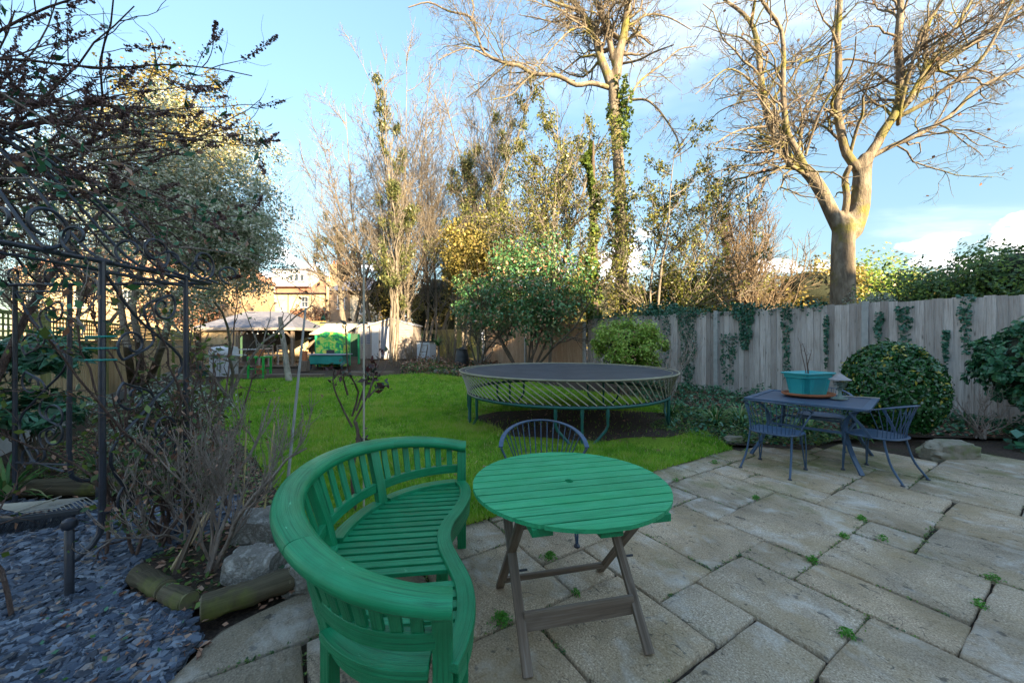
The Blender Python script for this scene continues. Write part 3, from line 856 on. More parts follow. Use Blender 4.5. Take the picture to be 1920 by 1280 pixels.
sheet('flower_bed', [Vector(p) for p in [(2.2, 5.9), (2.95, 5.2), (3.9, 4.9), (4.4, 5.25), (4.9, 5.45), (5.9, 5.55), (9.2, 5.4), (8.2, 6.75), (6.0, 9.75), (2.9, 13.9), (-2.6, 21.5), (-4.6, 19.5), (-4.4, 14.4), (-1.5, 13.0), (.3, 12.2), (1.6, 10.6), (3.1, 8.9), (3.3, 7.6), (2.9, 6.4)]], M['soil'], .006, step=.6)
sheet('left_bed', [Vector(p) for p in [(-5.6, 3.6), (-3.3, 3.36), (-2.55, 3.5), (-2.2, 3.0), (-2.42, 2.45), (-2.2, 2.14), (-1.72, 2.0), (-1.40, 2.08), (-1.0, 2.35), (-1.15, 2.75), (-1.6, 3.1), (-2.2, 4.1), (-3.5, 6.0), (-5.1, 8.2), (-6.9, 11.0), (-8.2, 13), (-12.6, 13), (-7.9, 6.9), (-6.2, 4.4)]], M['soil'], .003, step=.5)

# ------------------------------------------------------------ fences
FD = Vector((-.593, .805, 0)); FN = Vector((-.805, -.593, 0))     # along the right fence, and its face towards the garden
F0 = Vector((8.2, 6.84, 0))
def board_mesh(w, h, th, name, mat, seg=1):
    """feather edged board: thick on one side, thin on the other; local x along the fence, y towards the viewer"""
    mb = MB(); off = random.random() * 30
    V, Gr = [], []
    for z in (0, h):
        for (x, y) in ((0, 0), (w * 1.12, 0), (w * 1.12, th * .45), (0, th)):
            V.append((x, y, z)); Gr.append((z + off, x, y))
    mb.add(V, [(3, 2, 1, 0), (4, 5, 6, 7), (0, 1, 5, 4), (1, 2, 6, 5), (2, 3, 7, 6), (3, 0, 4, 7)], Gr)
    me = bpy.data.meshes.new(name); me.from_pydata(mb.v, [], mb.f); me.materials.append(mat)
    a = me.attributes.new('gr', 'FLOAT_VECTOR', 'POINT'); a.data.foreach_set('vector', np.asarray(mb.g, np.float32).ravel())
    return me
def fence_run(name, t0, t1, origin, dirv, facing, bw, zb, h, mat, label, post_at=(), gravel=.0, post_h=None, hvar=.012, thick=.022, post_front=False):
    root = empty(name, origin + dirv * t0 + Vector((0, 0, 0)), 0, label, 'fence')
    ang = math.atan2(dirv.y, dirv.x); base = origin + dirv * t0
    root.rotation_euler = (0, 0, ang)
    flip = 1 if Vector((-dirv.y, dirv.x, 0)).dot(facing) > 0 else -1
    mes = [board_mesh(bw, h, thick, 'board', mat) for _ in range(4)]
    n = int((t1 - t0) / bw)
    def gg(t): p = base + dirv * t; return gz(p.x, p.y)
    for i in range(n):
        o = bpy.data.objects.new('board', mes[i % 4]); COL.objects.link(o); o.parent = root
        o.scale = (random.uniform(.97, 1.0), flip, 1 + random.uniform(-hvar, hvar) / h)
        o.location = (i * bw, flip * random.uniform(0, .004), zb + gravel)
        o.rotation_euler = (0, random.uniform(-.004, .004), 0)
    mb = MB()
    for z in (.28, h * .55, h - .22):
        mb.box(((t1 - t0) / 2, -flip * .035, zb + gravel + z), ((t1 - t0) / 2, .022, .04))
    mb.build('rail', mat, root)
    if gravel:
        g = MB(); g.box(((t1 - t0) / 2, flip * -.004, zb + gravel / 2 - .1), ((t1 - t0) / 2, .02, gravel / 2 + .1)); g.build('gravel_board', M['concrete'], root)
    for t in post_at:
        p = MB(); yy = flip * (.028 if post_front else -.02)
        p.box((t - t0, yy, zb + (post_h or h) / 2 + gravel / 2), (.055, .05, (post_h or h) / 2 + gravel / 2 + .03)); p.build('post', M['concrete'], root, bevel=.008)
    return root
fence_run('grey_fence', -4.2, 9.05, F0, FD, FN, .122, .02, 2.20, M['fence_grey'], 'weathered grey board fence with hanging ivy behind the clipped round bush', (-1.8, 1.27, 4.3, 7.3), hvar=.02, post_front=True)
fence_run('brown_fence', 9.2, 16.5, F0, FD, FN, .095, .12, 1.98, M['fence_brown'], 'brown feather edge fence with white concrete posts behind the trampoline', (9.15, 12.75, 16.3), hvar=.006, post_front=True)
fence_run('mossy_fence', 16.6, 25.5, F0, FD, FN, .11, .25, 1.85, M['fence_moss'], 'yellow green mossy fence beside the white storage cupboard', (), hvar=.01)
LD = Vector((-.57, .82, 0)); LN = Vector((.82, .57, 0)); LO = Vector((-7.2, 5.8, 0))
def left_fence():
    r = fence_run('trellis_fence', -3.6, 20.5, LO, LD, LN, .1, .0, 1.18, M['fence_left'], 'tan feather edge fence with mossy trellis on top beside the iron arbour', (), gravel=.26, hvar=.004)
    # trellis panels: mossy posts, rails and small squares
    for k in range(9):
        ta = -.28 + 2.75 * (k - 1)
        p = MB(); p.box((ta + 3.6, -.045, .93), (.055, .05, .93)); p.build('trellis_post', M['trellis'], r, bevel=.006)
        if k in (0, 1, 2, 3, 4):
            q = MB(); q.box((ta + 3.6 + .02, .0, .20), (.06, .05, .22)); q.build('concrete_stub', M['concrete'], r)
        fr = MB(); a = ta + 3.6 + .055; b = a + 2.64
        for z in (1.475, 1.80): fr.box(((a + b) / 2, -.045, z), ((b - a) / 2, .022, .024))
        n = 22
        for i in range(n): fr.box((a + (i + .5) * (b - a) / n, -.062, 1.638), (.012, .006, .150))
        for z in (1.56, 1.64, 1.72): fr.box(((a + b) / 2, -.074, z), ((b - a) / 2, .005, .011))
        fr.build('trellis_panel', M['trellis'], r)
left_fence()

# ------------------------------------------------------------ curved green bench
def spline(pts, n):
    """Catmull-Rom through 2d/3d points"""
    P = [Vector(p) for p in pts]; P = [P[0] * 2 - P[1]] + P + [P[-1] * 2 - P[-2]]
    out = []; m = len(P) - 3
    for i in range(n + 1):
        t = i / n * m; k = min(int(t), m - 1); u = t - k
        p0, p1, p2, p3 = P[k:k + 4]
        out.append(.5 * ((2 * p1) + (p2 - p0) * u + (2 * p0 - 5 * p1 + 4 * p2 - p3) * u * u + (3 * p1 - p0 - 3 * p2 + p3) * u ** 3))
    return out
def bench():
    C0 = Vector((-.27, 1.965, 0)); U = Vector((-.128, .992, 0)).normalized(); Vv = Vector((-.992, -.128, 0)).normalized()
    root = empty('curved_bench', C0, 0, 'curved green slatted wooden bench with thick rounded back rail beside the round table', 'bench')
    def P(u, v, z=0): return U * u + Vv * v + Vector((0, 0, z))
    ZS = .415
    def back(th, grow_=0.0):      # seat edge under the back, th 0..pi from the far end to the near end
        return ((.78 + grow_) * math.cos(th), (.662 + grow_) * math.sin(th) ** .92 + .05 * ss(th, 2.2, 3.14))
    def railz(th): th = min(max(th, 0), math.pi); return .622 + .122 * abs(math.sin(th)) ** .8 - .012 * ss(th, 2.3, 3.14)
    mat = M['bench']
    # thick rounded rail in five jointed lengths
    prof = []
    for j in range(16):
        a = 2 * math.pi * j / 16
        prof.append((.060 * abs(math.cos(a)) ** .7 * (1 if math.cos(a) > 0 else -1), .032 * abs(math.sin(a)) ** .75 * (1 if math.sin(a) > 0 else -1)))
    cuts = [-.03, .22 * math.pi, .5 * math.pi, .76 * math.pi, math.pi + .03]
    for k in range(4):
        path, ups = [], []
        for i in range(19):
            th = cuts[k] + (cuts[k + 1] - cuts[k]) * i / 18
            if k and i == 0: th += .002
            tt = min(max(th, 0.0001), math.pi - .0001)
            lean = .045 + .055 * math.sin(tt)
            u, v = back(tt, lean)
            if th < 0: v += 0; u, v = u, v - .03
            if th > math.pi: u, v = u, v - .03
            path.append(P(u, v, railz(tt) + .035))
            out = (U * math.cos(tt) + Vv * math.sin(tt))
            ups.append(Vector((0, 0, 1)) + out * -.12)
        mb = MB(); mb.sweep(path, prof, ups); mb.build('back_rail', mat, root, smooth=True)
    # posts
    posts = [0.0, math.radians(50), math.radians(90), math.radians(136), math.pi]
    for i, th in enumerate(posts):
        tt = min(max(th, .0001), math.pi - .0001)
        u0, v0 = back(tt, -.015); lean = .035 + .05 * math.sin(tt); u1, v1 = back(tt, lean)
        t2 = U * -math.sin(tt) + Vv * math.cos(tt); rad = (U * math.cos(tt) + Vv * math.sin(tt)).normalized()
        mb = MB()
        path = [P(u0, v0, 0), P(u0, v0, ZS), P(u0 + (u1 - u0) * .3, v0 + (v1 - v0) * .3, ZS + .12), P(u1, v1, railz(tt) + .01)]
        sq = [(-.032, -.022), (.032, -.022), (.032, .022), (-.032, .022)]
        mb.sweep(path, sq, [rad] * 4); mb.build('post', mat, root, bevel=.004)
    # lower back rails and upright slats between posts
    for k in range(4):
        a0, a1 = posts[k], posts[k + 1]
        path = []
        for i in range(9):
            th = a0 + (a1 - a0) * (i / 8 * .94 + .03); tt = min(max(th, .001), math.pi - .001)
            u, v = back(tt, .004 + .01 * math.sin(tt)); path.append(P(u, v, ZS + .095))
        mb = MB(); mb.sweep(path, [(-.016, -.028), (.016, -.028), (.016, .028), (-.016, .028)]); mb.build('lower_rail', mat, root, bevel=.003)
        n = 6 if k in (0, 3) else 5
        if k in (0, 3): n = 7
        for j in range(n):
            th = a0 + (a1 - a0) * (j + 1) / (n + 1); tt = min(max(th, .001), math.pi - .001)
            u0, v0 = back(tt, .004 + .012 * math.sin(tt)); lean = .035 + .05 * math.sin(tt); u1, v1 = back(tt, lean)
            rad = (U * math.cos(tt) + Vv * math.sin(tt)).normalized()
            mb = MB(); mb.sweep([P(u0, v0, ZS + .11), P((u0 + u1) / 2, (v0 + v1) / 2, (ZS + .11 + railz(tt)) / 2 - .0), P(u1, v1, railz(tt) + .015)],
                                [(-.020, -.007), (.020, -.007), (.020, .007), (-.020, .007)], [rad] * 3)
            mb.build('back_slat', mat, root, bevel=.002)
    # seat: rim boards, apron, slats
    front = spline([(.785, 0), (.73, -.030), (.63, -.058), (.5, -.060), (.38, -.040), (.25, -.002), (.14, .036), (.02, .052), (-.10, .038), (-.22, .002), (-.36, -.042), (-.48, -.060), (-.60, -.056), (-.71, -.030), (-.785, 0)], 60)
    fp = [P(p[0], p[1] + .035, ZS) for p in front]
    mb = MB(); mb.sweep(fp, [(-.036, -.017), (.036, -.017), (.036, .017), (-.036, .017)]); mb.build('front_rim', mat, root, bevel=.005)
    fa = [P(p[0] * .985, p[1] + .018, ZS - .055) for p in front[1:-1]]
    mb = MB(); mb.sweep(fa, [(-.012, -.042), (.012, -.042), (.012, .042), (-.012, .042)]); mb.build('apron', mat, root, bevel=.003)
    def backseg(a0, a1, nm, off, hw, z, hz, n=24):
        path = []
        for i in range(n + 1):
            th = a0 + (a1 - a0) * i / n; tt = min(max(th, .0005), math.pi - .0005); u, v = back(tt, off); path.append(P(u, v, z))
        mb = MB(); mb.sweep(path, [(-hw, -hz), (hw, -hz), (hw, hz), (-hw, hz)]); mb.build(nm, mat, root, bevel=.004)
    backseg(.06, posts[1] - .05, 'rear_rim', -.025, .036, ZS + .001, .016)
    backseg(posts[1] + .06, posts[2] - .05, 'rear_rim', -.025, .036, ZS + .001, .016)
    backseg(posts[2] + .05, posts[3] - .06, 'rear_rim', -.025, .036, ZS + .001, .016)
    backseg(posts[3] + .04, math.pi - .05, 'rear_rim', -.012, .044, ZS + .001, .016)
    backseg(.06, math.pi - .06, 'rear_apron', -.02, .012, ZS - .055, .040, 40)
    fx = [p[0] for p in front]; fv = [p[1] for p in front]
    def fr(u):
        for i in range(len(fx) - 1):
            if fx[i] >= u >= fx[i + 1]: return fv[i] + (fv[i + 1] - fv[i]) * (fx[i] - u) / (fx[i] - fx[i + 1] + 1e-9)
        return 0
    u = .735; k = 0
    while u > -.74:
        if not (-.345 < u < -.285):
            vb = .66 * math.sin(math.acos(max(-1, min(1, u / .76)))) ** .92 - .035; vf = fr(u) + .06
            if vb - vf > .04:
                mb = MB(); mb.box(P(u, (vb + vf) / 2, ZS - .012), ((vb - vf) / 2, .0215, .010), (Vv, U, Vector((0, 0, 1)))); mb.build('seat_slat', mat, root, bevel=.002)
        u -= .0615; k += 1
    # bearers under the slats and front legs
    for uu in (.36, -.02, -.40):
        vb = .66 * math.sin(math.acos(max(-1, min(1, uu / .76)))) ** .92 - .05
        mb = MB(); mb.beam(P(uu + .03, fr(uu) + .05, ZS - .045), P(uu + .03, vb, ZS - .045), .03, .05); mb.build('bearer', mat, root)
    for (uu, vv) in ((.66, -.012), (.0, .085), (-.66, -.012)):
        mb = MB(); mb.box(P(uu, vv + .01, (ZS - .02) / 2), (.030, .030, (ZS - .02) / 2), (U, Vv, Vector((0, 0, 1)))); mb.build('leg', mat, root, bevel=.004)
bench()

# ------------------------------------------------------------ round folding table
def round_table():
    C0 = Vector((.298, 1.952, 0)); a = R(12.7); D = Vector((math.cos(a), math.sin(a), 0)); E = Vector((-math.sin(a), math.cos(a), 0)); Z = Vector((0, 0, 1))
    root = empty('round_table', C0, 0, 'round green slatted folding table on bare weathered wooden legs', 'table')
    Rr = .500; zt = .705; n = 12; bw = 2 * Rr / n
    for i in range(n):
        s0, s1 = -Rr + i * bw + .0048, -Rr + (i + 1) * bw - .0048
        # outline of the board within the circle
        poly = []
        m = 7
        for j in range(m + 1):
            s = s0 + (s1 - s0) * j / m; w = math.sqrt(max(Rr * Rr - s * s, .0004)); poly.append((w, s))
        poly = poly + [(-p[0], p[1]) for p in reversed(poly)]
        hole = None
        V, Gr = [], []; off = random.random() * 30
        segs = [poly]
        if i in (5, 6):       # the parasol hole bites into the two middle boards
            r = .021; edge = s1 if i == 5 else s0; arc = []
            for j in range(9):
                t = math.pi * j / 8
                arc.append((r * math.cos(t), edge - r * math.sin(t) if i == 5 else edge + r * math.sin(t)))
            k = len(poly) // 2
            if i == 5: poly = poly[:k] + [(p[0], p[1]) for p in arc] + poly[k:]
            else: poly = poly + [(p[0], p[1]) for p in reversed(arc)]
        cnt = len(poly)
        for z in (zt - .009, zt + .009):
            for (x, s) in poly:
                V.append(D * x + E * s + Z * z); Gr.append((x + off, s, z))
        F = [tuple(range(cnt - 1, -1, -1)), tuple(range(cnt, 2 * cnt))] + [(q, (q + 1) % cnt, (q + 1) % cnt + cnt, q + cnt) for q in range(cnt)]
        mb = MB(); mb.add(V, F, Gr); mb.build('tabletop_board', M['tabletop'], root)
    for x in (-.27, .27):   # battens under the boards
        mb = MB(); mb.box(D * x + Z * (zt - .028), (.405, .045, .017), (E, D, Z)); mb.build('batten', M['bench'], root, bevel=.003)
    mb = MB(); mb.box(Z * (zt - .028), (.47, .05, .017), (E, D, Z)); mb.build('batten', M['bench'], root, bevel=.003)
    F1, F2 = Vector((.0685, 1.598, 0)) - C0, Vector((.633, 1.717, 0)) - C0
    F3, F4 = Vector((-.072, 2.192, 0)) - C0, Vector((.5525, 2.344, 0)) - C0
    legs = []
    for (f, s, dx) in ((F1, 1, 0), (F2, 1, .0), (F3, -1, .034), (F4, -1, -.034)):
        xl = f.dot(D); sl = f.dot(E)
        top = D * (xl + (-.01 if dx == 0 else 0)) + E * (-sl * .78) + Z * (zt - .02)
        mb = MB(); mb.beam(f + Z * .005, top, .024, .046, D); o = mb.build('leg', M['teak'], root, bevel=.004)
    def at(f, k): return f * 1.0
    def on(f, z):
        xl = f.dot(D); sl = f.dot(E); t = z / (zt - .02); return D * xl + E * (sl * (1 - t) + -sl * .78 * t) + Z * z
    mb = MB(); mb.beam(on(F1, .155), on(F2, .155), .018, .090, (0, 0, 1), -.012); mb.build('foot_board', M['teak'], root, bevel=.003)
    mb = MB(); mb.beam(on(F3, .085), on(F4, .085), .022, .030, (0, 0, 1), -.012); mb.build('cross_bar', M['teak'], root, bevel=.003)
    mb = MB(); mb.beam(on(F3, .60), on(F4, .60), .022, .035, (0, 0, 1), -.012); mb.build('cross_bar', M['teak'], root, bevel=.003)
    c1 = on(F1, .315); c2 = on(F2, .315)
    mb = MB(); 
    for c in (c1, c2): mb.tube([c - D * .03, c + D * .06], .006, 8)
    mb.build('pivot_bolt', M['iron'], root)
round_table()

# ------------------------------------------------------------ metal chairs and rectangular table
def chair_build():
    """origin on the ground under the seat centre, the sitter faces +Y"""
    root = empty('metal_chair')
    mat = M['bluemetal']; zs = .43
    # seat: pressed sheet with a rolled edge
    n = 36; ring = []
    def seat(a, s=1.0):
        x = .235 * s * (abs(math.cos(a)) ** .62) * (1 if math.cos(a) > 0 else -1)
        y = .215 * s * (abs(math.sin(a)) ** .62) * (1 if math.sin(a) > 0 else -1)
        x *= 1 + .10 * (y / .215)
        return x, y
    V, F = [(0, 0, zs - .012)], []
    for s, dz in ((.35, -.011), (.7, -.006), (.93, 0), (1.0, -.004)):
        for i in range(n):
            x, y = seat(2 * math.pi * i / n, s); V.append((x, y, zs + dz))
    for i in range(n): F.append((0, 1 + i, 1 + (i + 1) % n))
    for k in range(3):
        for i in range(n):
            a, b = 1 + k * n, 1 + (k + 1) * n; F.append((a + i, b + i, b + (i + 1) % n, a + (i + 1) % n))
    base = len(V); V += [(v[0], v[1], v[2] - .012) for v in V[1 + 3 * n:1 + 4 * n]]
    for i in range(n): F.append((1 + 3 * n + i, base + i, base + (i + 1) % n, 1 + 3 * n + (i + 1) % n))
    V.append((0, 0, zs - .03)); c = len(V) - 1
    for i in range(n): F.append((c, base + (i + 1) % n, base + i))
    mb = MB(); mb.add(V, F); mb.build('seat', mat, root, smooth=True)
    mb = MB(); mb.tube([(*seat(2 * math.pi * i / n, 1.01), zs - .008) for i in range(n)], .010, 6, closed=True); mb.build('seat_rim', mat, root, smooth=True)
    # hoop: sweeps round the back and drops towards the arms
    def hoop(t):     # t 0..pi from right arm round the back to left arm
        x = .315 * math.cos(t); y = .10 - .40 * math.sin(t) ** .9; z = .665 + .115 * math.sin(t) ** .75
        return Vector((x, y, z))
    hp = [hoop(max(.0001, min(math.pi - .0001, math.pi * i / 30))) for i in range(31)]
    mb = MB(); mb.sweep(hp, [(-.016, -.004), (.016, -.004), (.016, .004), (-.016, .004)]); mb.build('hoop', mat, root, smooth=False)
    # spindles fan up from the back of the seat
    for i in range(15):
        t = math.pi * (.12 + .76 * i / 14)
        top = hoop(t); a = math.pi + math.pi * (.06 + .88 * i / 14)
        x, y = seat(-a, .97) if False else (.215 * math.cos(math.pi * (.06 + .88 * i / 14)), -.20 * math.sin(math.pi * (.06 + .88 * i / 14)) ** .5)
        mid = Vector((x * 1.04, y - .012, zs + .10))
        mb = MB(); mb.tube([Vector((x, y, zs - .01)), mid, top], .0042, 6); mb.build('spindle', mat, root, smooth=True)
    # flat arm uprights
    for s in (-1, 1):
        h = hoop(.0001 if s > 0 else math.pi - .0001)
        path = [Vector((s * .232, -.05, zs - .02)), Vector((s * .262, .0, zs + .08)), h]
        mb = MB(); mb.sweep(path, [(-.014, -.003), (.014, -.003), (.014, .003), (-.014, .003)], [Vector((s, 0, 0))] * 3); mb.build('arm_upright', mat, root)
        # rear leg: one flat bar curving out to the back
        pts = spline([(s * .20, -.14, zs - .015), (s * .205, -.155, .33), (s * .215, -.205, .16), (s * .235, -.30, .012)], 10)
        mb = MB(); mb.tube(pts, .0105, 8); mb.build('leg', mat, root, smooth=True)
        mb = MB(); mb.lathe([(.020, 0), (.020, .008), (.011, .014)], pts[-1] - Vector((0, 0, .012)), 12); mb.build('foot', M['iron'], root, smooth=True)
        # front leg: hairpin of two rods
        for q in (-1, 1):
            pts = [Vector((s * (.205 + q * .022), .19 - q * .01, zs - .015)), Vector((s * (.216 + q * .016), .20, .22)), Vector((s * (.225 + q * .004), .205, .02))]
            mb = MB(); mb.tube(pts, .007, 8); mb.build('leg', mat, root, smooth=True)
        mb = MB(); mb.lathe([(.022, 0), (.022, .010), (.012, .022)], Vector((s * .225, .205, 0)), 12); mb.build('foot', M['iron'], root, smooth=True)
    return root
def face(v): return math.atan2(-v[0], v[1])
chair0 = chair_build()
CH = [((.235, 2.83), face((-.02, -1)), 'blue grey metal spindle chair tucked behind the round green table'),
      ((2.98, 4.23), face((.81, .59)), 'blue grey metal chair with its back to the patio, left of the square table'),
      ((3.98, 4.06), face((-.36, .93)), 'blue grey metal chair angled at the right corner of the square table'),
      ((4.25, 5.12), face((-.64, -.77)), 'blue grey metal chair mostly hidden behind the square table and turquoise planter')]
for i, (p, rz, lb) in enumerate(CH):
    o = chair0 if i == 0 else copy_tree(chair0)
    o.location = (p[0], p[1], 0); o.rotation_euler = (0, 0, rz)
    if i == 0: o.scale = (1.0, 1, 1)
    tag(o, lb, 'chair', 'metal spindle chairs on the patio')

def square_table():
    root = empty('square_table', (3.78, 4.72, 0), R(-48), 'blue grey metal garden table holding the turquoise planter', 'table')
    mat = M['bluemetal']; zt = .72; h = .585
    mb = MB()
    for i in range(4):
        c, s = math.cos(i * math.pi / 2), math.sin(i * math.pi / 2)
        ax = (Vector((c, s, 0)), Vector((-s, c, 0)), Vector((0, 0, 1)))
        mb.box(ax[0] * (h - .035) + Vector((0, 0, zt - .014)), (.035, h - (0 if i % 2 else .07), .014), ax)
    mb.build('frame', mat, root, bevel=.005)
    m2, N, L = new_mat('perforated_steel'); tc = N.new('ShaderNodeTexCoord').outputs['Object']
    vo = N.new('ShaderNodeTexVoronoi'); vo.inputs['Scale'].default_value = 60; vo.inputs['Randomness'].default_value = 0; L.new(tc, vo.inputs['Vector'])
    c = ramp(N, L, vo.outputs['Distance'], [(.18, (.012, .02, .035)), (.32, (.04, .066, .115))])
    finish(N, L, c, .5, (), 0, .5)
    mb = MB(); mb.box((0, 0, zt - .016), (h - .07, h - .07, .005)); mb.build('mesh_top', m2, root)
    for sx in (-1, 1):
        for sy in (-1, 1):
            d = Vector((sx, sy, 0)).normalized(); c = Vector((sx, sy, 0)) * (h - .09)
            pts = spline([c * 1.0 + Vector((0, 0, zt - .02)), c * .78 + Vector((0, 0, zt - .15)), c * .74 + Vector((0, 0, .42)), c * .86 + Vector((0, 0, .2)), c * 1.05 + Vector((0, 0, 0))], 14)
            mb = MB(); mb.sweep(pts, [(-.024, -.010), (.024, -.010), (.024, .010), (-.024, .010)], [d] * 15); mb.build('leg', mat, root, bevel=.003)
    mb = MB()
    q = (h - .09) * .75
    for a, b in (((-q, -q), (q, -q)), ((q, -q), (q, q)), ((q, q), (-q, q)), ((-q, q), (-q, -q))):
        mb.beam((*a, .40), (*b, .40), .02, .03)
    mb.build('stretcher', mat, root)
square_table()
def planter():
    c = Vector((3.86, 4.87, .722)); a = R(20)
    s = MB(); s.lathe([(.0, 0), (.255, 0), (.30, .022), (.305, .045), (.292, .045), (.27, .018), (0, .012)], c, 40, sx=1, sy=.8)
    tag(s.build('plant_saucer', M['terra'], None, smooth=True), 'shallow terracotta saucer under the turquoise planter', 'saucer')
    root = empty('turquoise_planter', c + Vector((0, 0, .02)), a, 'turquoise ribbed plastic trough planter standing on the square table', 'planter')
    # ribbed, tapering rounded rectangle
    def ring(w, d, z, rib):
        out = []; n = 120
        for i in range(n):
            t = 2 * math.pi * i / n; ct, st = math.cos(t), math.sin(t); k = 1.0
            x = w * abs(ct) ** .28 * (1 if ct > 0 else -1); y = d * abs(st) ** .28 * (1 if st > 0 else -1)
            f = 1 - rib * (.5 + .5 * math.cos(t * 40)) * .045
            out.append((x * f, y * f, z))
        return out
    prof = [(.205, .115, 0, 0), (.212, .122, .02, 1), (.232, .137, .12, 1), (.25, .15, .215, 1), (.252, .152, .222, 0), (.262, .16, .225, 0), (.265, .163, .268, 0), (.292, .185, .270, 0), (.296, .189, .286, 0), (.27, .168, .290, 0), (.25, .15, .25, 0)]
    V, F = [], []
    for p in prof: V += ring(*p)
    n = 120
    for k in range(len(prof) - 1):
        for i in range(n): F.append((k * n + i, k * n + (i + 1) % n, (k + 1) * n + (i + 1) % n, (k + 1) * n + i))
    F.append(tuple(range(n - 1, -1, -1)))
    mb = MB(); mb.add(V, F); mb.build('pot', M['teal'], root, smooth=True)
    mb = MB(); mb.prism([(x, y) for x, y, _ in ring(.25, .15, 0, 0)[::4]], .245, .252); mb.build('soil', M['soil'], root)
    tw = Twigs()
    P, Rr = grow(np.array([[0, 0, .25], [.02, .01, .25], [-.02, 0, .25], [.01, -.01, .25]]), [[-.10, 0, 1], [.14, .05, 1], [-.35, .05, 1], [.03, .1, 1]], np.array([.42, .34, .5, .25]), np.array([.008, .007, .006, .006]), 7, .10)
    tw.add(P, Rr, 5); P2, R2 = sprout(P, Rr, 2.2, .5, .95, .7, .3, rmin=.002); tw.add(P2, R2, 4)
    tag(tw.build('bare_plant', M['twig_dark']), 'bare twiggy plant rooted in the turquoise planter', 'plant').location = c + Vector((0, 0, .02))
planter()
def ornament():
    c = Vector((4.04, 4.60, .722)); root = empty('pagoda_ornament', c, R(15), 'small verdigris pagoda lantern beside the turquoise planter', 'ornament')
    m = simple('verdigris_metal', (.10, .20, .18), (.2, .26, .23), 20, .7, .4, .002, c3=(.05, .08, .08))
    m2 = simple('weathered_lead', (.22, .20, .20), (.32, .3, .3), 20, .8, .3, .002)
    mb = MB(); mb.box((0, 0, .008), (.085, .05, .008)); mb.box((0, 0, .022), (.06, .035, .006)); mb.build('base', m, root, bevel=.003)
    mb = MB(); mb.lathe([(.030, .028), (.018, .06), (.015, .09), (.028, .12), (.034, .13)], (0, 0, 0), 12); mb.build('stem', m, root, smooth=True)
    for k in range(4):
        mb = MB(); z = .135 + k * .022; mb.lathe([(.03 + k * .008, z), (.052 + k * .008, z + .004), (.055 + k * .008, z + .010), (.03 + k * .008, z + .012)], (0, 0, 0), 6); mb.build('tier', m, root)
    mb = MB(); mb.lathe([(.02, .222), (.11, .232), (.115, .240), (.07, .265), (.03, .300), (.012, .315), (.0, .335)], (0, 0, 0), 16); mb.build('cap', m2, root, smooth=True)
ornament()
mb = MB(); mb.tube([G(1576, 742, .73), G(1650, 746, .73)], .006, 6)
tag(mb.build('bamboo_cane', M['rod'], None, smooth=True), 'thin cane lying on the square table beside the pagoda ornament', 'cane')

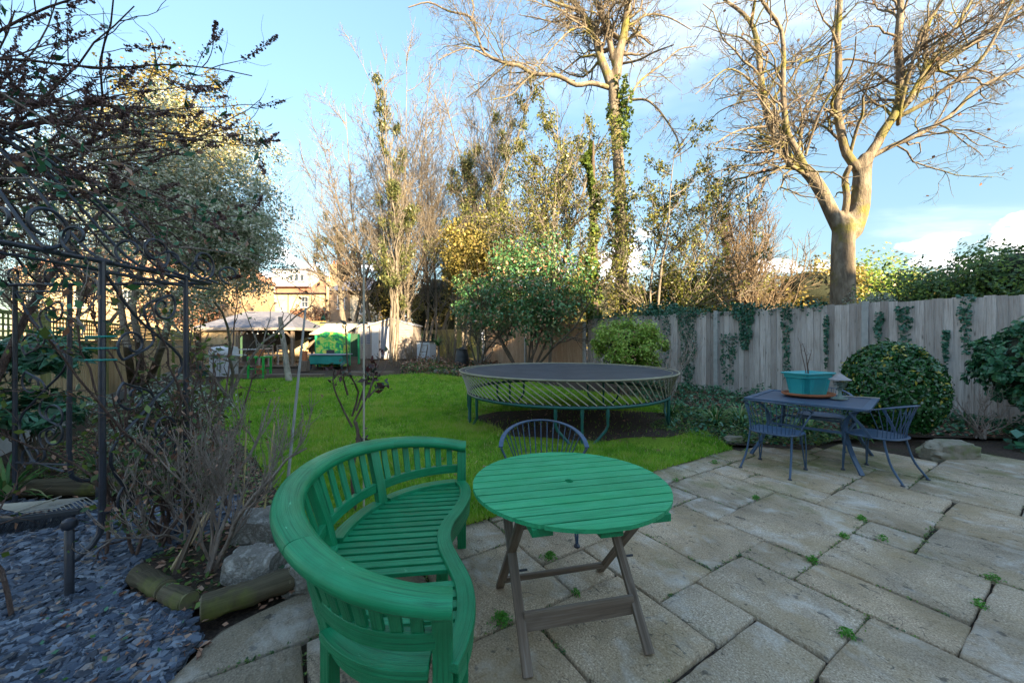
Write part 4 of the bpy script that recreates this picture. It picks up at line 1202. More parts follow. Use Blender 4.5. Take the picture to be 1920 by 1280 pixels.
# ------------------------------------------------------------ trampoline
def trampoline():
    root = empty('trampoline', (TC.x, TC.y, 0), 0, 'large round springless trampoline with black mat and slanting pale rods', 'trampoline')
    zm = .90; zr = .515; rr = 1.775; n = 96
    m, N, L = new_mat('trampoline_mat'); tc = N.new('ShaderNodeTexCoord').outputs['Object']
    f = noise_tex(N, L, tc, 3, 5, .6); g = noise_tex(N, L, tc, 90, 3, .6); h = noise_tex(N, L, tc, 28, 3, .5)
    c = ramp(N, L, f, [(.3, (.030, .034, .045)), (.7, (.060, .066, .082))])
    c = mixc(N, L, maprange(N, L, h, .70, .74, 0, .8), c, (.30, .27, .2))
    finish(N, L, c, .62, [(g, .3, .002)], 0, .4)
    # mat, sagging a little
    V, F = [], []
    V.append((0, 0, zm - .03))
    for k in range(1, 13):
        r = (TR - .05) * k / 12
        for i in range(n):
            a = 2 * math.pi * i / n; V.append((r * math.cos(a), r * math.sin(a), zm - .03 * (1 - (k / 12) ** 2)))
    for i in range(n): F.append((0, 1 + i, 1 + (i + 1) % n))
    for k in range(11):
        for i in range(n):
            a, b = 1 + k * n, 1 + (k + 1) * n; F.append((a + i, b + i, b + (i + 1) % n, a + (i + 1) % n))
    mb = MB(); mb.add(V, F); mb.build('mat', m, root, smooth=True)
    mb = MB(); mb.sweep([((TR - .025) * math.cos(2 * math.pi * i / n), (TR - .025) * math.sin(2 * math.pi * i / n), zm) for i in range(n)], [(-.03, -.012), (.03, -.012), (.03, .008), (-.03, .008)], closed=True)
    mb.build('mat_edge', M['black'], root)
    mm = simple('algae_stained_webbing', (.34, .31, .22), (.22, .21, .14), 8, .8, .3, .002)
    mb = MB(); mb.tube([(TR * math.cos(2 * math.pi * i / n), TR * math.sin(2 * math.pi * i / n), zm + .004) for i in range(n)], .014, 6, closed=True); mb.build('edge_rod', mm, root, smooth=True)
    mb = MB(); mb.tube([((TR - .10) * math.cos(2 * math.pi * i / n), (TR - .10) * math.sin(2 * math.pi * i / n), zm + .002) for i in range(n)], .006, 5, closed=True); mb.build('seam', mm, root, smooth=True)
    mb = MB(); mb.tube([(rr * math.cos(2 * math.pi * i / n), rr * math.sin(2 * math.pi * i / n), zr) for i in range(n)], .026, 10, closed=True); mb.build('frame_ring', M['tramp_green'], root, smooth=True)
    # slanting rods
    K = 92; mb = MB(); mb.tube([(0, 0, 0), (1, 0, 0)], .009, 6); first = None
    for i in range(K):
        a = 2 * math.pi * (i + .5) / K; b = a - .235
        p = Vector(((rr + .015) * math.cos(a), (rr + .015) * math.sin(a), zr + .03)); q = Vector(((TR - .01) * math.cos(b), (TR - .01) * math.sin(b), zm - .012))
        if first is None: o = mb.build('rod', M['rod'], root, smooth=True); first = o
        else: o = first.copy(); COL.objects.link(o); o.parent = root
        d = q - p; o.location = p; o.rotation_euler = d.to_track_quat('X', 'Z').to_euler(); o.scale = (d.length, 1, 1)
    cl = MB(); cl.box((0, 0, 0), (.030, .012, .010)); first = None
    for i in range(K):
        a = 2 * math.pi * (i + .5) / K; p = Vector(((rr + .006) * math.cos(a), (rr + .006) * math.sin(a), zr + .028))
        if first is None: o = cl.build('rod_clip', M['black'], root); first = o
        else: o = first.copy(); COL.objects.link(o); o.parent = root
        o.location = p; o.rotation_euler = (0, .25, a + math.pi / 2)
    # legs in five sets of three that run together at the foot
    for k in range(5):
        a = -math.pi / 2 - .01 + k * 2 * math.pi / 5
        for s in (-1, 0, 1):
            b = a + s * .205
            top = Vector((rr * math.cos(b), rr * math.sin(b), zr)); r2 = rr - (.0 if s else .02)
            if s == 0: pts = [top, Vector((top.x, top.y, 0))]
            else:
                ft = a + s * .085; pts = [top, Vector((top.x, top.y, .27)), Vector((rr * .99 * math.cos((b + ft) / 2 + s * .045), rr * .99 * math.sin((b + ft) / 2 + s * .045), .19)), Vector((rr * math.cos(ft), rr * math.sin(ft), .0))]
            mb = MB(); mb.tube(pts, .021, 10); mb.build('leg', M['tramp_green'], root, smooth=True)
            mb = MB(); mb.tube([top + Vector((0, 0, -.14)), top + Vector((0, 0, -.02))], .026, 10); mb.build('leg_socket', M['tramp_green'], root, smooth=True)
trampoline()

# ------------------------------------------------------------ the house behind the camera whose shade covers the garden
def window(parent, c, w, h, ax, out, frame, panes=(2, 2), sill=True):
    """sash window: reveal, frame, glass, glazing bars"""
    Z = Vector((0, 0, 1)); c = Vector(c)
    f = MB(); t = .06
    for s in (-1, 1): f.box(c + ax * (s * (w / 2 - t / 2)) + out * .03, (t / 2, .05, h / 2), (ax, out, Z))
    for s in (-1, 1): f.box(c + Z * (s * (h / 2 - t / 2)) + out * .03, (w / 2 - t, .05, t / 2), (ax, out, Z))
    if panes[1] > 1: f.box(c + out * .04, (w / 2 - t, .03, t * .45), (ax, out, Z))
    for i in range(1, panes[0]): f.box(c + ax * (w * (i / panes[0] - .5)) + out * .035, (.018, .02, h / 2 - t), (ax, out, Z))
    if sill: f.box(c - Z * (h / 2 + .05) + out * .09, (w / 2 + .08, .08, .04), (ax, out, Z))
    o = f.build('window', frame, parent)
    g = MB(); g.box(c + out * .008, (w / 2 - t, .006, h / 2 - t), (ax, out, Z)); g.build('pane', M['glass'], o)
M['bouncewall'] = simple('white_bounce_render', (.80, .78, .74), (.74, .72, .68), 1.5, .9, .1, .01)  # unseen wall, made white to bounce fill light onto the garden
def own_house():
    root = empty('terraced_house', (15, -8.5, 0), 0, 'terraced house behind the patio, its unseen wall made white to bounce light', 'house')
    X, Y = Vector((1, 0, 0)), Vector((0, 1, 0))
    mb = MB(); mb.box((0, -4.5, 4.0), (19.5, 4.5, 4.0)); mb.build('wall', M['bouncewall'], root)
    mb = MB(); mb.add([(-19.8, .3, 7.9), (19.8, .3, 7.9), (19.8, -9.3, 7.9), (-19.8, -9.3, 7.9), (-19.8, -4.5, 12.8), (19.8, -4.5, 12.8)],
                      [(0, 1, 5, 4), (2, 3, 4, 5), (0, 4, 3), (1, 2, 5), (3, 2, 1, 0)]); mb.build('roof', M['slateroof'], root)
    for x in range(-17, 19, 6):
        window(root, (x, .02, 1.5), 1.8, 2.1, X, Y, M['white'], (3, 1), False)
        window(root, (x, .02, 4.2), 1.3, 1.5, X, Y, M['white'], (2, 2))
        window(root, (x, .02, 6.7), 1.3, 1.4, X, Y, M['white'], (2, 2))
    for x in (-14, -2, 10):
        mb = MB(); mb.box((x, -4.5, 13.4), (.5, .9, 1.1)); mb.build('chimney', M['brickR'], root)
own_house()

# ------------------------------------------------------------ trees
def path3(pts, d, dep=0.0, n=None):
    """photograph path -> 3D; d distance of the start, drifting by dep towards the end"""
    out = [W(p[0], p[1], d + dep * i / max(1, len(pts) - 1)) for i, p in enumerate(pts)]
    return spline(out, n or (len(out) - 1) * 3)
def limb_tree(name, label, cat, trunk, limbs, d, barkm, twigm, r0, n2, n3, n4, lf=(.45, .5, .5), wander=.28, trop=.06, twr=.006, group=None, base=None, ang=.75, droop=None, fork=()):
    """trunk / limbs: lists of (path px, start width px, end width px, depth drift)"""
    root = empty(name, base if base else W(trunk[0][0][0][0], trunk[0][0][0][1], d), 0, label, cat, group)
    inv = Matrix.Translation(-Vector(root.location))
    allP, allR = [], []
    def add(item, nm, sides):
        pts, w0, w1, dep = item[:4]; dd = d + (item[4] if len(item) > 4 else 0)
        p = [inv @ q for q in path3(pts, dd, dep)]
        k = len(p); px = dd / FPX
        r = [((w0 + (w1 - w0) * (i / (k - 1))) * px * .22) * (1 + .03 * mnoise.noise(Vector((i * .7, w0, dd)))) for i in range(k)]
        # knobbly
        p = [q + Vector((mnoise.noise(q * 1.3), mnoise.noise(q * 1.3 + Vector((9, 0, 0))), 0)) * min(r[i] * .5, .05) for i, q in enumerate(p)]
        ta, tb = (p[0] - p[1]).normalized(), (p[-1] - p[-2]).normalized()
        pp = [p[0] + ta * r[0] * q for q in (.92, .75, .42)] + p + [p[-1] + tb * r[-1] * q for q in (.42, .75, .92)]
        rr = [r[0] * q for q in (.38, .66, .9)] + r + [r[-1] * q for q in (.9, .66, .38)]
        mb = MB(); mb.tube(pp, rr, sides); mb.build(nm, barkm, root, smooth=True)
        return np.array([tuple(q) for q in p]), np.array(r)
    for t in trunk: add(t, 'trunk', 20)
    tp = MB()
    for t in trunk + list(fork):
        pts, w0, w1, dep = t[:4]; dd = d + (t[4] if len(t) > 4 else 0)
        p = [inv @ q for q in path3(pts, dd, dep)]; n_ = len(p) if t in trunk else max(5, int(len(p) * .34))
        k = len(p); r = [(w0 + (w1 - w0) * (i / (k - 1))) * dd / FPX * .226 for i in range(n_)]; p = p[:n_]
        a0 = (p[0] - p[1]).normalized()
        tp.tube([p[0] + a0 * r[0] * .8] + p, [r[0] * .6] + r[:-1] + [r[-1] * (.985 if t not in trunk else 1)], 20)
    if fork:
        for o_ in [c_ for c_ in root.children if c_.name.startswith('trunk')]: bpy.data.objects.remove(o_)
        o_ = tp.build('trunk', barkm, root)
        m_ = o_.modifiers.new('r', 'REMESH'); m_.mode = 'VOXEL'; m_.voxel_size = .045; m_.use_smooth_shade = True
        m_ = o_.modifiers.new('s', 'SMOOTH'); m_.factor = .6; m_.iterations = 22
    tw = Twigs(); lv = []
    for l in limbs:
        P, r = add(l, 'limb', 12)
        # resample to a fixed count
        t = np.linspace(0, len(P) - 1, 9); i0 = np.minimum(t.astype(int), len(P) - 2); f = (t - i0)[:, None]
        lv.append((P[i0] * (1 - f) + P[i0 + 1] * f, r[i0] * (1 - f[:, 0]) + r[i0 + 1] * f[:, 0]))
    P = np.stack([a for a, _ in lv]); Rr = np.stack([b for _, b in lv])
    b1 = sprout(P, Rr, -n2, .15, 1.0, ang, lf[0], .42, .012, 7, wander * .8, trop, .3); tw.add(*b1, 5)
    Pc = np.concatenate([b1[0]]); Rc = b1[1]
    b2 = sprout(Pc, Rc, -n3, .15, 1.0, .8, lf[1], .55, .006, 6, wander * .8, trop, .4); tw.add(*b2, 4)
    kw = {}
    b3 = sprout(b2[0], b2[1], -n4, .2, 1.0, .8, lf[2], .6, twr, 4, wander, 0 if droop is None else droop, .5); tw.add(*b3, 3)
    o = tw.build('crown', twigm, root)
    return root, b2, b3
c8 = lambda pts: [(1200 + x / 2.064, y / 2.064) for x, y in pts]
PL = [  # big plane tree beyond the right fence
    (c8([(835, 655), (790, 560), (765, 440), (770, 300), (765, 150), (775, -40), (790, -260)]), 34, 16, .3), (c8([(760, 455), (735, 435), (713, 422)]), 12, 8, -.3),
    (c8([(860, 650), (900, 590), (960, 480), (1040, 390), (1110, 300), (1190, 225), (1300, 160), (1500, 10), (1640, -110)]), 40, 9, .8),
    (c8([(880, 610), (985, 440), (1010, 300), (1000, 150), (1010, -30), (1000, -240)]), 34, 18, -.5), (c8([(900, 605), (985, 560), (1060, 530), (1200, 450), (1310, 340), (1500, 255), (1640, 180)]), 21, 8, -1.0),
    (c8([(1040, 395), (1090, 300), (1130, 230), (1230, 90), (1300, -30), (1380, -200)]), 20, 8, 1.2), (c8([(1005, 450), (1100, 400), (1200, 330), (1290, 262), (1360, 170), (1450, -20)]), 20, 8, -1.3),
    (c8([(1080, 330), (1105, 240), (1108, 120), (1170, -10), (1200, -160)]), 20, 10, .4), (c8([(1000, 480), (1010, 400), (1050, 260), (1090, 120), (1160, 20), (1210, -60)]), 16, 6, -1.5),
    (c8([(815, 600), (840, 500), (862, 440), (862, 370)]), 13, 8, -.8), (c8([(862, 380), (900, 300), (950, 250)]), 6, 3, -.9, -.8),
    (c8([(790, 850), (800, 760), (795, 690), (808, 650)]), 26, 20, -.4), (c8([(770, 880), (700, 740), (640, 660), (575, 620), (555, 560), (500, 480), (470, 330), (455, 180), (425, 80), (340, 10), (260, -60)]), 52, 9, 1.2),
    (c8([(640, 660), (600, 570), (562, 480), (552, 300), (548, 120), (470, 0), (440, -140)]), 28, 8, -1.0), (c8([(610, 590), (630, 480), (640, 420), (720, 280), (750, 120), (760, -20)]), 15, 6, 1.0),
    (c8([(640, 600), (690, 450), (745, 350), (800, 260)]), 11, 5, -1.2), (c8([(560, 642), (480, 690), (435, 740), (400, 772)]), 10, 4, -.7), (c8([(555, 580), (450, 592), (380, 580), (290, 572)]), 12, 4, .8),
    (c8([(495, 490), (400, 500), (330, 530), (290, 560)]), 10, 4, -1.0), (c8([(470, 380), (380, 400), (310, 430), (270, 468)]), 8, 3, 1.0), (c8([(462, 345), (400, 290), (340, 268), (290, 300), (215, 365)]), 9, 3, -1.2),
    (c8([(455, 200), (400, 150), (340, 135), (240, 100)]), 9, 3, .9), (c8([(430, 100), (450, -20), (500, -150)]), 14, 7, -1), (c8([(1230, 100), (1330, -10), (1400, -90)]), 8, 4, .8, .9), (c8([(1190, 330), (1290, 300), (1345, 330), (1486, 250)]), 8, 4, -1.0, -1.2)]
TRK = [(c8([(785, 1200), (785, 1050), (787, 900), (800, 850)]), 88, 70, 0), (c8([(815, 900), (850, 800), (862, 650), (880, 600)]), 78, 50, 0)]
base = G(1580, 740, .0); base = Vector((base.x, base.y, 0))
r_, b2, b3 = limb_tree('plane_tree', 'large bare plane tree with forked mossy trunk beyond the grey fence', 'tree', TRK, PL, 12.0, M['bark_plane'], M['bark_plane'], 0, 200, 1300, 5600, (.44, .5, .55), .36, .0, .004, group=None, fork=[PL[0], PL[2], PL[3], PL[11], PL[12]])
mb = MB(); q = W(1580, 575, 12.0) - r_.location; mb.tube([Vector((q.x, q.y, -r_.location.z - .1)), Vector((q.x, q.y, -r_.location.z + .4)), q + Vector((0, 0, .1))], [.47, .40, .355], 20); mb.build('trunk', M['bark_plane'], r_, smooth=True)
leaves('dead_leaves', sample_on(b3[0], 420, .5, 1, .04), .10, M['lf_brown'], r_, 0, .8, hang=.6, kind='stuff')
c3 = lambda pts: [(560 + x / 2.133, y / 2.133) for x, y in pts]
PC = [(c3([(1245, 330), (1205, 220), (1180, 130), (1120, 30), (1040, -60), (960, -200)]), 36, 14, 1.0), (c3([(1270, 300), (1285, 200), (1305, 110), (1320, -20), (1335, -260)]), 42, 20, -.5), (c3([(1265, 260), (1240, 150), (1215, 70), (1175, -30), (1160, -240)]), 26, 12, .5),
      (c3([(1240, 350), (1170, 335), (1110, 340), (1040, 305), (940, 295), (880, 262), (830, 255), (745, 215), (715, 140), (690, 70), (600, 45), (520, 10), (440, 30)]), 20, 4, -2.0),
      (c3([(940, 295), (890, 340), (850, 380), (780, 398)]), 9, 3, -2, -.8), (c3([(830, 260), (770, 310), (730, 350), (670, 392)]), 8, 3, 1, -1.1), (c3([(1150, 105), (1080, 75), (1030, 90), (960, 75), (880, 60)]), 11, 3, 2), (c3([(750, 225), (690, 195), (630, 205), (560, 240)]), 8, 3, -1, -1.5),
      (c3([(1300, 430), (1335, 370), (1370, 320), (1450, 260), (1520, 200), (1590, 185)]), 13, 4, 1.5), (c3([(1330, 400), (1390, 400), (1440, 440), (1490, 510), (1520, 570), (1530, 650)]), 11, 3, -2), (c3([(1295, 255), (1360, 240), (1420, 210), (1500, 180)]), 11, 4, -2.5),
      (c3([(1200, 60), (1260, -10), (1380, -80)]), 14, 6, 2), (c3([(1150, 110), (1090, 120), (1010, 200), (960, 270)]), 8, 3, -3), (c3([(1320, 120), (1390, 60), (1480, 70), (1570, 120)]), 12, 4, 2), (c3([(690, 80), (700, 20), (660, -60)]), 7, 4, 1, -1.7),
      (c3([(1120, 40), (1020, 10), (930, -30), (820, -40)]), 12, 5, -2)]
TC3 = [(c3([(1285, 1330), (1290, 1190), (1288, 1000), (1288, 800), (1268, 500), (1258, 320)]), 52, 46, 0)]
rc, b2c, b3c = limb_tree('tall_plane_tree', 'very tall bare tree with ivy round its trunk behind the yellow green shrub', 'tree', TC3, PC, 17.0, M['bark_plane'], M['bark_plane'], 0, 240, 1700, 7500, (.42, .5, .55), .34, .0, .005, droop=-.12, fork=[PC[0], PC[1], PC[2]])
q0 = W(1163, 620, 17.0) - rc.location; mb = MB(); mb.tube([Vector((q0.x, q0.y, -rc.location.z - .2)), q0], [.42, .34], 16); mb.build('trunk', M['bark_plane'], rc, smooth=True)
def column_pts(px, d, y0, y1, rad, n, taper=1.0):
    t = rng.random(n); z0, z1 = W(px, y0, d).z, W(px, y1, d).z
    z = z0 + (z1 - z0) * t; a = rng.uniform(0, 2 * np.pi, n); r = rad * (1 - (1 - taper) * t) * rng.uniform(.5, 1.15, n) * (1 + .35 * np.sin(z * 2.3 + a * 2))
    x = (px - 960) / FPX * d
    return np.stack([x + np.cos(a) * r, d + np.sin(a) * r, z], 1)
loc = np.array(rc.location)
Pv = np.concatenate([column_pts(1162, 17, 640, 150, .50, 5200, .8)]) ; keep = rng.random(len(Pv)) < np.clip(.55 + .6 * np.sin(Pv[:, 2] * 1.1 + 1), .12, 1)
leaves('ivy', Pv[keep] - loc, .15, M['lf_ivylit'], rc, .3, .9)

def upright_tree(name, label, cat, px, d, ytop, spread, stems, n1, n2, n3, barkm, twigm, r0=.16, lean=0.0, leaf=None, group=None, ang=.5, trop=.25, base_y=None, twr=.009, lowest=.12):
    bx = (px - 960) / FPX * d; z0 = gz(bx, d); H = CAMH + (HZ - ytop) / FPX * d - z0
    root = empty(name, (bx, d, z0), 0, label, cat, group)
    P0 = np.stack([rng.normal(0, .25, stems), rng.normal(0, .25, stems), np.full(stems, -.05)], 1)
    D0 = np.stack([rng.normal(lean, .10, stems), rng.normal(0, .12, stems), np.ones(stems)], 1)
    P, Rr = grow(P0, D0, H * rng.uniform(.9, 1.08, stems), np.full(stems, r0) * rng.uniform(.7, 1.1, stems), 10, .07, .03, .12)
    for i in range(stems):
        mb = MB(); mb.tube([tuple(p) for p in P[i]], list(Rr[i]), 10); mb.build('trunk', barkm, root, smooth=True)
    tw = Twigs()
    b1 = sprout(P, Rr, -n1, lowest, .97, ang, spread, .45, .024, 7, .14, trop, .25, len_taper=.75); tw.add(*b1, 5)
    b2 = sprout(b1[0], b1[1], -n2, .15, 1, .6, .5, .6, .014, 5, .18, trop * .6, .35); tw.add(*b2, 4)
    b3 = sprout(b2[0], b2[1], -n3, .15, 1, .6, .55, .65, twr, 4, .2, trop * .4, .5); tw.add(*b3, 3)
    tw.build('crown', twigm, root)
    if leaf:
        mat, n, size, sel, asp, hang = leaf
        # leaves hang in patches: pick some twig groups only
        ncl = max(3, int(len(b2[0]) * sel)); idx = rng.choice(len(b2[0]), ncl, replace=False)
        Pl = sample_on(b2[0][idx], n, .2, 1.0, .085 * (H / 10))
        leaves('leaves', Pl, size, mat, root, .2, asp, hang=hang)
    return root, b1, b2, b3, H
gum = (M['lf_olive'], 5200, .17, .055, .28, .9)
upright_tree('bare_tree', 'tall slender bare tree with upright branches behind the plastic shed', 'tree', 765, 23, 135, .42, 4, 90, 950, 4600, M['bark_grey'], M['twig_grey'], .11, -.02, ang=.75, trop=.13)
upright_tree('bare_tree', 'tall upright bare tree with several thin grey stems left of the water butt', 'tree', 803, 24, 125, .40, 4, 90, 950, 4600, M['bark_grey'], M['twig_grey'], .10, .0, ang=.72, trop=.14)
upright_tree('bare_tree', 'wide bare tree with fine spreading twigs left of the other slender trees', 'tree', 705, 26, 195, .46, 3, 80, 850, 4200, M['bark_grey'], M['twig_grey'], .12, -.06, ang=.8, trop=.10)
upright_tree('bare_tree', 'bare fine twigged tree rising between the gum trees', 'tree', 915, 25, 150, .42, 3, 80, 850, 4200, M['bark_grey'], M['twig_grey'], .12, .02, ang=.75, trop=.12)
upright_tree('gum_tree', 'tall thin tree with drooping olive leaf tufts behind the glossy evergreen', 'tree', 868, 21, 175, .30, 4, 80, 420, 1500, M['bark_grey'], M['bark_grey'], .11, .04, (M['lf_olive'], 17000, .20, .30, .30, .7))
upright_tree('gum_tree', 'slim tree with sparse grey green leaf tufts over the plastic shed roof', 'tree', 735, 20, 210, .34, 3, 60, 300, 1300, M['bark_grey'], M['bark_grey'], .09, -.03, (M['lf_olive'], 9000, .19, .2, .28, .8))
upright_tree('garden_tree', 'small wide forked tree with a few leaf tufts in front of the brick house', 'tree', 655, 27, 385, .62, 2, 46, 300, 1500, M['bark_grey'], M['bark_grey'], .26, .0, (M['lf_olive'], 3200, .22, .10, .28, .7), ang=.8, trop=.12, lowest=.3)
upright_tree('bare_tree', 'broad leafless twiggy tree with five stems beyond the ivy topped fence', 'tree', 1425, 17, 340, .50, 5, 110, 900, 4200, M['bark_dark'], M['twig_warm'], .13, .0, None, None, .75, .20, lowest=.05)
upright_tree('holly_tree', 'pale leaved holly tree between the ivy clad trunks', 'tree', 1030, 15.5, 215, .46, 3, 120, 760, 2200, M['bark_grey'], M['bark_grey'], .11, .01, (M['lf_holly'], 19000, .105, .8, .6, .2), None, .85, .08)
upright_tree('holly_tree', 'loose open holly tree with spreading branches right of the tall trunk', 'tree', 1228, 14.5, 265, .50, 3, 90, 500, 1500, M['bark_grey'], M['bark_grey'], .08, .05, (M['lf_holly'], 11500, .105, .65, .6, .2), None, .9, .10)
def ivy_column(px, d, y0, y1, rad, n, label):
    root = empty('ivy_clad_trunk', (0, 0, 0), 0, label, 'tree')
    x = (px - 960) / FPX * d; root.location = (x, d, 0)
    P = column_pts(px, d, y0, y1, rad, n, .18) - np.array([x, d, 0])
    P[:, 0] += .16 * np.sin(P[:, 2] * 1.3); q_ = np.array([mnoise.noise(Vector((v[0] * 1.6, v[1] * 1.6, v[2] * 1.5))) for v in P]); P[:, :2] *= (1 + 1.3 * q_)[:, None]
    P = P[rng.random(len(P)) < np.clip(.85 + q_ * 1.6, .1, 1)]
    leaves('ivy', P, .13, M['lf_ivylit'], root, .3, .9, out=nrm(P * np.array([1, 1, 0])))
    mb = MB(); mb.tube([(0, 0, 0), (.05, 0, 4), (0, 0, W(px, y1, d).z)], [.2, .16, .04], 10); mb.build('trunk', M['bark_dark'], root, smooth=True)
ivy_column(1112, 14.2, 650, 265, .36, 8000, 'slender trunk wrapped in dense dark ivy right of the glossy evergreen')

def bush(name, label, cat, c, rad, n, size, mat, ncl=60, shell=.5, spread=.16, stems=0, stem_mat=None, asp=.55, up=.4, core=None, group=None, zbase=None, flat=1.0, hang=0, twign=0, rnd=None, stemr=.03, out=True, clampz=None):
    c = np.asarray(c, float); rad = np.asarray(rad, float)
    z0 = gz(c[0], c[1]) if zbase is None else zbase
    root = empty(name, (c[0], c[1], z0), 0, label, cat, group)
    P, D = clumps(c, rad, ncl, n, shell, spread, flat)
    if clampz is not None: P[:, 2] = np.maximum(P[:, 2], clampz + rng.random(n) * .1)
    P -= np.array([c[0], c[1], z0])
    leaves('leaves', P, size, mat, root, up, asp, out=D if out else None, hang=hang, rnd=rnd)
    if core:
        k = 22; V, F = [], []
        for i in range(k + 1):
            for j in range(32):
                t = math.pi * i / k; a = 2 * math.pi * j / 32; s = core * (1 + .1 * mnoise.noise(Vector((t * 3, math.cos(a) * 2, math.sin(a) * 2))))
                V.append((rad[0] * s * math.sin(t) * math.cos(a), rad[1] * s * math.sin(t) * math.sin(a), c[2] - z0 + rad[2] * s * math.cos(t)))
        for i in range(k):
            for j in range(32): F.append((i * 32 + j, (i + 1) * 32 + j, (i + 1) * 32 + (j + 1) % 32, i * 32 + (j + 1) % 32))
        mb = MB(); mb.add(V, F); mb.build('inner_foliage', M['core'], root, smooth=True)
    if stems:
        m = stems; P0 = np.stack([rng.normal(0, .05, m) * rad[0], rng.normal(0, .05, m) * rad[1], np.full(m, -.03)], 1)
        D0 = np.stack([rng.normal(0, .42, m), rng.normal(0, .42, m), np.ones(m)], 1)
        Ps, Rs = grow(P0, D0, (c[2] - z0 + rad[2] * .45) * rng.uniform(.7, 1.1, m), np.full(m, stemr), 7, .14, .02, .35)
        tw = Twigs(); tw.add(Ps, Rs, 7)
        b = sprout(Ps, Rs, 7, .3, 1, .7, .5, .6, .006, 5, .2, .05, .4); tw.add(*b, 4)
        if twign: b2 = sprout(b[0], b[1], -twign, .2, 1, .7, .55, .6, .004, 4, .2, .05, .5); tw.add(*b2, 3)
        tw.build('stems', stem_mat or M['bark_dark'], root)
    return root
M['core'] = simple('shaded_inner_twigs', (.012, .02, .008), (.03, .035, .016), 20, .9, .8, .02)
# glossy evergreen (camellia) over the trampoline
p = W(985, 545, 13.0)
cam_rnd = np.where(rng.random(17000) < .05, .98, rng.random(17000) * .82)
bush('camellia_tree', 'glossy green camellia with several dark stems behind the trampoline', 'tree', (p.x, p.y, p.z), (2.25, 1.7, 1.75), 17000, .115, M['lf_camellia'], 110, .45, .17, 7, M['bark_dark'], .5, .2, .0, twign=260, rnd=cam_rnd, stemr=.05)
p = W(893, 565, 14.5)
bush('camellia_bush', 'smaller glossy evergreen leaning over the black water butt', 'tree', (p.x, p.y, p.z), (1.0, .9, 1.2), 5200, .11, M['lf_camellia'], 40, .4, .2, 5, M['bark_grey'], .5, .2, twign=150, rnd=rng.random(5200) * .8, stemr=.045)
p = W(905, 470, 19)
bush('golden_bush', 'sunlit yellow leaved tree crown above the glossy evergreen', 'tree', (p.x, p.y, p.z), (2.7, 1.8, 1.7), 10000, .16, M['lf_gold'], 60, .3, .22, 5, M['bark_grey'], .6, .2, twign=250)
p = W(735, 555, 27)
bush('golden_bush', 'broad golden brown bush behind the plastic shed', 'bush', (p.x, p.y, p.z), (2.6, 2.0, 2.5), 8500, .20, M['lf_gold'], 70, .4, .2, 5, M['bark_grey'], .5, .2, core=.6)
p = W(1180, 648, 9.6)
lr = np.where(rng.random(15000) < .07, .97, rng.random(15000) * .8)
bush('lime_shrub', 'rounded lime green shrub against the grey fence behind the trampoline', 'shrub', (p.x, p.y, p.z), (1.0, .80, .70), 15000, .085, M['lf_lime'], 130, .5, .15, 9, M['bark_grey'], .45, .5, core=.5, twign=150, rnd=lr, stemr=.015)
# clipped box ball
def ball():
    c = np.array([5.70, 5.62, .70]); rad = np.array([.55, .62, .72]); n = 21000
    root = empty('clipped_bush', (c[0], c[1], 0), 0, 'round clipped dark green bush between the square table and the grey fence', 'bush')
    d = nrm(rng.normal(size=(n, 3))); r = 1.0 - .13 * rng.random(n) ** 1.6
    nn = np.array([mnoise.noise(Vector(v * 3.2)) for v in d]); r = r * (1 + .05 * nn) + .05 * (rng.random(n) < .03)
    d[:, 2] = np.where(d[:, 2] < -.75, d[:, 2] * .85, d[:, 2])
    P = c + d * r[:, None] * rad
    rn = rng.random(n) * .8; yel = (rng.random(n) < .02 + .22 * (nn > .40) * (d[:, 2] > .1)); rn = np.where(yel, .99, rn)
    leaves('leaves', P - np.array([c[0], c[1], 0]), .062, M['lf_box'], root, .1, .5, out=d * 1.2, rnd=rn)
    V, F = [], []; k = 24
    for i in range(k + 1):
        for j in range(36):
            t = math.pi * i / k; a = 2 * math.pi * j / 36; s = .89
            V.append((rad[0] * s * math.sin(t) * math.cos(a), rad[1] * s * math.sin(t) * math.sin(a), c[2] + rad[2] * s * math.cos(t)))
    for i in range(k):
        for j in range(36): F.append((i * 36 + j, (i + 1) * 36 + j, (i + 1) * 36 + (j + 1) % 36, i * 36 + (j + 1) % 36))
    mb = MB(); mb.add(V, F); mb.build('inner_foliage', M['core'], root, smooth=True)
ball()
bush('evergreen_shrub', 'dark glossy evergreen shrub at the right edge beside the fence', 'shrub', (7.92, 5.50, 1.05), (.78, .75, .66), 11000, .095, M['lf_dark'], 160, .78, .10, 9, M['bark_dark'], .6, .3, core=.78, stemr=.02)
bush('low_shrub', 'low dark leafy plant under the evergreen shrub', 'shrub', (7.5, 5.05, .12), (.7, .4, .2), 900, .11, M['lf_ivy'], 26, .3, .25, asp=.85, up=1.0)

# hedges and shrubs beyond the right fence
def beyond(px, py, d, rx, ry, rz, n, size, mat, name, label, cat='bush', **k):
    p = W(px, py, d)
    bush(name, label, cat, (p.x, p.y, p.z), (rx, ry, rz), n, size, mat, zbase=0, **k)
beyond(1270, 555, 15.5, 2.2, 1.4, 1.4, 8000, .13, M['lf_holly'], 'holly_bush', 'yellow green holly bush over the ivy topped fence', ncl=60, shell=.3, spread=.22, stems=6, twign=200)
beyond(1365, 560, 21, 3.6, 2, 1.7, 9000, .19, M['lf_gold'], 'golden_hedge', 'golden brown hedge behind the leafless twiggy tree', 'hedge', ncl=70, shell=.3, spread=.2, core=.7, stems=4)
beyond(1530, 550, 19, 2.6, 2, 1.5, 7000, .17, M['lf_gold'], 'golden_hedge', 'orange gold shrubs left of the big forked trunk', 'hedge', ncl=60, shell=.3, spread=.2, core=.7, stems=4)
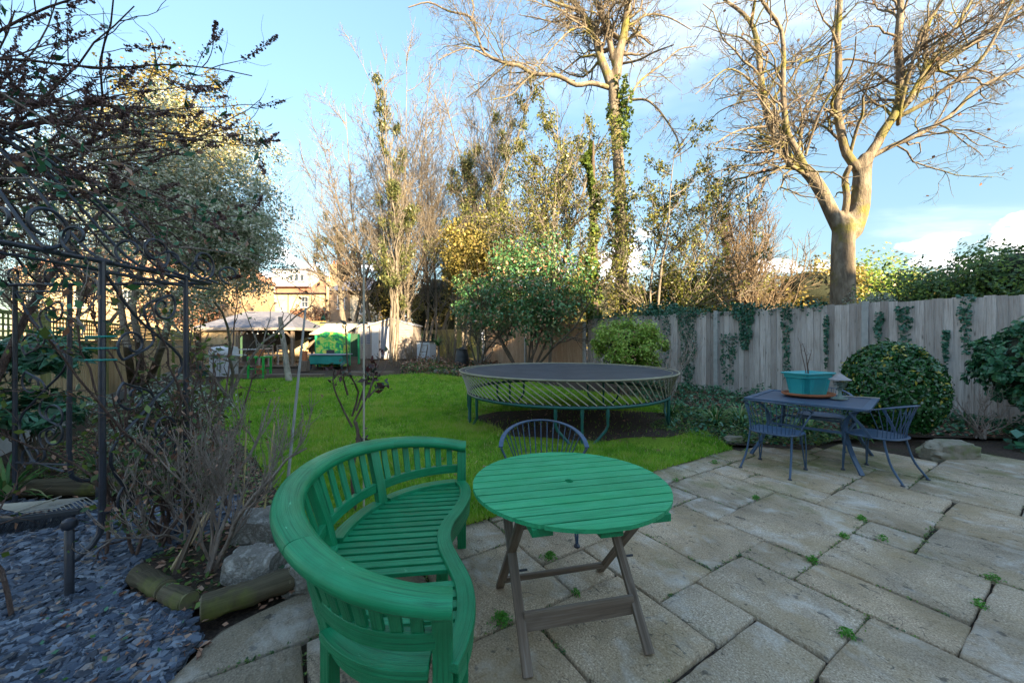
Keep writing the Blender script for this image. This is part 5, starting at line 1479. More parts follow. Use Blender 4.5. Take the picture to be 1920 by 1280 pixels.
beyond(1635, 545, 19, 2.0, 2, 1.6, 5200, .16, M['lf_lime'], 'sunlit_bush', 'sunlit yellow green bush right of the big forked trunk', ncl=50, shell=.3, spread=.2, stems=4)
beyond(1700, 565, 24, 5.0, 2, 1.7, 5000, .2, M['lf_gold'], 'golden_hedge', 'distant sandy brown hedge under the white clouds', 'hedge', ncl=50, shell=.3, spread=.2, core=.75)
beyond(1790, 545, 9.4, 1.9, 1.0, .72, 9500, .085, M['lf_hedge'], 'mixed_hedge', 'leafy green hedge rising over the right end of the grey fence', 'hedge', ncl=80, shell=.3, spread=.2, stems=12, twign=400)
beyond(1960, 520, 8.6, 2.2, 1.0, 1.0, 11000, .09, M['lf_hedge'], 'mixed_hedge', 'taller dense green hedge at the far right of the fence', 'hedge', ncl=90, shell=.3, spread=.2, stems=10, twign=300, core=.6)
beyond(1655, 568, 9.6, .8, .5, .22, 2600, .06, M['lf_silver'], 'low_hedge', 'grey green low growth between the big trunk and the hedge', ncl=30, shell=.2, spread=.25, stems=5)
beyond(1240, 590, 12.5, 1.0, .7, .45, 2400, .09, M['lf_ivy'], 'ivy_bush', 'dark ivy bush leaning over the fence above the lime shrub', ncl=30, shell=.3, spread=.22, asp=.85)
def bare_sprays():
    root = empty('bare_shrub', W(1850, 560, 9.3) * 1.0, 0, 'bare twiggy shrub leaning right above the green hedge', 'shrub')
    tw = Twigs(); m = 26
    P0 = np.stack([rng.uniform(-1.0, 1.1, m), rng.normal(0, .3, m), rng.uniform(-.2, .15, m)], 1)
    P, Rr = grow(P0, np.stack([rng.normal(.75, .25, m), rng.normal(0, .2, m), np.ones(m)], 1), rng.uniform(.9, 1.75, m), np.full(m, .014), 7, .09, .02, .2); tw.add(P, Rr, 4)
    b = sprout(P, Rr, 9, .2, 1, .5, .3, .6, .004, 4, .12, .1, .4, tropv=None) if False else sprout(P, Rr, 9, .2, 1, .5, .3, .6, .004, 4, .12, .1, .4); tw.add(*b, 3)
    tw.build('twigs', M['twig_dark'], root)
bare_sprays()
# far treeline and warm hedging behind everything
for (px, py, d, rx, rz, mat, lb) in ((1150, 590, 34, 6, 3.4, 'lf_gold', 'far golden trees seen through the holly'), (980, 590, 36, 6, 3.2, 'lf_olive', 'far olive green trees behind the brown fence'), (1500, 590, 40, 10, 3.4, 'lf_gold', 'far autumn brown wood beyond the leafless tree'),
                                 (1850, 590, 40, 10, 3.6, 'lf_olive', 'far green wood behind the right hedge'), (840, 585, 32, 3.5, 3.4, 'lf_gold', 'tawny thicket behind the slender bare trees')):
    p = W(px, py, d); bush('far_trees', lb, 'trees', (p.x, p.y, p.z), (rx, 3, rz), 5200, .34, M[mat], 60, .5, .16, zbase=0, core=.82)

# variegated tree on the left and the gold tree behind it
p = W(430, 455, 7.9)
bush('variegated_tree', 'lower right lobe tree with cream edged leaves overhanging the pavilion', 'tree', (p.x, p.y, p.z), (1.15, 1.2, 1.25), 15000, .060, M['lf_varieg'], 90, .25, .14, 3, M['bark_grey'], .5, .2, stemr=.04)
p = W(345, 400, 7.6)
rt = bush('variegated_tree', 'large dense tree with cream edged small leaves rising over the left fence', 'tree', (p.x, p.y, p.z), (2.2, 2.0, 2.25), 70000, .062, M['lf_varieg'], 300, .25, .11, 0, None, .5, .2, rnd=None)
def multi_trunk(parent, pts, r0, mat):
    for a in pts:
        mb = MB(); q = spline(a, 8); mb.tube(q, [r0 * (1 - .5 * i / 8) for i in range(9)], 9); mb.build('trunk', mat, parent, smooth=True)
L0 = Vector(rt.location)
multi_trunk(rt, [[G(250, 735, .1) * .98 - L0, W(240, 660, 7.4) - L0, W(225, 560, 7.5) - L0, W(215, 460, 7.6) - L0], [G(262, 735, .1) * .98 - L0, W(262, 650, 7.4) - L0, W(250, 560, 7.5) - L0, W(290, 430, 7.6) - L0], [G(270, 735, .1) * .98 - L0, W(300, 660, 7.4) - L0, W(330, 560, 7.3) - L0, W(380, 450, 7.5) - L0]], .075, M['bark_grey'])
p = W(330, 265, 14)
bush('golden_conifer', 'sunlit golden tree glowing behind the top of the variegated tree', 'tree', (p.x, p.y, p.z), (2.5, 2, 3.0), 16000, .13, M['lf_gold'], 160, .25, .13)
p = W(120, 430, 11)
bush('cherry_tree', 'tangled leafless and pale leaved crown above the iron arbour', 'tree', (p.x, p.y, p.z), (3.4, 2.0, 3.0), 17000, .085, M['lf_varieg'], 130, .35, .15, 6, M['bark_grey'], .5, .2, twign=900, stemr=.07)
p = W(445, 585, 24)
bush('tawny_hedge', 'pink brown winter hedge left of the grey pavilion roof', 'hedge', (p.x - 3.4, p.y, p.z), (3.0, 1.2, 1.0), 6500, .17, M['lf_brown'], 60, .35, .2, core=.7)
for (px, lb) in ((600, 'rust coloured shrub behind the striped awning'), (560, 'rust coloured shrub right of the grey pavilion')):
    p = W(px, 590, 33); bush('rust_shrub', lb, 'shrub', (p.x, p.y, p.z), (1.3, .8, .8), 1100, .16, M['lf_brown'], 30, .3, .2, 4, M['twig_warm'])

# ------------------------------------------------------------ far end of the garden
def GP(px, py, Y):       # photo pixel at a distance, put down on the terrain when py is None
    x = (px - 960) / FPX * Y
    return Vector((x, Y, gz(x, Y)))
AX, AY, AZ = Vector((1, 0, 0)), Vector((0, 1, 0)), Vector((0, 0, 1))
def shade_roof(): pass
def pavilion():
    d = 17.0; x0, x1 = (372 - 960) / FPX * d, (552 - 960) / FPX * d; w = x1 - x0; g = gz(0, d)
    root = empty('garden_pavilion', ((x0 + x1) / 2, d + 1.4, g), 0, 'open sided garden pavilion with grey hipped roof and timber back wall', 'pavilion')
    ze = CAMH + (637 - 614) / FPX * d - g; zr = CAMH + (637 - 584) / FPX * (d + 1.4) - g; h = w / 2 + .15
    mb = MB(); mb.add([(-h, -1.6, ze), (h, -1.6, ze), (h, 1.6, ze), (-h, 1.6, ze), (-h * .42, 0, zr), (h * .42, 0, zr)], [(0, 1, 5, 4), (2, 3, 4, 5), (1, 2, 5), (3, 0, 4), (3, 2, 1, 0)]); mb.build('roof', M['slateroof'], root)
    mb = MB()
    for y in (-1.6, 1.6): mb.box((0, y, ze - .06), (h, .02, .06))
    for x in (-h, h): mb.box((x, 0, ze - .06), (.02, 1.58, .06))
    mb.build('fascia', M['cream'], root)
    for x in (-h + .2, -.35, h - .2):
        for y in (-1.45, 1.45):
            mb = MB(); mb.box((x, y, ze / 2 - .06), (.06, .06, ze / 2 - .06)); mb.build('post', M['teak'], root)
    for x, s in ((h - .2, -1), (-.35, 1)):
        mb = MB(); mb.beam((x, -1.45, ze - .5), (x + s * .4, -1.45, ze - .1), .05, .07); mb.build('brace', M['teak'], root)
    # boarded wall on the left bay and the back wall
    bm = board_mesh(.14, ze - .15, .02, 'board', M['fence_left'])
    n = int((h - .2 - .35) / .14)
    for i in range(n):
        o = bpy.data.objects.new('board', bm); COL.objects.link(o); o.parent = root; o.location = (-h + .2 + i * .14, -1.35, 0); o.scale = (1, -1, 1)
    bm2 = board_mesh(.14, ze - .1, .02, 'board', M['teak'])
    for i in range(int(2 * (h - .2) / .14)):
        o = bpy.data.objects.new('board', bm2); COL.objects.link(o); o.parent = root; o.location = (-h + .2 + i * .14, 1.4, 0); o.scale = (1, -1, 1)
    mb = MB(); mb.box((0, 0, .03), (h + .1, 1.7, .03)); mb.build('deck', M['teak'], root)
    mb = MB()
    for i in range(9): mb.tube([(-.2 + i * .24, -1.42, ze - .2 - .05 * (i % 2)), (-.2 + i * .24 + .02, -1.42, ze - .25 - .05 * (i % 2))], [.02, .03], 6)
    mb.build('festoon_bulbs', M['white'], root)
    # leaning panel and furniture inside
    mb = MB(); mb.add([(-.2, 1.0, .1), (1.5, 1.0, .1), (1.5, 1.0, 1.35), (.7, 1.0, 1.1), (-.2, 1.0, .55), (-.2, 1.03, .1), (1.5, 1.03, .1), (1.5, 1.03, 1.35), (.7, 1.03, 1.1), (-.2, 1.03, .55)], [(0, 1, 2, 3, 4), (9, 8, 7, 6, 5), (0, 5, 6, 1), (1, 6, 7, 2), (2, 7, 8, 3), (3, 8, 9, 4), (4, 9, 5, 0)])
    tag(mb.build('leaning_panel', M['fence_left'], None), 'sloping tan board panel leaning inside the pavilion', 'panel').location = root.location
    for k, (x, y, rz, lb) in enumerate(((.55, -.9, .2, 'cream wooden chair inside the pavilion beside the green stool'), (1.15, -.95, -.15, 'cream wooden chair inside the pavilion by its right post'))):
        c = empty('wooden_chair', root.location + Vector((x, y, .06)), rz, lb, 'chair', 'wooden chairs in the pavilion')
        mb = MB(); mb.box((0, 0, .44), (.24, .24, .02)); mb.build('seat', M['cream'], c)
        for z in (.6, .75, .88): mb = MB(); mb.box((0, .23, z), (.22, .012, .04)); mb.build('back_slat', M['cream'], c)
        for sx in (-1, 1):
            for sy in (-1, 1): mb = MB(); mb.box((sx * .22, sy * .22, .46 if sy > 0 else .21), (.022, .022, .46 if sy > 0 else .21)); mb.build('leg', M['cream'], c)
    t = empty('pavilion_table', root.location + Vector((-.1, -1.15, .06)), 0, 'long pale outdoor table at the front edge of the pavilion', 'table')
    mb = MB(); mb.box((0, 0, .72), (.8, .35, .02)); mb.build('tabletop', M['white'], t)
    for sx in (-1, 1):
        for sy in (-1, 1): mb = MB(); mb.box((sx * .74, sy * .3, .35), (.022, .022, .35)); mb.build('leg', M['cream'], t)
pavilion()
def barbecue():
    p = GP(420, None, 13.2); r = empty('barbecue', p, .05, 'white gas barbecue trolley with hanging utensils at the edge of the lawn', 'barbecue')
    r.scale = (.84, .84, .92)
    mb = MB(); mb.box((0, 0, .42), (.42, .26, .36)); mb.build('cabinet', M['white'], r, bevel=.01)
    mb = MB(); mb.box((0, -.265, .42), (.005, .004, .34)); mb.build('door_gap', M['black'], r)
    for s in (-1, 1): mb = MB(); mb.tube([(s * .07, -.29, .3), (s * .07, -.29, .58)], .012, 6); mb.build('handle', M['black'], r)
    mb = MB(); mb.box((0, 0, .84), (.46, .29, .05)); mb.build('control_panel', M['white'], r, bevel=.01)
    for x in (-.28, -.1, .1, .28): mb = MB(); mb.lathe([(.03, 0), (.03, .03), (.02, .035)], (0, 0, 0), 12); o = mb.build('knob', M['black'], r); o.location = (x, -.29, .84); o.rotation_euler = (R(90), 0, 0)
    V = [];
    path = []
    prof = [(-.28, 0), (-.28, .12), (-.20, .24), (0, .30), (.18, .28), (.27, .18), (.27, 0)]
    mb = MB(); k = len(prof)
    for x in (-.43, .43): V += [(x, y, .90 + z) for y, z in prof]
    mb.add(V, [tuple(range(k)), tuple(range(2 * k - 1, k - 1, -1))] + [(i, i + k, (i + 1) % k + k, (i + 1) % k) for i in range(k)]); mb.build('lid', M['white'], r, bevel=.01)
    for s in (-1, 1): mb = MB(); mb.box((s * .62, 0, .86), (.15, .24, .015)); mb.build('side_shelf', M['white'], r)
    for s in (-1, 1):
        for y in (-.2, .2): mb = MB(); mb.lathe([(.06, -.02), (.06, .02)], (0, 0, 0), 14); o = mb.build('wheel', M['black'], r); o.location = (s * .36, y, .06); o.rotation_euler = (0, R(90), 0)
    for i in range(4):
        mb = MB(); mb.tube([(.50 + i * .07, -.24, .84), (.50 + i * .07, -.25, .55)], .008, 6); mb.lathe([(.0, .46), (.03, .48), (.03, .54), (.01, .56)], (.50 + i * .07, -.25, 0), 8, sy=.3)
        mb.build('utensil', M['cream'], r)
barbecue()
def pot(px, py_top, py_bot, wpx, d, label, plant=None, z=None):
    p = W(px, py_bot, d); h = (py_bot - py_top) / FPX * d; rr = wpx / FPX * d / 2
    if z is None: p.z = gz(p.x, d)
    else: p.z = z
    r = empty('terracotta_pot', p, 0, label, 'pot')
    mb = MB(); mb.lathe([(rr * .68, 0), (rr * .9, h * .72), (rr, h * .73), (rr, h), (rr * .88, h), (rr * .86, h * .85), (0, h * .85)], (0, 0, 0), 20); mb.build('pot', M['terra'], r, smooth=True)
    if plant:
        tag(leaves('potted_plant', np.array([0, 0, h * 1.3]) + rng.normal(size=(plant[0], 3)) * np.array([rr * .7, rr * .7, h * .35]), plant[1], M[plant[2]], None, .3, .5), plant[3], 'plant', kind='stuff').location = p
def green_stool():
    d = 13.2; p = GP(487, None, d); g = p.z; r = empty('green_stand', p, 0, 'bright green painted wooden stand holding terracotta pots', 'stand')
    m = simple('bright_green_paint', (.02, .42, .07), (.015, .34, .05), 6, .5, .1, .002)
    w, h = .29, CAMH - (668 - 637) / FPX * d - g
    for sx in (-1, 1):
        for sy in (-1, 1): mb = MB(); mb.box((sx * (w - .03), sy * .2, h / 2 - .03), (.028, .028, h / 2 - .02)); mb.build('leg', m, r)
    mb = MB(); mb.box((0, 0, h - .02), (w, .24, .025)); mb.build('top', m, r)
    for z in (.32,): 
        for sy in (-1, 1): mb = MB(); mb.box((0, sy * .2, z), (w - .06, .015, .02)); mb.build('rail', m, r)
    pot(488, 655, 668, 14, d, 'terracotta pot standing on the green stand', (60, .05, 'lf_silver', 'small grey leaved plant in the pot on the green stand'), z=g + h + .006)
    pot(488, 682, 704, 15, d + .02, 'stacked terracotta pots inside the green stand')
green_stool()
pot(571, 658, 676, 11, 15.2, 'orange terracotta pot with a small green plant by the dark green fence', (60, .07, 'lf_lime', 'small bright green plant in the orange pot'), z=CAMH - (676 - 637) / FPX * 15.2)
pl = MB(); q = W(571, 676, 15.2); g = gz(q.x, 15.2); pl.box((q.x, 15.2, (q.z + g) / 2 - .0), (.14, .14, (q.z - g) / 2 - .002)); tag(pl.build('plinth', M['teak']), 'short wooden plinth under the orange terracotta pot', 'plinth')
def bin_(px, d, h, w, mat, name, label, cat):
    p = GP(px, None, d); r = empty(name, p, 0, label, cat)
    mb = MB(); mb.add([(-w * .8, -w * .8, 0), (w * .8, -w * .8, 0), (w * .8, w * .8, 0), (-w * .8, w * .8, 0), (-w, -w, h), (w, -w, h), (w, w, h), (-w, w, h)], [(3, 2, 1, 0), (4, 5, 6, 7), (0, 1, 5, 4), (1, 2, 6, 5), (2, 3, 7, 6), (3, 0, 4, 7)]); mb.build('body', mat, r, bevel=.01)
    mb = MB(); mb.box((0, 0, h + .02), (w * 1.05, w * 1.05, .02)); mb.build('lid', mat, r, bevel=.01)
bin_(383, 13.3, .40, .16, M['tramp_green'], 'green_bin', 'small dark green plastic bin left of the white barbecue', 'bin')
def dead_trunk():
    d = 12.3; pts = [GP(543, None, d) - AZ * .05, W(538, 690, d), W(534, 655, d), W(528, 620, d), W(525, 594, d)]
    mb = MB(); q = spline(pts, 16); mb.tube([p + Vector((.012 * mnoise.noise(p * 4), 0, 0)) for p in q], [.105 - .003 * i for i in range(17)], 12)
    tag(mb.build('dead_tree_stump', M['bark_pale'], None, smooth=True), 'tall pale lopped tree stump leaning in front of the pavilion', 'stump')
M['bark_pale'] = bark('pale_birch_bark', (.14, .12, .10), (.36, .32, .28), (.55, .5, .44), None, 6)
dead_trunk()
for (x0, x1, y, lb) in ((-10.2, -6.6, 13.1, 'long weathered timber sleeper edging the lawn below the barbecue'), (-6.5, -4.4, 13.9, 'short timber edging sleeper beyond the leaning stump')):
    mb = MB(); mb.box(((x0 + x1) / 2, y, gz(0, y) + .05), ((x1 - x0) / 2, .1, .09)); tag(mb.build('sleeper', M['teak'], None, bevel=.012), lb, 'sleeper')
# back fence panels between pavilion and playhouse
def back_fence():
    r = empty('dark_green_fence', (-18, 24.6, .35), 0, 'dark green slatted fence at the far end of the garden', 'fence')
    m = raw_wood('dark_green_boards', (.018, .05, .028), (.03, .075, .04), (.05, .10, .06), None, .7, knots=False)
    bm = board_mesh(.14, 1.5, .02, 'board', m)
    for i in range(92):
        o = bpy.data.objects.new('board', bm); COL.objects.link(o); o.parent = r; o.location = (i * .14, 0, 0); o.scale = (1, -1, 1)
    r2 = empty('yellow_trellis', (-14.4, 24.2, .35), 0, 'sunlit yellow trellis panel above the dark green fence', 'trellis')
    my = raw_wood('yellow_pine', (.42, .26, .07), (.52, .34, .10), (.58, .40, .15), None, .7, knots=False)
    mb = MB(); mb.box((1.0, 0, 2.0), (1.35, .012, .30)); mb.build('panel', my, r2)
    for i in range(12):
        mb = MB(); mb.box((-.25 + i * .22, -.03, 1.62), (.02, .008, .09)); mb.build('slat', my, r2)
    mb = MB(); mb.box((1.0, -.03, 1.54), (1.35, .012, .02)); mb.build('rail', my, r2)
back_fence()
def playhouse():
    d = 17.5; p = GP(615, None, d); r = empty('playhouse', p, 0, 'green framed garden playhouse with a cream striped sloping roof', 'playhouse')
    mg = simple('play_green_paint', (.02, .36, .16), (.015, .28, .13), 5, .5, .1, .002)
    s = d / FPX; g = p.z
    X = lambda px: (px - 615) * s
    Zz = lambda py: CAMH - (py - 637) * s - g
    for (px, y) in ((593, 0), (655, 0), (593, 1.1), (655, 1.1)):
        mb = MB(); mb.box((X(px), y, Zz(625) / 2), (.045, .045, Zz(625) / 2)); mb.build('post', mg, r)
    for py in (640, 655):
        mb = MB(); mb.box((X(600), 0, Zz(py)), (X(608) - X(600), .03, .03)); mb.build('rail', mg, r)
    m, N, L = new_mat('striped_awning'); tc = N.new('ShaderNodeTexCoord').outputs['Object']; wv = N.new('ShaderNodeTexWave'); wv.inputs['Scale'].default_value = 1.1; L.new(tc, wv.inputs['Vector'])
    c = ramp(N, L, wv.outputs[0], [(.35, (.62, .56, .42)), (.75, (.48, .42, .30))]); finish(N, L, c, .8)
    mb = MB(); mb.add([(X(583), -.15, Zz(626)), (X(645), -.15, Zz(626)), (X(655), 1.3, Zz(604)), (X(585), 1.3, Zz(604)), (X(583), -.15, Zz(626) - .03), (X(645), -.15, Zz(626) - .03), (X(655), 1.3, Zz(604) - .03), (X(585), 1.3, Zz(604) - .03)],
                      [(0, 1, 2, 3), (7, 6, 5, 4), (0, 4, 5, 1), (1, 5, 6, 2), (2, 6, 7, 3), (3, 7, 4, 0)]); mb.build('awning', m, r)
    mb = MB(); mb.box((X(620), 1.35, Zz(603)), (X(668) - X(620), .05, .05)); mb.build('beam', M['black'], r)
    # printed play tunnel in front
    m, N, L = new_mat('jungle_print'); tc = N.new('ShaderNodeTexCoord').outputs['Object']
    n1 = noise_tex(N, L, tc, 3.2, 4, .6, None, 1.2)
    c = ramp(N, L, n1, [(.36, (.01, .20, .10)), (.44, (.05, .48, .08)), (.52, (.45, .62, .10)), (.60, (.70, .60, .10)), (.66, (.10, .45, .15))], 'CONSTANT'); finish(N, L, c, .55)
    t = empty('play_tent', p + Vector((X(634), -.5, 0)), 0, 'green and yellow leaf printed play tent in front of the playhouse', 'tent')
    w = 24 * s; hh = Zz(622)
    prof = [(-w, 0), (-w, hh * .72), (-w * .8, hh * .92), (-w * .3, hh), (w * .4, hh * .97), (w * .85, hh * .85), (w, hh * .6), (w, 0)]; k = len(prof)
    mb = MB(); V = [(x, -.35, z) for x, z in prof] + [(x, .35, z) for x, z in prof]
    mb.add(V, [tuple(range(k)), tuple(range(2 * k - 1, k - 1, -1))] + [(i, (i + 1) % k, (i + 1) % k + k, i + k) for i in range(k)]); mb.build('canopy', m, t)
    mb = MB(); mb.box((w * .1, -.36, .45), (.18, .01, .3)); mb.build('opening', M['black'], t)
    # teal play table with grey top
    q = GP(618, None, 16.2); s2 = 16.2 / FPX; tt = empty('play_table', q, 0, 'low teal play table with pale grey top before the leaf printed tent', 'table')
    zt = CAMH - (664 - 637) * s2 - q.z; w = 36 * s2
    mb = MB(); mb.box((0, 0, zt), (w, .4, .02)); mb.build('tabletop', M['greypl'], tt, bevel=.008)
    mb = MB(); mb.box((0, 0, zt - .22), (w * .86, .34, .19)); mb.build('tub', M['tealp'], tt, bevel=.02)
    for sx in (-1, 1):
        for sy in (-1, 1): mb = MB(); mb.box((sx * w * .8, sy * .28, (zt - .4) / 2), (.03, .03, (zt - .4) / 2)); mb.build('leg', M['black'], tt)
M['tealp'] = simple('teal_plastic', (.02, .26, .22), (.015, .2, .18), 5, .5, .1, .002)
playhouse()
def shed():
    d = 21.5; s = d / FPX; p = GP(712, None, d); g = p.z
    r = empty('plastic_shed', p, 0, 'cream plastic garden shed with grey panelled door and apex roof', 'shed')
    Zz = lambda py: CAMH - (py - 637) * s - g
    X = lambda px: (px - 712) * s
    # two joined volumes: left wing with louvred windows, main part with the door
    def hut(x0, x1, he, hr, depth, y0):
        mb = MB(); xm = (x0 + x1) / 2
        V = []
        for y in (y0, y0 + depth): V += [(x0, y, 0), (x1, y, 0), (x1, y, he), (xm, y, hr), (x0, y, he)]
        mb.add(V, [(0, 1, 2, 3, 4), (9, 8, 7, 6, 5), (0, 5, 6, 1), (1, 6, 7, 2), (0, 4, 9, 5)]); mb.build('wall', M['cream'], r)
        mb = MB(); V = []
        for y in (y0 - .08, y0 + depth + .08): V += [(x0 - .07, y, he - .02), (xm, y, hr + .02), (x1 + .07, y, he - .02), (x1 + .07, y, he + .05), (xm, y, hr + .10), (x0 - .07, y, he + .05)]
        mb.add(V, [(0, 1, 4, 5), (1, 2, 3, 4), (11, 10, 7, 6), (10, 9, 8, 7), (5, 4, 10, 11), (4, 3, 9, 10), (0, 6, 7, 1), (1, 7, 8, 2), (0, 5, 11, 6), (2, 8, 9, 3)]); mb.build('roof', M['greypl'], r)
    hut(X(668), X(697), Zz(613), Zz(606), 1.6, .3); hut(X(694), X(774), Zz(610), Zz(599), 2.0, 0)
    mb = MB(); mb.box((X(704), -.012, Zz(612) / 2), (.20, .012, Zz(612) / 2 - .01)); mb.build('corner_panel', M['white'], r)
    for px in (677, 688):
        f = MB(); f.box((X(px), .28, 1.25), (.13, .015, .38)); o = f.build('louvre_window', M['greypl'], r)
        for k in range(6): q = MB(); q.box((X(px), .262, .95 + k * .12), (.11, .006, .02)); q.build('louvre', M['black'], o)
    dr = MB(); dr.box((X(722), -.03, Zz(609) / 2 - .02), (.30, .03, Zz(609) / 2 - .08)); o = dr.build('door', M['greypl'], r)
    for sx in (-1, 1):
        for (z, hz) in ((.5, .34), (1.4, .42)): q = MB(); q.box((X(722) + sx * .14, -.066, z), (.10, .006, hz)); q.build('door_panel', M['greypl'], o, bevel=.004)
    q = MB(); q.box((X(713), -.075, 1.0), (.02, .015, .06)); q.build('handle', M['black'], o)
    for k in range(14): q = MB(); q.box(((X(734) + X(773)) / 2, -.012, .1 + k * .15), ((X(773) - X(734)) / 2 - .02, .012, .068)); q.build('cladding_board', M['cream'], r)
shed()
def cupboard():
    d = 18.5; s = d / FPX; p = GP(800, None, d); r = empty('storage_cupboard', p, -.35, 'white plastic storage cupboard with dark lid near the far corner', 'cupboard')
    h = CAMH - (641 - 637) * s - p.z
    mb = MB(); mb.box((0, 0, h / 2), (.36, .30, h / 2)); mb.build('body', M['white'], r)
    mb = MB(); mb.box((0, 0, h + .03), (.40, .34, .03)); mb.build('lid', M['black'], r)
    for sx in (-1, 1): mb = MB(); mb.box((sx * .17, -.312, h / 2), (.155, .01, h / 2 - .04)); mb.build('door', M['white'], r, bevel=.004)
cupboard()
def ladder():
    d = 17.8; r = empty('wooden_ladder', GP(790, None, d), 0, 'grey wooden ladder leaning beside the white storage cupboard', 'ladder')
    o = Vector(r.location); a, b = GP(783, None, d) - o, W(800, 600, d + .5) - o; a2, b2 = a + Vector((.30, .1, 0)), b + Vector((.26, .1, 0))
    for u, v in ((a, b), (a2, b2)): mb = MB(); mb.beam(u, v, .03, .05); mb.build('rail', M['teak'], r)
    for k in range(1, 7): mb = MB(); mb.tube([a.lerp(b, k / 7), a2.lerp(b2, k / 7)], .014, 6); mb.build('rung', M['teak'], r)
ladder()
def water_butt():
    d = 15.0; p = GP(866, None, d); p.z = gz(0, d); r = empty('water_butt', p, 0, 'black ribbed plastic barrel in front of the brown fence', 'barrel')
    h = CAMH - (655 - 637) / FPX * d - p.z
    prof = []
    for i in range(13):
        t = i / 12; prof.append((.24 + .07 * math.sin(math.pi * (t * .8 + .1)) - .05 * t + (.012 if i % 3 == 0 else 0), h * t))
    mb = MB(); mb.lathe(prof, (0, 0, 0), 28); mb.build('body', M['black'], r, smooth=True)
    mb = MB(); mb.lathe([(.25, h), (.26, h + .02), (.1, h + .05), (.05, h + .09), (0, h + .09)], (0, 0, 0), 24); mb.build('lid', M['black'], r, smooth=True)
water_butt()
def rosette(name, label, cat, p, n, ln, w, mat, arch=.6, up=1.0, stem=0.0):
    """strap leaves arching out from a crown"""
    root = empty(name, p, 0, label, cat)
    if stem: mb = MB(); mb.tube([(0, 0, -.05), (.02, 0, stem * .5), (0, 0, stem)], [.07, .05, .05], 8); mb.build('trunk', M['bark_grey'], root, smooth=True)
    V, F, rn = [], [], []
    for i in range(n):
        a = rng.uniform(0, 6.283); L = ln * rng.uniform(.6, 1.15); el = rng.uniform(.35, 1.45) * up; b = len(V); t = rng.random()
        d = np.array([math.cos(a), math.sin(a)]); sdv = np.array([-math.sin(a), math.cos(a)]); x = .02; z = stem
        for k in range(6):
            ww = w * (1 - (k / 5) ** 2) + .002; c = d * x
            V.append((c[0] - sdv[0] * ww, c[1] - sdv[1] * ww, z)); V.append((c[0] + sdv[0] * ww, c[1] + sdv[1] * ww, z))
            x += math.cos(el) * L / 5; z += math.sin(el) * L / 5; el -= arch * (k + 1) / 5
        for k in range(5): F.append((b + 2 * k, b + 2 * k + 1, b + 2 * k + 3, b + 2 * k + 2)); rn.append(t)
    V = [(x, y, max(z, .01)) for x, y, z in V]
    me = raw_mesh('leaves', V, F, 4, rn); link_mesh('leaves', me, M[mat], root)
    return root
rosette('cordyline', 'spiky cordyline palm in front of the mossy fence', 'plant', GP(822, None, 16.8), 60, .62, .025, 'lf_strap', .5, 1.0, .95)
# perennials on the far bed
def bed_stuff(name, label, cat, poly, n, size, mat, zr, up=.6, asp=.5, kind='stuff', sel=None):
    poly = [(p[0], p[1]) for p in poly]; xs = [p[0] for p in poly]; ys = [p[1] for p in poly]
    X = rng.uniform(min(xs), max(xs), n * 4); Y = rng.uniform(min(ys), max(ys), n * 4); ok = inpoly(X, Y, poly)
    if sel: ok &= (patch_noise(X, Y, sel[0], sel[2]) > sel[1])
    X, Y = X[ok][:n], Y[ok][:n]; Z = gzv(X, Y) + zr[0] + (zr[1] - zr[0]) * rng.random(len(X)) ** 2
    o = leaves(name, np.stack([X, Y, Z], 1), size, M[mat], None, up, asp)
    if kind: tag(o, label, cat, kind=kind)
    else: tag(o, label, cat)
    return o
FARBED = [(-4.4, 14.5), (-1.5, 13.0), (-.1, 12.6), (-.4, 15), (-2, 17.5), (-4.5, 19.5)]
bed_stuff('bed_foliage', 'low green and silver plants along the far flower bed', 'plants', FARBED, 3200, .12, 'lf_hedge', (.03, .30))
bed_stuff('bed_litter', 'brown withered stems and leaves in the far flower bed', 'leaves', FARBED, 2600, .11, 'lf_brown', (.02, .45), .1)
for (px, d, h, lb) in ((770, 16.5, 1.5, 'tall rusty dead stems in front of the shed'), (745, 17, 1.0, 'wiry brown stems left of the taller dead stems'), (845, 15.6, 2.3, 'tall thin bare shrub stems beside the cordyline')):
    r = empty('bare_shrub', GP(px, None, d), 0, lb, 'shrub'); tw = Twigs(); m = 16
    P, Rr = grow(rng.normal(0, .12, (m, 3)) * [1, 1, 0], np.stack([rng.normal(0, .25, m), rng.normal(0, .25, m), np.ones(m)], 1), h * rng.uniform(.6, 1.1, m), np.full(m, .016), 6, .08, .03, .3); tw.add(P, Rr, 4)
    b = sprout(P, Rr, 8, .2, 1, .5, .35, .6, .006, 4, .15, .1, .4); tw.add(*b, 3); tw.build('stems', M['twig_warm'], r)
for (px, s_) in ((826, .16), (838, .15), (851, .19)):
    pass
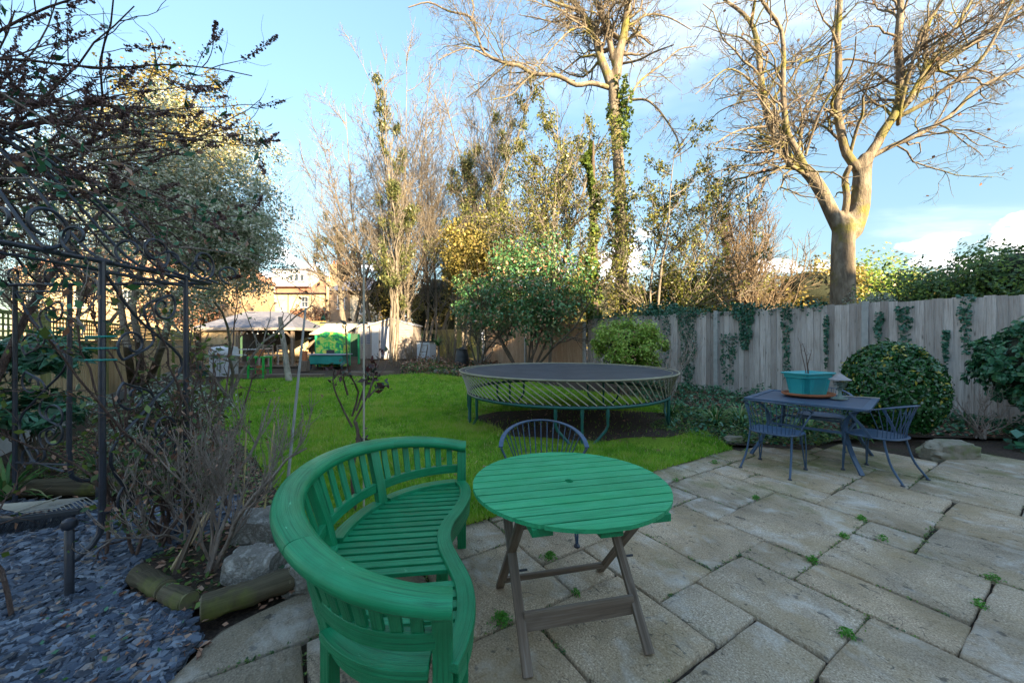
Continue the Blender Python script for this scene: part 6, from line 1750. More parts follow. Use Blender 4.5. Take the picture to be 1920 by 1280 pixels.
def rock(name, label, p, size, mat, seed=0, sq=(1, 1, 1), rough_=.28):
    mb = MB(); n, k = 44, 28; V, F = [], []
    for i in range(k + 1):
        for j in range(n):
            t = math.pi * i / k; a = 2 * math.pi * j / n; d = Vector((math.sin(t) * math.cos(a), math.sin(t) * math.sin(a), math.cos(t)))
            s = 1 + rough_ * mnoise.noise(d * 1.4 + Vector((seed * 7.1, 0, 0))) + rough_ * .5 * mnoise.noise(d * 3.4 + Vector((0, seed * 3.3, 0))) + .12 * abs(mnoise.noise(d * 7 + Vector((seed, seed, 0)))) - .05 + .05 * mnoise.noise(d * 17 + Vector((0, seed, 0)))
            q = d * s; q = Vector((max(-.82, min(.82, q.x)), max(-.85, min(.85, q.y)), min(.72, q.z)))
            V.append((q.x * size * sq[0], q.y * size * sq[1], q.z * size * sq[2]))
    for i in range(k):
        for j in range(n): F.append((i * n + j, (i + 1) * n + j, (i + 1) * n + (j + 1) % n, i * n + (j + 1) % n))
    mb.add(V, F); o = mb.build(name, mat, None, smooth=True); o.location = p; return tag(o, label, 'rock')
p = GP(838, None, 14.2); rock('white_stone', 'largest round white stone left of the black barrel', p + Vector((.35, 0, .08)), .17, M['rockm'], 1)
rock('white_stone', 'leftmost of the round white stones in the far bed', p + Vector((-.38, 0, .07)), .14, M['rockm'], 2)
rock('white_stone', 'middle one of the round white stones in the far bed', p + Vector((-.06, .05, .08)), .15, M['rockm'], 3)
rock('limestone_rock', 'big pale craggy rock behind the mossy log', (-1.56, 2.28, .06), .16, M['rockm'], 4, (1.1, .8, .95), .4)
rock('limestone_rock', 'pale rock half hidden behind the twiggy shrub', (-1.78, 2.72, .09), .19, M['rockm'], 5, (1.4, .8, .8), .4)
rock('limestone_rock', 'small pale rock between the log end and the curved bench', (-1.22, 2.22, .06), .15, M['rockm'], 6, (1, .8, .9), .4)
rock('sandstone_rock', 'flat mossy rock at the edge of the patio under the evergreen shrub', (5.45, 4.42 + .25, .05), .30, M['rockg'], 7, (1.2, .6, .62), .4)
rock('sandstone_rock', 'small grey stone in the bed behind the square table', (3.15, 5.3, .03), .12, M['rockg'], 8, (1.3, .8, .6), .3)

# ------------------------------------------------------------ houses beyond
def win_at(root, o, px, py, d, wpx, hpx, yoff, panes=(2, 2), frame=None):
    s = d / FPX; c = W(px, py, d) - o; c.y = yoff
    window(root, c, wpx * s, hpx * s, AX, -AY, frame or M['white'], panes)
def far_houses():
    d = 42.0; s = d / FPX
    o = Vector(((530 - 960) * s, d, .3)); r = empty('brick_house', o, 0, 'yellow brick house with orange tiled roof and white boxy dormer', 'house')
    X = lambda px: (px - 530) * s
    Zz = lambda py: CAMH - (py - 637) * s - .3
    mb = MB(); mb.box(((X(432) + X(608)) / 2, 4, Zz(548) / 2), ((X(608) - X(432)) / 2, 4, Zz(548) / 2)); mb.build('wall', M['brickY'], r)
    mb = MB(); e = .25
    mb.add([(X(430) - e, -e, Zz(549)), (X(610) + e, -e, Zz(549)), (X(610) + e, 8 + e, Zz(549)), (X(430) - e, 8 + e, Zz(549)), (X(470), 4, Zz(506)), (X(570), 4, Zz(506))], [(0, 1, 5, 4), (1, 2, 5), (2, 3, 4, 5), (3, 0, 4), (3, 2, 1, 0)])
    rf = mb.build('roof', M['tile'], r)
    mb = MB(); mb.box(((X(508) + X(574)) / 2, 2.6, (Zz(506) + Zz(536)) / 2), ((X(574) - X(508)) / 2, 2.4, (Zz(506) - Zz(536)) / 2)); dm = mb.build('dormer', M['white'], r)
    mb = MB(); mb.box(((X(508) + X(574)) / 2, 2.6, Zz(504.5)), ((X(574) - X(508)) / 2 + .1, 2.5, .08)); mb.build('dormer_roof', M['slateroof'], r)
    for px in (545, 555, 565): win_at(r, o, px, 520, d, 8, 13, .19, (1, 1))
    win_at(r, o, 517, 512, d, 8, 9, .19, (2, 1))
    for (px, py, w, h) in ((508, 548, 15, 19), (505, 581, 15, 17), (572, 566, 13, 20), (530, 583, 7, 18), (457, 570, 13, 18)): win_at(r, o, px, py, d, w, h, -.01)
    mb = MB(); mb.tube([(X(541), -.08, Zz(548)), (X(541), -.08, 0)], .05, 6); mb.build('drainpipe', M['black'], r)
    mb = MB(); mb.box((X(530), -e - .02, Zz(550)), ((X(610) - X(430)) / 2 + e, .05, .05)); mb.build('gutter', M['black'], r)
    for px in (598, 617):
        mb = MB(); x = X(px); mb.box((x, 4, Zz(522)), (.45, .6, Zz(522) - Zz(560))); ch = mb.build('chimney', M['brickR'], r)
        for k in (-.2, .2): q = MB(); q.lathe([(.16, 0), (.13, .5), (.16, .55)], (x + k, 4, Zz(522) * 2 - Zz(560)), 10); q.build('chimney_pot', M['terra'], ch)
    # second house
    o = Vector(((655 - 960) * s, d, .3)); r = empty('gabled_house', o, 0, 'house with brown brick wing, rendered gable and roof window', 'house')
    X = lambda px: (px - 655) * s
    mb = MB(); mb.box(((X(618) + X(652)) / 2, 2.5, Zz(545) / 2), ((X(652) - X(618)) / 2, 2.5, Zz(545) / 2)); mb.build('wing_wall', M['brickB'], r)
    mb = MB(); mb.box(((X(652) + X(704)) / 2, 3.0, Zz(552) / 2), ((X(704) - X(652)) / 2, 2.4, Zz(552) / 2)); mb.build('wall', M['render'], r)
    mb = MB(); mb.add([(X(612), -.3, Zz(545)), (X(706), -.3, Zz(545)), (X(706), 6, Zz(545)), (X(612), 6, Zz(545)), (X(640), 3, Zz(512)), (X(680), 3, Zz(512))], [(0, 1, 5, 4), (1, 2, 5), (2, 3, 4, 5), (3, 0, 4), (3, 2, 1, 0)]); mb.build('roof', M['slateroof'], r)
    win_at(r, o, 640, 566, d, 14, 26, -.01, (2, 2)); win_at(r, o, 676, 580, d, 11, 16, .55, (2, 2))
    mb = MB(); mb.tube([(X(617), -.3, Zz(520)), (X(617), -.3, 0)], .16, 8); mb.build('flue', M['fence_left'], r)
    mb = MB(); mb.add([(X(646), 1.0, Zz(526)), (X(660), 1.0, Zz(526)), (X(660), 1.25, Zz(520)), (X(646), 1.25, Zz(520))], [(0, 1, 2, 3)]); 
    # left house seen through the arbour
    d2 = 30.0; s2 = d2 / FPX; o = Vector(((250 - 960) * s2, d2, .3)); r = empty('orange_brick_house', o, 0, 'long orange brick house seen through the iron arbour', 'house')
    X2 = lambda px: (px - 250) * s2
    Z2 = lambda py: CAMH - (py - 637) * s2 - .3
    mb = MB(); mb.box(((X2(20) + X2(395)) / 2, 4, Z2(508) / 2), ((X2(395) - X2(20)) / 2, 4, Z2(508) / 2)); mb.build('wall', M['brickR'], r)
    mb = MB(); mb.add([(X2(16), -.3, Z2(508)), (X2(399), -.3, Z2(508)), (X2(399), 8.3, Z2(508)), (X2(16), 8.3, Z2(508)), (X2(60), 4, Z2(440)), (X2(350), 4, Z2(440))], [(0, 1, 5, 4), (1, 2, 5), (2, 3, 4, 5), (3, 0, 4), (3, 2, 1, 0)]); mb.build('roof', M['tile'], r)
    for px in (60, 150, 240, 330): win_at(r, o, px, 560, d2, 17, 32, -.01, (2, 2))
    p = W(400, 575, 34); mb = MB()
far_houses()

# ------------------------------------------------------------ iron arbour on the left
def spiral(c, ax, up, r0, r1, a0, turns, n=26):
    out = []
    for i in range(n + 1):
        t = i / n; a = a0 + turns * 2 * math.pi * t; r = r0 + (r1 - r0) * t
        out.append(c + ax * (math.cos(a) * r) + up * (math.sin(a) * r))
    return out
def arbour():
    root = empty('iron_arbour', (-3.4, 2.2, 0), 0, 'black wrought iron garden arbour with scrolls and domed roof on the slate bed', 'arbour')
    o = Vector(root.location); Z = Vector((0, 0, 1)); iron = M['iron']
    zt = 1.92
    def T(pts, r, nm='scroll', n=7): mb = MB(); mb.tube([Vector(p) - o for p in pts], r, n); mb.build(nm, iron, root, smooth=True)
    def panel(a, b, ball_a, ball_b, seed):
        """a, b: feet of the two main posts; ball_*: ball topped stakes outside them"""
        a, b = Vector(a), Vector(b); ax = (b - a).normalized(); w = (b - a).length
        for (p, bl) in ((a, ball_a), (b, ball_b)):
            bl = Vector(bl) if bl is not None else None
            if bl is not None:
                dirv = (bl - p)
                pts = spline([p + Z * zt, p + Z * 1.2, p + Z * .42, p + dirv * .25 + Z * .26, p + dirv * .9 + Z * .20], 18)
                T(pts, .017, 'post', 9)
                mb = MB(); mb.lathe([(.020, -.06), (.020, .38), (.016, .385), (.030, .395), (.036, .415), (.030, .437), (.012, .448), (0, .449)], bl - o, 14); mb.build('ball_stake', iron, root, smooth=True)
            else: T([p + Z * zt, p], .016, 'post', 9)
        # scroll work between the posts
        m = (a + b) / 2
        for (zc, s, hh) in ((1.55, 1, .30), (.95, -1, .30), (.55, 1, .22)):
            c1 = m + ax * (s * w * .18) + Z * (zc + hh * .45); c2 = m - ax * (s * w * .18) + Z * (zc - hh * .45)
            T(spiral(c1, ax * s, Z, .02, .115, 0, 1.15), .008)
            T(spiral(c2, ax * -s, -Z, .02, .115, 0, 1.15), .008)
            e1 = spiral(c1, ax * s, Z, .02, .115, 0, 1.15)[-1]; e2 = spiral(c2, ax * -s, -Z, .02, .115, 0, 1.15)[-1]
            T(spline([e1, (e1 + m + Z * zc) / 2 - ax * s * w * .2, (e2 + m + Z * zc) / 2 + ax * s * w * .2, e2], 14), .008)
        # long S curves against the posts
        T(spline([a + Z * 1.88, a + ax * w * .35 + Z * 1.6, b - ax * w * .05 + Z * 1.28, m + Z * 1.0, a + ax * w * .08 + Z * .75, a + ax * w * .3 + Z * .45, m + Z * .40, b - ax * .05 + Z * .34], 30), .009)
        T([a + Z * .40, b + Z * .40], .009, 'cross_bar'); T([a + Z * 1.86, b + Z * 1.86], .009, 'cross_bar')
    panel((-2.46, 2.24, 0), (-2.50, 2.86, 0), (-2.49, 2.10, 0), None, 1)
    panel((-4.26, 3.20, 0), (-3.72, 3.14, 0), None, (-3.72, 3.36, 0), 2)
    panel((-4.95, 2.3, 0), (-4.95, 2.9, 0), None, None, 3)
    T([(-2.60, 3.0, 0), (-2.62, 3.0, zt)], .016, 'post', 9)
    # ring beam
    T([(-2.44, .9, zt), (-2.46, 2.24, zt), (-2.52, 3.12, zt)], .014, 'beam', 8)
    T([(-2.44, .9, zt - .05), (-2.52, 3.12, zt - .05)], .008, 'beam', 6)
    T([(-2.52, 3.12, zt), (-4.95, 3.22, zt)], .014, 'beam', 8)
    T([(-4.95, 3.22, zt), (-4.95, 1.0, zt)], .014, 'beam', 8)
    # domed roof: bars curl up from the beam to the apex
    apex = Vector((-3.7, 1.9, 3.05))
    for (p, q) in [(Vector((-2.46, 1.2 + .27 * k, zt)), 1) for k in range(8)] + [(Vector((-2.75 - .30 * k, 3.13, zt)), 1) for k in range(7)] + [(Vector((-4.95, 1.3 + .4 * k, zt)), 1) for k in range(5)]:
        inn = (apex - p); inn.z = 0; L = inn.length; inn.normalize()
        pts = spline([p - inn * .02, p + inn * L * .10 + Z * .10, p + inn * L * .38 + Z * .62, p + inn * L * .7 + Z * .95, apex], 18)
        T(pts, .009, 'roof_bar')
        T(spiral(p - inn * .10 + Z * .085, -inn, Z, .085, .03, -math.pi / 2, -.9, 16), .008)
    # large scrolls standing on the beam towards the path
    for (y, s) in ((1.95, 1), (2.55, 1), (2.95, 1)):
        T(spiral(Vector((-2.44, y, zt + .13)), Vector((0, 1, 0)), Z, .12, .05, -math.pi / 2, 1.0, 22), .010)
    # green plastic clips
    mb = MB()
    for z in (1.47, 1.40, 1.33): mb.lathe([(.022, -.006), (.024, 0), (.022, .006)], Vector((-2.46, 2.24, z)) - o, 12); mb.tube([Vector((-2.54, 2.22, z)) - o, Vector((-2.38, 2.25, z)) - o], .006, 5)
    mb.build('clip', M['tealp'], root)
arbour()

# ------------------------------------------------------------ climbers and shrubs on the left
def climber():
    root = empty('climbing_plant', (-2.5, 2.55, 0), 0, 'tangled climbing plant with withered leaves wound up the near arbour side', 'climber')
    o = np.array(root.location); tw = Twigs()
    m = 24
    P0 = np.stack([rng.normal(0, .10, m), rng.normal(.15, .30, m), np.zeros(m)], 1)
    P, Rr = grow(P0, np.stack([rng.normal(0, .15, m), rng.normal(.02, .12, m), np.ones(m)], 1), rng.uniform(1.1, 2.2, m), np.full(m, .011), 16, .22, .16, .35)
    P[:, :, 0] = np.clip(P[:, :, 0], -.22, .22); tw.add(P, Rr, 5)
    b = sprout(P, Rr, 13, .1, 1, .9, .22, .5, .0035, 6, .35, .0, .5); tw.add(*b, 4)
    b2 = sprout(b[0], b[1], 1.5, .2, 1, .9, .6, .6, .0022, 4, .35, -.05, .5); tw.add(*b2, 3)
    tw.build('stems', M['twig_dark'], root)
    leaves('green_leaves', sample_on(b[0], 800, .2, 1, .03), .050, M['lf_ivylit'], root, .4, .55)
    leaves('dry_leaves', sample_on(b[0], 420, .2, 1, .03), .038, M['lf_brown'], root, 0, .55, hang=.5)
    # runners over the roof of the arbour and the loose end that reaches out to the right
    r2 = empty('overhead_climber', (-3.2, 2.2, 1.9), 0, 'long bare climbing stems lying over the arbour roof', 'climber')
    tw = Twigs(); m = 26
    P0 = np.stack([rng.uniform(-1.4, .3, m), rng.uniform(-.7, .7, m), rng.uniform(.1, .9, m)], 1)
    P, Rr = grow(P0, np.stack([np.ones(m), rng.normal(.25, .35, m), rng.normal(.0, .22, m)], 1), rng.uniform(.8, 2.0, m), np.full(m, .009), 14, .16, -.03, .3); tw.add(P, Rr, 5)
    b = sprout(P, Rr, 6, .1, 1, .8, .3, .5, .003, 6, .3, -.03, .5); tw.add(*b, 4)
    tw.build('stems', M['twig_pale'], r2)
    leaves('green_leaves', sample_on(b[0], 520, .2, 1, .04), .065, M['lf_dark'], r2, .4, .5)
    leaves('dry_leaves', sample_on(b[0], 300, .2, 1, .04), .05, M['lf_brown'], r2, 0, .5, hang=.5)
climber()
def buddleia():
    root = empty('buddleia', (-3.7, 2.55, 0), 0, 'overhanging buddleia with dark dry seed spikes at the upper left', 'shrub')
    o = np.array(root.location); tw = Twigs()
    m = 46
    P0 = np.stack([rng.uniform(-1.0, .35, m), rng.uniform(-.5, .8, m), rng.uniform(2.35, 3.2, m)], 1)
    D0 = np.stack([rng.uniform(.6, 1.3, m), rng.normal(.05, .25, m), rng.uniform(-.3, .75, m)], 1)
    P, Rr = grow(P0, D0, rng.uniform(.9, 2.1, m), np.full(m, .010), 10, .10, .0, .3); tw.add(P, Rr, 5)
    b = sprout(P, Rr, 9, .15, 1, .75, .42, .55, .0035, 6, .16, .05, .4); tw.add(*b, 4)
    b2 = sprout(b[0], b[1], 1.8, .1, 1, .7, .5, .6, .0013, 4, .2, .04, .5); tw.add(*b2, 3)
    # main stems from the ground
    q, qr = grow(np.array([[-1.2, -.2, 0], [-1.0, .1, 0], [-1.3, .3, 0], [-.9, .4, 0]]), np.array([[.1, 0, 1], [.15, 0, 1], [.05, .1, 1], [.2, 0, 1.]]), np.full(4, 2.9), np.full(4, .035), 10, .07, .0, .5); tw.add(q, qr, 7)
    tw.build('branches', M['twig_dark'], root)
    # seed spikes: small dry capsules crowding the last third of the branchlets
    sel = rng.choice(len(b[0]), 230, replace=False); pts = []
    for i in sel:
        n = 80; t = 1 - rng.random(n) ** 1.3 * .60; L = b[0][i]; f = t * (len(L) - 1); i0 = np.minimum(f.astype(int), len(L) - 2); fr = (f - i0)[:, None]
        pts.append(L[i0] * (1 - fr) + L[i0 + 1] * fr + nrm(rng.normal(size=(n, 3))) * (.034 * (1.12 - t) + .004)[:, None] * rng.uniform(.4, 1.3, (n, 1)))
    leaves('seed_heads', np.concatenate(pts), .021, M['lf_seed'], root, 0, .75, bend=.6)
    leaves('leaves', sample_on(b[0], 260, .1, .8, .03), .085, M['lf_dark'], root, .1, .34, hang=.4)
buddleia()
def twiggy_shrub(name, label, base, n0, h, spreadx, seed_mat, nb=8, nb2=900, r0=.02, lean=(0, 0)):
    root = empty(name, base, 0, label, 'shrub'); tw = Twigs(); m = n0
    P, Rr = grow(rng.normal(0, .03, (m, 3)) * [1, 1, 0], np.stack([rng.normal(lean[0], spreadx, m), rng.normal(lean[1], spreadx * .7, m), np.ones(m)], 1), h * rng.uniform(.55, 1.0, m), np.full(m, r0) * rng.uniform(.6, 1.2, m), 9, .20, .06, .35); tw.add(P, Rr, 7)
    b = sprout(P, Rr, nb, .2, 1, .65, .5, .55, .0045, 7, .13, .24, .4); tw.add(*b, 5)
    b2 = sprout(b[0], b[1], -nb2, .15, 1, .6, .6, .6, .0024, 6, .10, .24, .5); tw.add(*b2, 4)
    tw.build('stems', seed_mat, root)
    return root, b, b2
r_, b, b2 = twiggy_shrub('twiggy_shrub', 'bare pale branched shrub between the slate and the curved bench', (-1.86, 2.34, 0), 7, 1.15, .42, M['twig_mid'], 6, 430, .014, (.14, .1))
leaves('buds', sample_on(b2[0], 260, .7, 1, .004), .018, M['lf_brown'], r_, .4, .5, kind='stuff')
r_, b, b2 = twiggy_shrub('twiggy_shrub', 'thicket of thin reddish stems at the foot of the arbour', (-2.25, 2.62, 0), 9, .9, .34, M['twig_pale'], 7, 420, .008)
leaves('leaves', sample_on(b2[0], 420, .2, 1, .03), .033, M['lf_hedge'], r_, .5, .6)
leaves('dry_leaves', sample_on(b2[0], 260, .2, 1, .03), .035, M['lf_brown'], r_, .2, .6)
bush('silver_shrub', 'pale variegated low shrub behind the climbing plant', 'shrub', (-3.75, 4.0, .60), (.55, .5, .50), 6000, .050, M['lf_silver'], 80, .3, .16, 7, M['bark_grey'], .4, .5, core=.6, stemr=.012)
bush('broadleaf_shrub', 'green long leaved shrub in front of the tan trellis fence, upper one', 'shrub', (-5.15, 4.0, 1.28), (.62, .5, .22), 900, .16, M['lf_dark'], 26, .3, .2, 4, M['bark_grey'], .26, .9, hang=.25, stemr=.02)
bush('broadleaf_shrub', 'green long leaved shrub below the trellis, lower one', 'shrub', (-4.95, 3.85, .72), (.60, .5, .22), 900, .15, M['lf_dark'], 26, .3, .2, 4, M['bark_grey'], .26, .9, hang=.25, stemr=.02)
for (x, y, n, ln, lb) in ((-4.25, 3.85, 46, .42, 'tuft of arching strap leaves behind the arbour post'), (-4.55, 3.35, 40, .50, 'tuft of strap leaves by the broom at the left edge'), (-3.75, 4.25, 40, .40, 'dense tuft of strap leaves under the trellis fence'), (-3.35, 3.42, 22, .42, 'loose strap leaved plant flopping onto the slate')):
    rosette('strap_leaved_plant', lb, 'plant', Vector((x, y, 0)), n, ln, .014, 'lf_strap', .55)
for (x, y, n, ln, lb) in ((3.45, 6.3, 90, .52, 'large grassy tuft left of the square table against the fence'), (3.95, 6.5, 80, .50, 'grassy tuft behind the turquoise planter'), (3.05, 7.1, 70, .45, 'grassy tuft right of the trampoline'), (4.55, 5.75, 60, .42, 'grassy tuft behind the square table leg'), (5.0, 5.35, 40, .32, 'short grassy tuft left of the clipped bush')):
    rosette('grassy_plant', lb, 'plant', Vector((x, y, 0)), n, ln, .010, 'lf_strap', .6)
# rose and stakes
def rose():
    p = Vector((-1.32, 3.15, 0)); root = empty('standard_rose', p, 0, 'leafless standard rose tied to a pale cane behind the curved bench', 'rose')
    o = p; tw = Twigs()
    trunk = spline([p, p + Vector((-.03, 0, .3)), p + Vector((.02, 0, .62)), p + Vector((0, 0, .76))], 10)
    mb = MB(); mb.tube([q - o for q in trunk], .014, 8); mb.build('trunk', M['twig_dark'], root, smooth=True)
    paths = [[(660, 800), (640, 760), (625, 722), (627, 690)], [(660, 780), (672, 735), (655, 700), (650, 660), (648, 610)], [(664, 790), (690, 740), (700, 715), (722, 690), (728, 655)], [(690, 745), (702, 700), (712, 672)], [(652, 740), (645, 715), (644, 700)], [(680, 750), (684, 700), (680, 650)], [(664, 790), (676, 820), (683, 830)], [(690, 745), (706, 728), (712, 722)], [(668, 770), (680, 735), (690, 700), (686, 668)]]
    Ps, Rs = [], []
    for pa in paths:
        q = spline([W(a, b_, 3.15 + .06 * k * (1 if a > 665 else -1)) for k, (a, b_) in enumerate(pa)], 8); Ps.append([tuple(v - o) for v in q]); Rs.append([.009 - .0006 * i for i in range(9)])
    P, Rr = np.array(Ps), np.array(Rs); tw.add(P, Rr, 6)
    b = sprout(P, Rr, 2.5, .3, 1, .8, .35, .6, .003, 4, .2, .1, .5); tw.add(*b, 4); tw.build('branches', M['twig_dark'], root)
    leaves('leaves', sample_on(b[0], 130, .4, 1, .03), .055, M['lf_rosy'], root, .3, .55)
    mb = MB(); mb.tube([Vector((-1.25, 3.15, 0)), W(682, 487, 3.15)], .0085, 7); tag(mb.build('garden_cane', M['rod'], None, smooth=True), 'tall thin pale cane standing beside the standard rose', 'cane')
    mb = MB(); a = W(573, 578, 3.4); b_ = W(556, 742, 3.4); d = (b_ - a); e = b_ + d * ((0 - b_.z) / d.z); mb.tube([a, b_, e], [.009, .012, .014], 8); tag(mb.build('garden_stake', M['concrete'], None, smooth=True), 'grey stake leaning above the bare shrub', 'stake')
    for (x0, y0, x1, y1, lb) in ((453, 1000, 462, 800, 'yellow bamboo cane among the bare shrub stems'), (490, 1010, 515, 790, 'shorter bamboo cane nearer the curved bench')):
        mb = MB(); a = W(x0, y0, 2.75); mb.tube([Vector((a.x, a.y, 0)), W(x1, y1, 2.85)], .006, 6); tag(mb.build('bamboo_cane', M['bamboo'], None, smooth=True), lb, 'cane')
M['bamboo'] = simple('bamboo', (.50, .38, .16), (.38, .28, .12), 12, .6, .1, .001)
rose()

# ------------------------------------------------------------ logs, broom, rake
def log(name, label, a, b, r, mat, half=False):
    a, b = Vector(a), Vector(b); root = empty(name, (a + b) / 2, 0, label, 'log'); o = (a + b) / 2
    n = 26; path = [a.lerp(b, i / n) for i in range(n + 1)]; mb = MB()
    mb.tube([p - o for p in path], [r * (1 + .06 * mnoise.noise(p * 6)) for p in path], 22)
    for q, v in enumerate(mb.v):      # rotten, uneven bark
        w_ = Vector(v); ax_ = (b - a).normalized(); rd = w_ - ax_ * w_.dot(ax_); k_ = 1 + .22 * mnoise.noise((w_ + o) * 9) + .12 * mnoise.noise((w_ + o) * 31)
        mb.v[q] = tuple(ax_ * w_.dot(ax_) + rd * (k_ * .93) - Vector((0, 0, .06 * r)))
    c = mb.build('bark', mat, root, smooth=True)
    d = (b - a).normalized()
    for e, s in ((a, -1), (b, 1)):
        q = MB(); q.tube([e - o - d * s * .02, e - o + d * s * .006], r * .86, 20); q.build('cut_end', M['cutwood'], root, smooth=True)
M['logm'] = raw_wood('mossy_log', (.03, .024, .018), (.075, .062, .038), (.15, .125, .08), (.15, .17, .03), .85, (.52, .66), False)
M['cutwood'] = simple('weathered_cut_wood', (.26, .22, .13), (.14, .12, .07), 14, .9, .5, .004, c3=(.17, .18, .06))
log('mossy_log', 'mossy round log edging the patio beside the curved bench', (-1.60, 1.93, .065), (-1.27, 2.16, .075), .070, M['logm'])
log('mossy_log', 'short mossy log between the slate and the round log', (-1.74, 2.01, .045), (-1.92, 2.08, .045), .055, M['logm'])
log('mossy_log', 'dark rotten log next to the ball stake of the arbour', (-1.95, 2.10, .045), (-2.24, 2.24, .05), .060, M['logm'])
log('mossy_log', 'thick log edging the back of the slate bed under the trellis fence', (-4.5, 3.46, .08), (-3.25, 3.52, .08), .085, M['logm'])
log('mossy_log', 'low log along the left bed behind the strap leaves', (-5.6, 3.75, .06), (-4.7, 3.58, .06), .07, M['logm'])
mb = MB(); mb.beam(G(375, 1065 - 100, .35), G(328, 1075, .0), .03, .022); tag(mb.build('wooden_stake', M['teak'], None), 'short split wooden stake leaning at the foot of the arbour', 'stake')
mb = MB(); mb.beam(Vector((-2.15, 2.36, 0)), Vector((-2.03, 2.50, .30)), .03, .02); tag(mb.build('wooden_stake', M['fence_left'], None), 'second tan stake crossing behind the leaning one', 'stake')
def broom():
    a, b = Vector((-4.10, 2.68, .05)), Vector((-3.42, 2.96, .05)); c = (a + b) / 2; d = (b - a).normalized(); sd = Vector((-d.y, d.x, 0))
    root = empty('garden_broom', c, 0, 'black bristled broom head lying on the slate at the left edge', 'broom')
    mb = MB(); mb.box((0, 0, .045), ((b - a).length / 2, .025, .018), (d, sd, Vector((0, 0, 1)))); mb.build('stock', M['black'], root, bevel=.004)
    P, Rr = [], []
    for i in range(420):
        p = d * random.uniform(-.34, .34) + sd * random.uniform(-.03, .02); e = p - sd * random.uniform(.03, .09) + Vector((random.gauss(0, .008), 0, -.03)); P.append([tuple(p + Vector((0, 0, .035))), tuple((p + e) / 2 + Vector((0, 0, .012))), tuple(e + Vector((0, 0, .01)))]); Rr.append([.0022, .002, .0018])
    tw = Twigs(); tw.add(np.array(P), np.array(Rr), 3); tw.build('bristles', M['black'], root, kind='stuff')
    mb = MB(); mb.tube([Vector((0, 0, .06)), sd * .3 - d * .9 + Vector((0, 0, .12))], .012, 8); mb.build('handle', M['teak'], root, smooth=True)
    r2 = empty('leaf_rake', (-3.95, 3.02, .03), 0, 'wire tined leaf rake lying behind the broom', 'rake')
    for i in range(13):
        t = (i - 6) / 6; mb = MB(); e = Vector((.62, -.22 + .02 * i - .10 * t, .02)) ; p0 = Vector((-.35, -.02 + .015 * t, .09)); p1 = Vector((.30, -.16 * t + .02, .07)); p2 = Vector((.36, -.19 * t + .02, .0))
        mb.tube([p0, p1, p2], .0035, 5); mb.build('tine', M['rod'], r2, smooth=True)
    mb = MB(); mb.tube([(.10, -.13, .085), (.10, .17, .085)], .005, 6); mb.build('brace', M['rod'], r2)
    mb = MB(); mb.tube([(-.34, 0, .09), (-1.3, .1, .15)], .013, 8); mb.build('handle', M['teak'], r2, smooth=True)
broom()
def solar():
    p = G(190, 930, 0); r = empty('solar_light', Vector((-2.95, 2.72, 0)), 0, 'small round white solar lamp behind the arbour post', 'lamp')
    mb = MB(); mb.tube([(0, 0, 0), (0, 0, .30)], .006, 6); mb.build('stem', M['iron'], r)
    mb = MB(); mb.lathe([(.012, -.02), (.045, .0), (.045, .012), (.03, .02), (0, .022)], (0, 0, 0), 16); q = mb.build('head', M['iron'], r, smooth=True); q.location = (0, 0, .31); q.rotation_euler = (R(70), 0, R(-20))
    mb = MB(); mb.lathe([(.036, .021), (0, .026)], (0, 0, 0), 16); q = mb.build('lens', M['white'], r, smooth=True); q.location = (0, 0, .31); q.rotation_euler = (R(70), 0, R(-20))
solar()

# ------------------------------------------------------------ ground litter, weeds and ivy
RB = [(2.45, 6.2), (3.0, 5.35), (3.9, 5.0), (4.4, 5.3), (5.0, 5.5), (5.9, 5.65), (8.6, 5.4), (7.9, 6.9), (6.0, 9.5), (3.4, 12.8), (2.9, 9), (3.2, 7.6), (2.9, 6.6)]
bed_stuff('ground_cover', 'small leaved ground cover in the bed right of the trampoline', 'ground cover', [(2.2, 6.2), (3.0, 5.2), (4.2, 5.1), (5.0, 5.6), (4.4, 7.4), (3.2, 8.4), (3.0, 7.0)], 9000, .040, 'lf_hedge', (.01, .06), 1.0, .6)
bed_stuff('bed_foliage', 'dark leafy plants at the foot of the grey fence', 'plants', RB, 5200, .075, 'lf_dark', (.01, .22), .8, .6)
bed_stuff('fallen_leaves', 'brown fallen leaves on the right flower bed', 'leaves', RB, 5200, .055, 'lf_brown', (.008, .03), 1.5, .6)
LB = [(-4.6, 3.6), (-3.3, 3.4), (-2.5, 3.45), (-2.2, 3.0), (-2.4, 2.45), (-2.2, 2.16), (-1.72, 1.98), (-1.40, 2.04), (-1.02, 2.3), (-1.15, 2.75), (-1.9, 3.3), (-2.9, 4.3), (-4.6, 6.0), (-6.3, 8.2), (-8.7, 11.0), (-9.6, 11), (-7.4, 6.9), (-5.9, 4.6)]
bed_stuff('fallen_leaves', 'brown fallen leaves under the shrubs of the left bed', 'leaves', LB, 9500, .045, 'lf_brown', (.004, .03), 1.5, .6)
bed_stuff('ground_cover', 'low green weeds across the left bed', 'ground cover', LB, 7500, .040, 'lf_hedge', (.01, .09), .9, .6)
bed_stuff('fallen_leaves', 'dry leaves scattered along the edge between slate and patio', 'leaves', [(-1.75, .9), (-1.42, .9), (-1.42, 1.85), (-1.2, 2.15), (-1.6, 2.05), (-2.35, 2.3), (-2.5, 1.95), (-1.9, 1.6)], 330, .038, 'lf_brown', (.012, .035), 1.2, .6)
bed_stuff('fallen_leaves', 'few brown leaves scattered over the lawn and bare soil', 'leaves', [(-1, 3.2), (1.8, 4.6), (3, 6), (2.5, 8), (-1, 8)], 380, .045, 'lf_brown', (.02, .04), 1.6, .6)
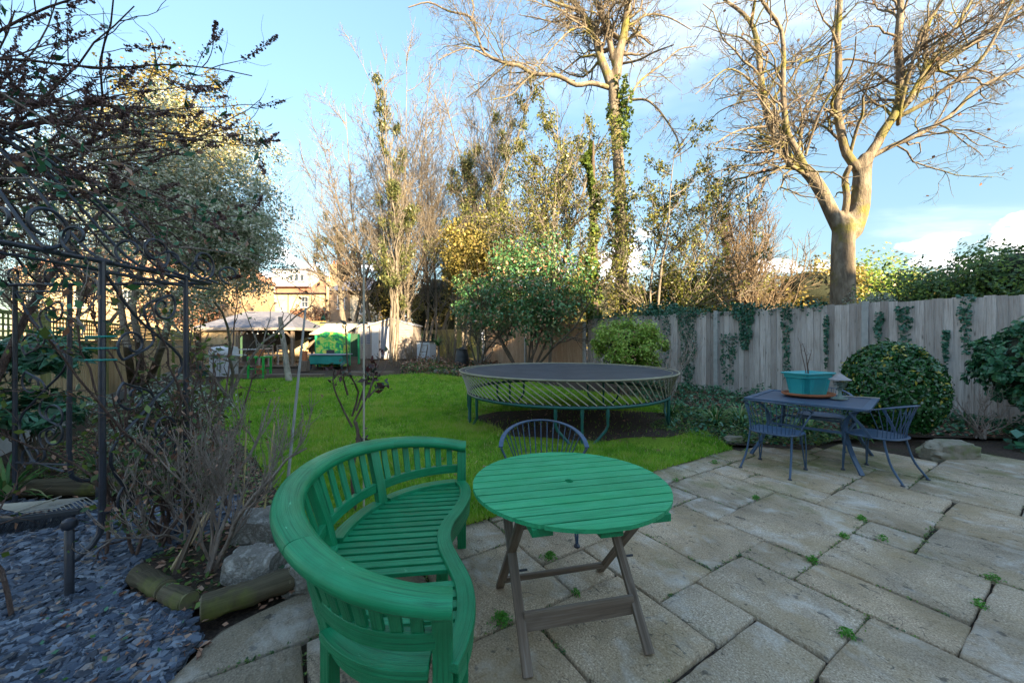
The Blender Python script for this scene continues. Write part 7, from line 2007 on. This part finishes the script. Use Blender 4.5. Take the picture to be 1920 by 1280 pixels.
bed_stuff('green_weeds', 'small ivy and weeds growing through the slate', 'weeds', [(-3.0, .9), (-1.5, .9), (-1.5, 1.8), (-2.3, 2.3), (-2.8, 1.9)], 90, .030, 'lf_dark', (.02, .05), 1.2, .8)
TUFTS = []
def tuft(p, n, r, label=None, size=.016, hmax=.04):
    r *= .62; n = int(n * .7); P = rng.normal(size=(n, 3)) * np.array([r * .5, r * .5, 0]); P[:, 2] = rng.random(n) * hmax * np.exp(-np.hypot(P[:, 0], P[:, 1]) ** 2 / (r * r)) + .004
    o = empty('weed_tuft', p, 0, label, 'weed'); leaves('leaves', P, size, M['lf_weed'], o, .5, .5, kind='stuff')
for (px, py, r, n, lb) in ((940, 1163, .075, 420, 'bushy bright weed between the slabs under the round table'), (1032, 1045, .065, 320, 'bright weed tuft in the joint below the metal chair'), (1080, 1114, .035, 90, 'small dark weed at the slab corner behind the table legs'),
                           (1588, 1191, .05, 220, 'bright weed in the joint nearest the lower right corner'), (1418, 935, .05, 170, 'weed tuft in the joint left of the square table'), (1615, 974, .05, 180, 'weed in the joint below the angled metal chair'), (1582, 1007, .045, 150, 'weed in the joint between two long slabs'),
                           (1522, 1052, .05, 170, 'weed where four slab joints meet'), (1655, 1012, .05, 110, 'flat weed along a narrow slab'), (1864, 1087, .06, 140, 'weed at the corner joint near the right edge'), (1838, 1136, .05, 110, 'weed in the wide dark joint at the right'), (1340, 868, .07, 190, 'weeds in the joint near the lawn edge'),
                           (1268, 902, .05, 120, 'weed at the slab corner right of the round table'), (1400, 845, .05, 100, 'weed by the chair foot near the bed')):
    tuft(G(px, py, 0), n, r, lb)
# moss and small plants along the joints: one mass
def joints():
    pts = []
    for (a0, a1, b0, b1) in SLABS:
        for _ in range(int(70 * (a1 - a0))):
            a = random.uniform(a0, a1); b = b1 + .012
            if mnoise.noise(Vector((a * 2.2, b * 2.2, 4))) > .08: pts.append(AB(a, b + random.gauss(0, .006)))
        for _ in range(int(70 * (b1 - b0))):
            b = random.uniform(b0, b1); a = a0 - .012
            if mnoise.noise(Vector((a * 2.2, b * 2.2, 4))) > .02: pts.append(AB(a + random.gauss(0, .006), b))
    P = np.array([(p.x, p.y, -.012 + .016 * random.random()) for p in pts])
    P = P[(P[:, 0] > -1.3) & (P[:, 1] > .9)]
    P = np.repeat(P, 3, 0) + rng.normal(size=(len(P) * 3, 3)) * [.008, .008, .004]
    tag(leaves('joint_weeds', P, .014, M['lf_hedge'], None, .8, .6), 'moss and tiny weeds along the slab joints', 'weeds', kind='stuff')
joints()
def fence_ivy(px0, px1, y0, y1, n, label, size=.055, ragged=.0):
    """leaves lying on the face of the right fence between photograph columns"""
    P = []
    for _ in range(n * 3):
        px = random.uniform(px0, px1); py = y0 + (y1 - y0) * random.random()
        cx = (px - (px0 + px1) / 2) / ((px1 - px0) / 2); cy = (py - y0) / (y1 - y0)
        if abs(cx) > (1 - .55 * cy) * (.75 + .5 * mnoise.noise(Vector((px * .06, py * .05, 2)))): continue
        u = (px - 960) / FPX; t = (F0.x - u * F0.y) / (.593 + u * .805)
        q = F0 + FD * t; Y = q.y; z = CAMH - (py - HZ) / FPX * Y
        P.append(tuple(q + FN * random.uniform(.03, .11) + Vector((0, 0, z))))
        if len(P) >= n: break
    P = np.array(P); out = np.tile(np.array([FN.x, FN.y, .2]), (len(P), 1)) * 1.6
    o = leaves('ivy', P, size, M['lf_ivy'], None, .0, .9, out=out, hang=.2); tag(o, label, 'ivy')
fence_ivy(1372, 1426, 568, 655, 800, 'heart shaped clump of dark ivy on the grey fence')
fence_ivy(1268, 1316, 575, 745, 900, 'broad curtain of ivy hanging right of the lime shrub')
fence_ivy(1345, 1392, 625, 720, 260, 'thin straggly ivy at the foot of the grey fence')
fence_ivy(1462, 1492, 568, 712, 260, 'narrow ivy strip behind the turquoise planter')
fence_ivy(1545, 1556, 590, 690, 150, 'single fine ivy runner above the planter')
fence_ivy(1790, 1834, 553, 665, 150, 'ivy runner on the fence above the clipped bush')
fence_ivy(1636, 1662, 585, 640, 110, 'tiny ivy sprig above the left of the clipped bush')
fence_ivy(1674, 1722, 575, 640, 130, 'small diagonal ivy sprig above the clipped bush')
fence_ivy(1766, 1782, 620, 700, 110, 'fine ivy runner right of the clipped bush')
fence_ivy(1240, 1262, 590, 700, 160, 'dark ivy in the shadow beside the lime shrub')
def top_ivy():
    P = []
    for _ in range(2000):
        t = random.uniform(1.9, 8.9); w = .06 + .07 * (mnoise.noise(Vector((t * 1.3, 0, 0))) + .5)
        q = F0 + FD * t + FN * random.gauss(0, .06); P.append((q.x, q.y, 2.22 + random.gauss(0, 1) * w))
    tag(leaves('ivy', np.array(P), .06, M['lf_ivy'], None, .4, .9), 'ribbon of ivy running along the top of the grey fence', 'ivy')
top_ivy()
def fence_base():
    P = []
    for _ in range(2600):
        t = random.uniform(-2, 7.5); q = F0 + FD * t + FN * random.uniform(.1, .7); h = max(0, mnoise.noise(Vector((t * 1.5, 3, 0))) + .35) * .5
        P.append((q.x, q.y, .02 + random.random() * h))
    tag(leaves('bed_foliage', np.array(P), .07, M['lf_dark'], None, .5, .5), 'dark straggly growth against the bottom of the grey fence', 'plants', kind='stuff')
fence_base()
r_, b, b2 = twiggy_shrub('bare_shrub', 'sparse bare climbing stems in front of the grey fence right of the trampoline', (3.35, 8.0, 0), 5, 1.9, .3, M['twig_pale'], 5, 120, .014)
r_, b, b2 = twiggy_shrub('bare_shrub', 'low tangle of bare stems under the evergreen shrub at the right edge', (6.9, 5.5, 0), 9, .8, .6, M['twig_pale'], 6, 200, .010)
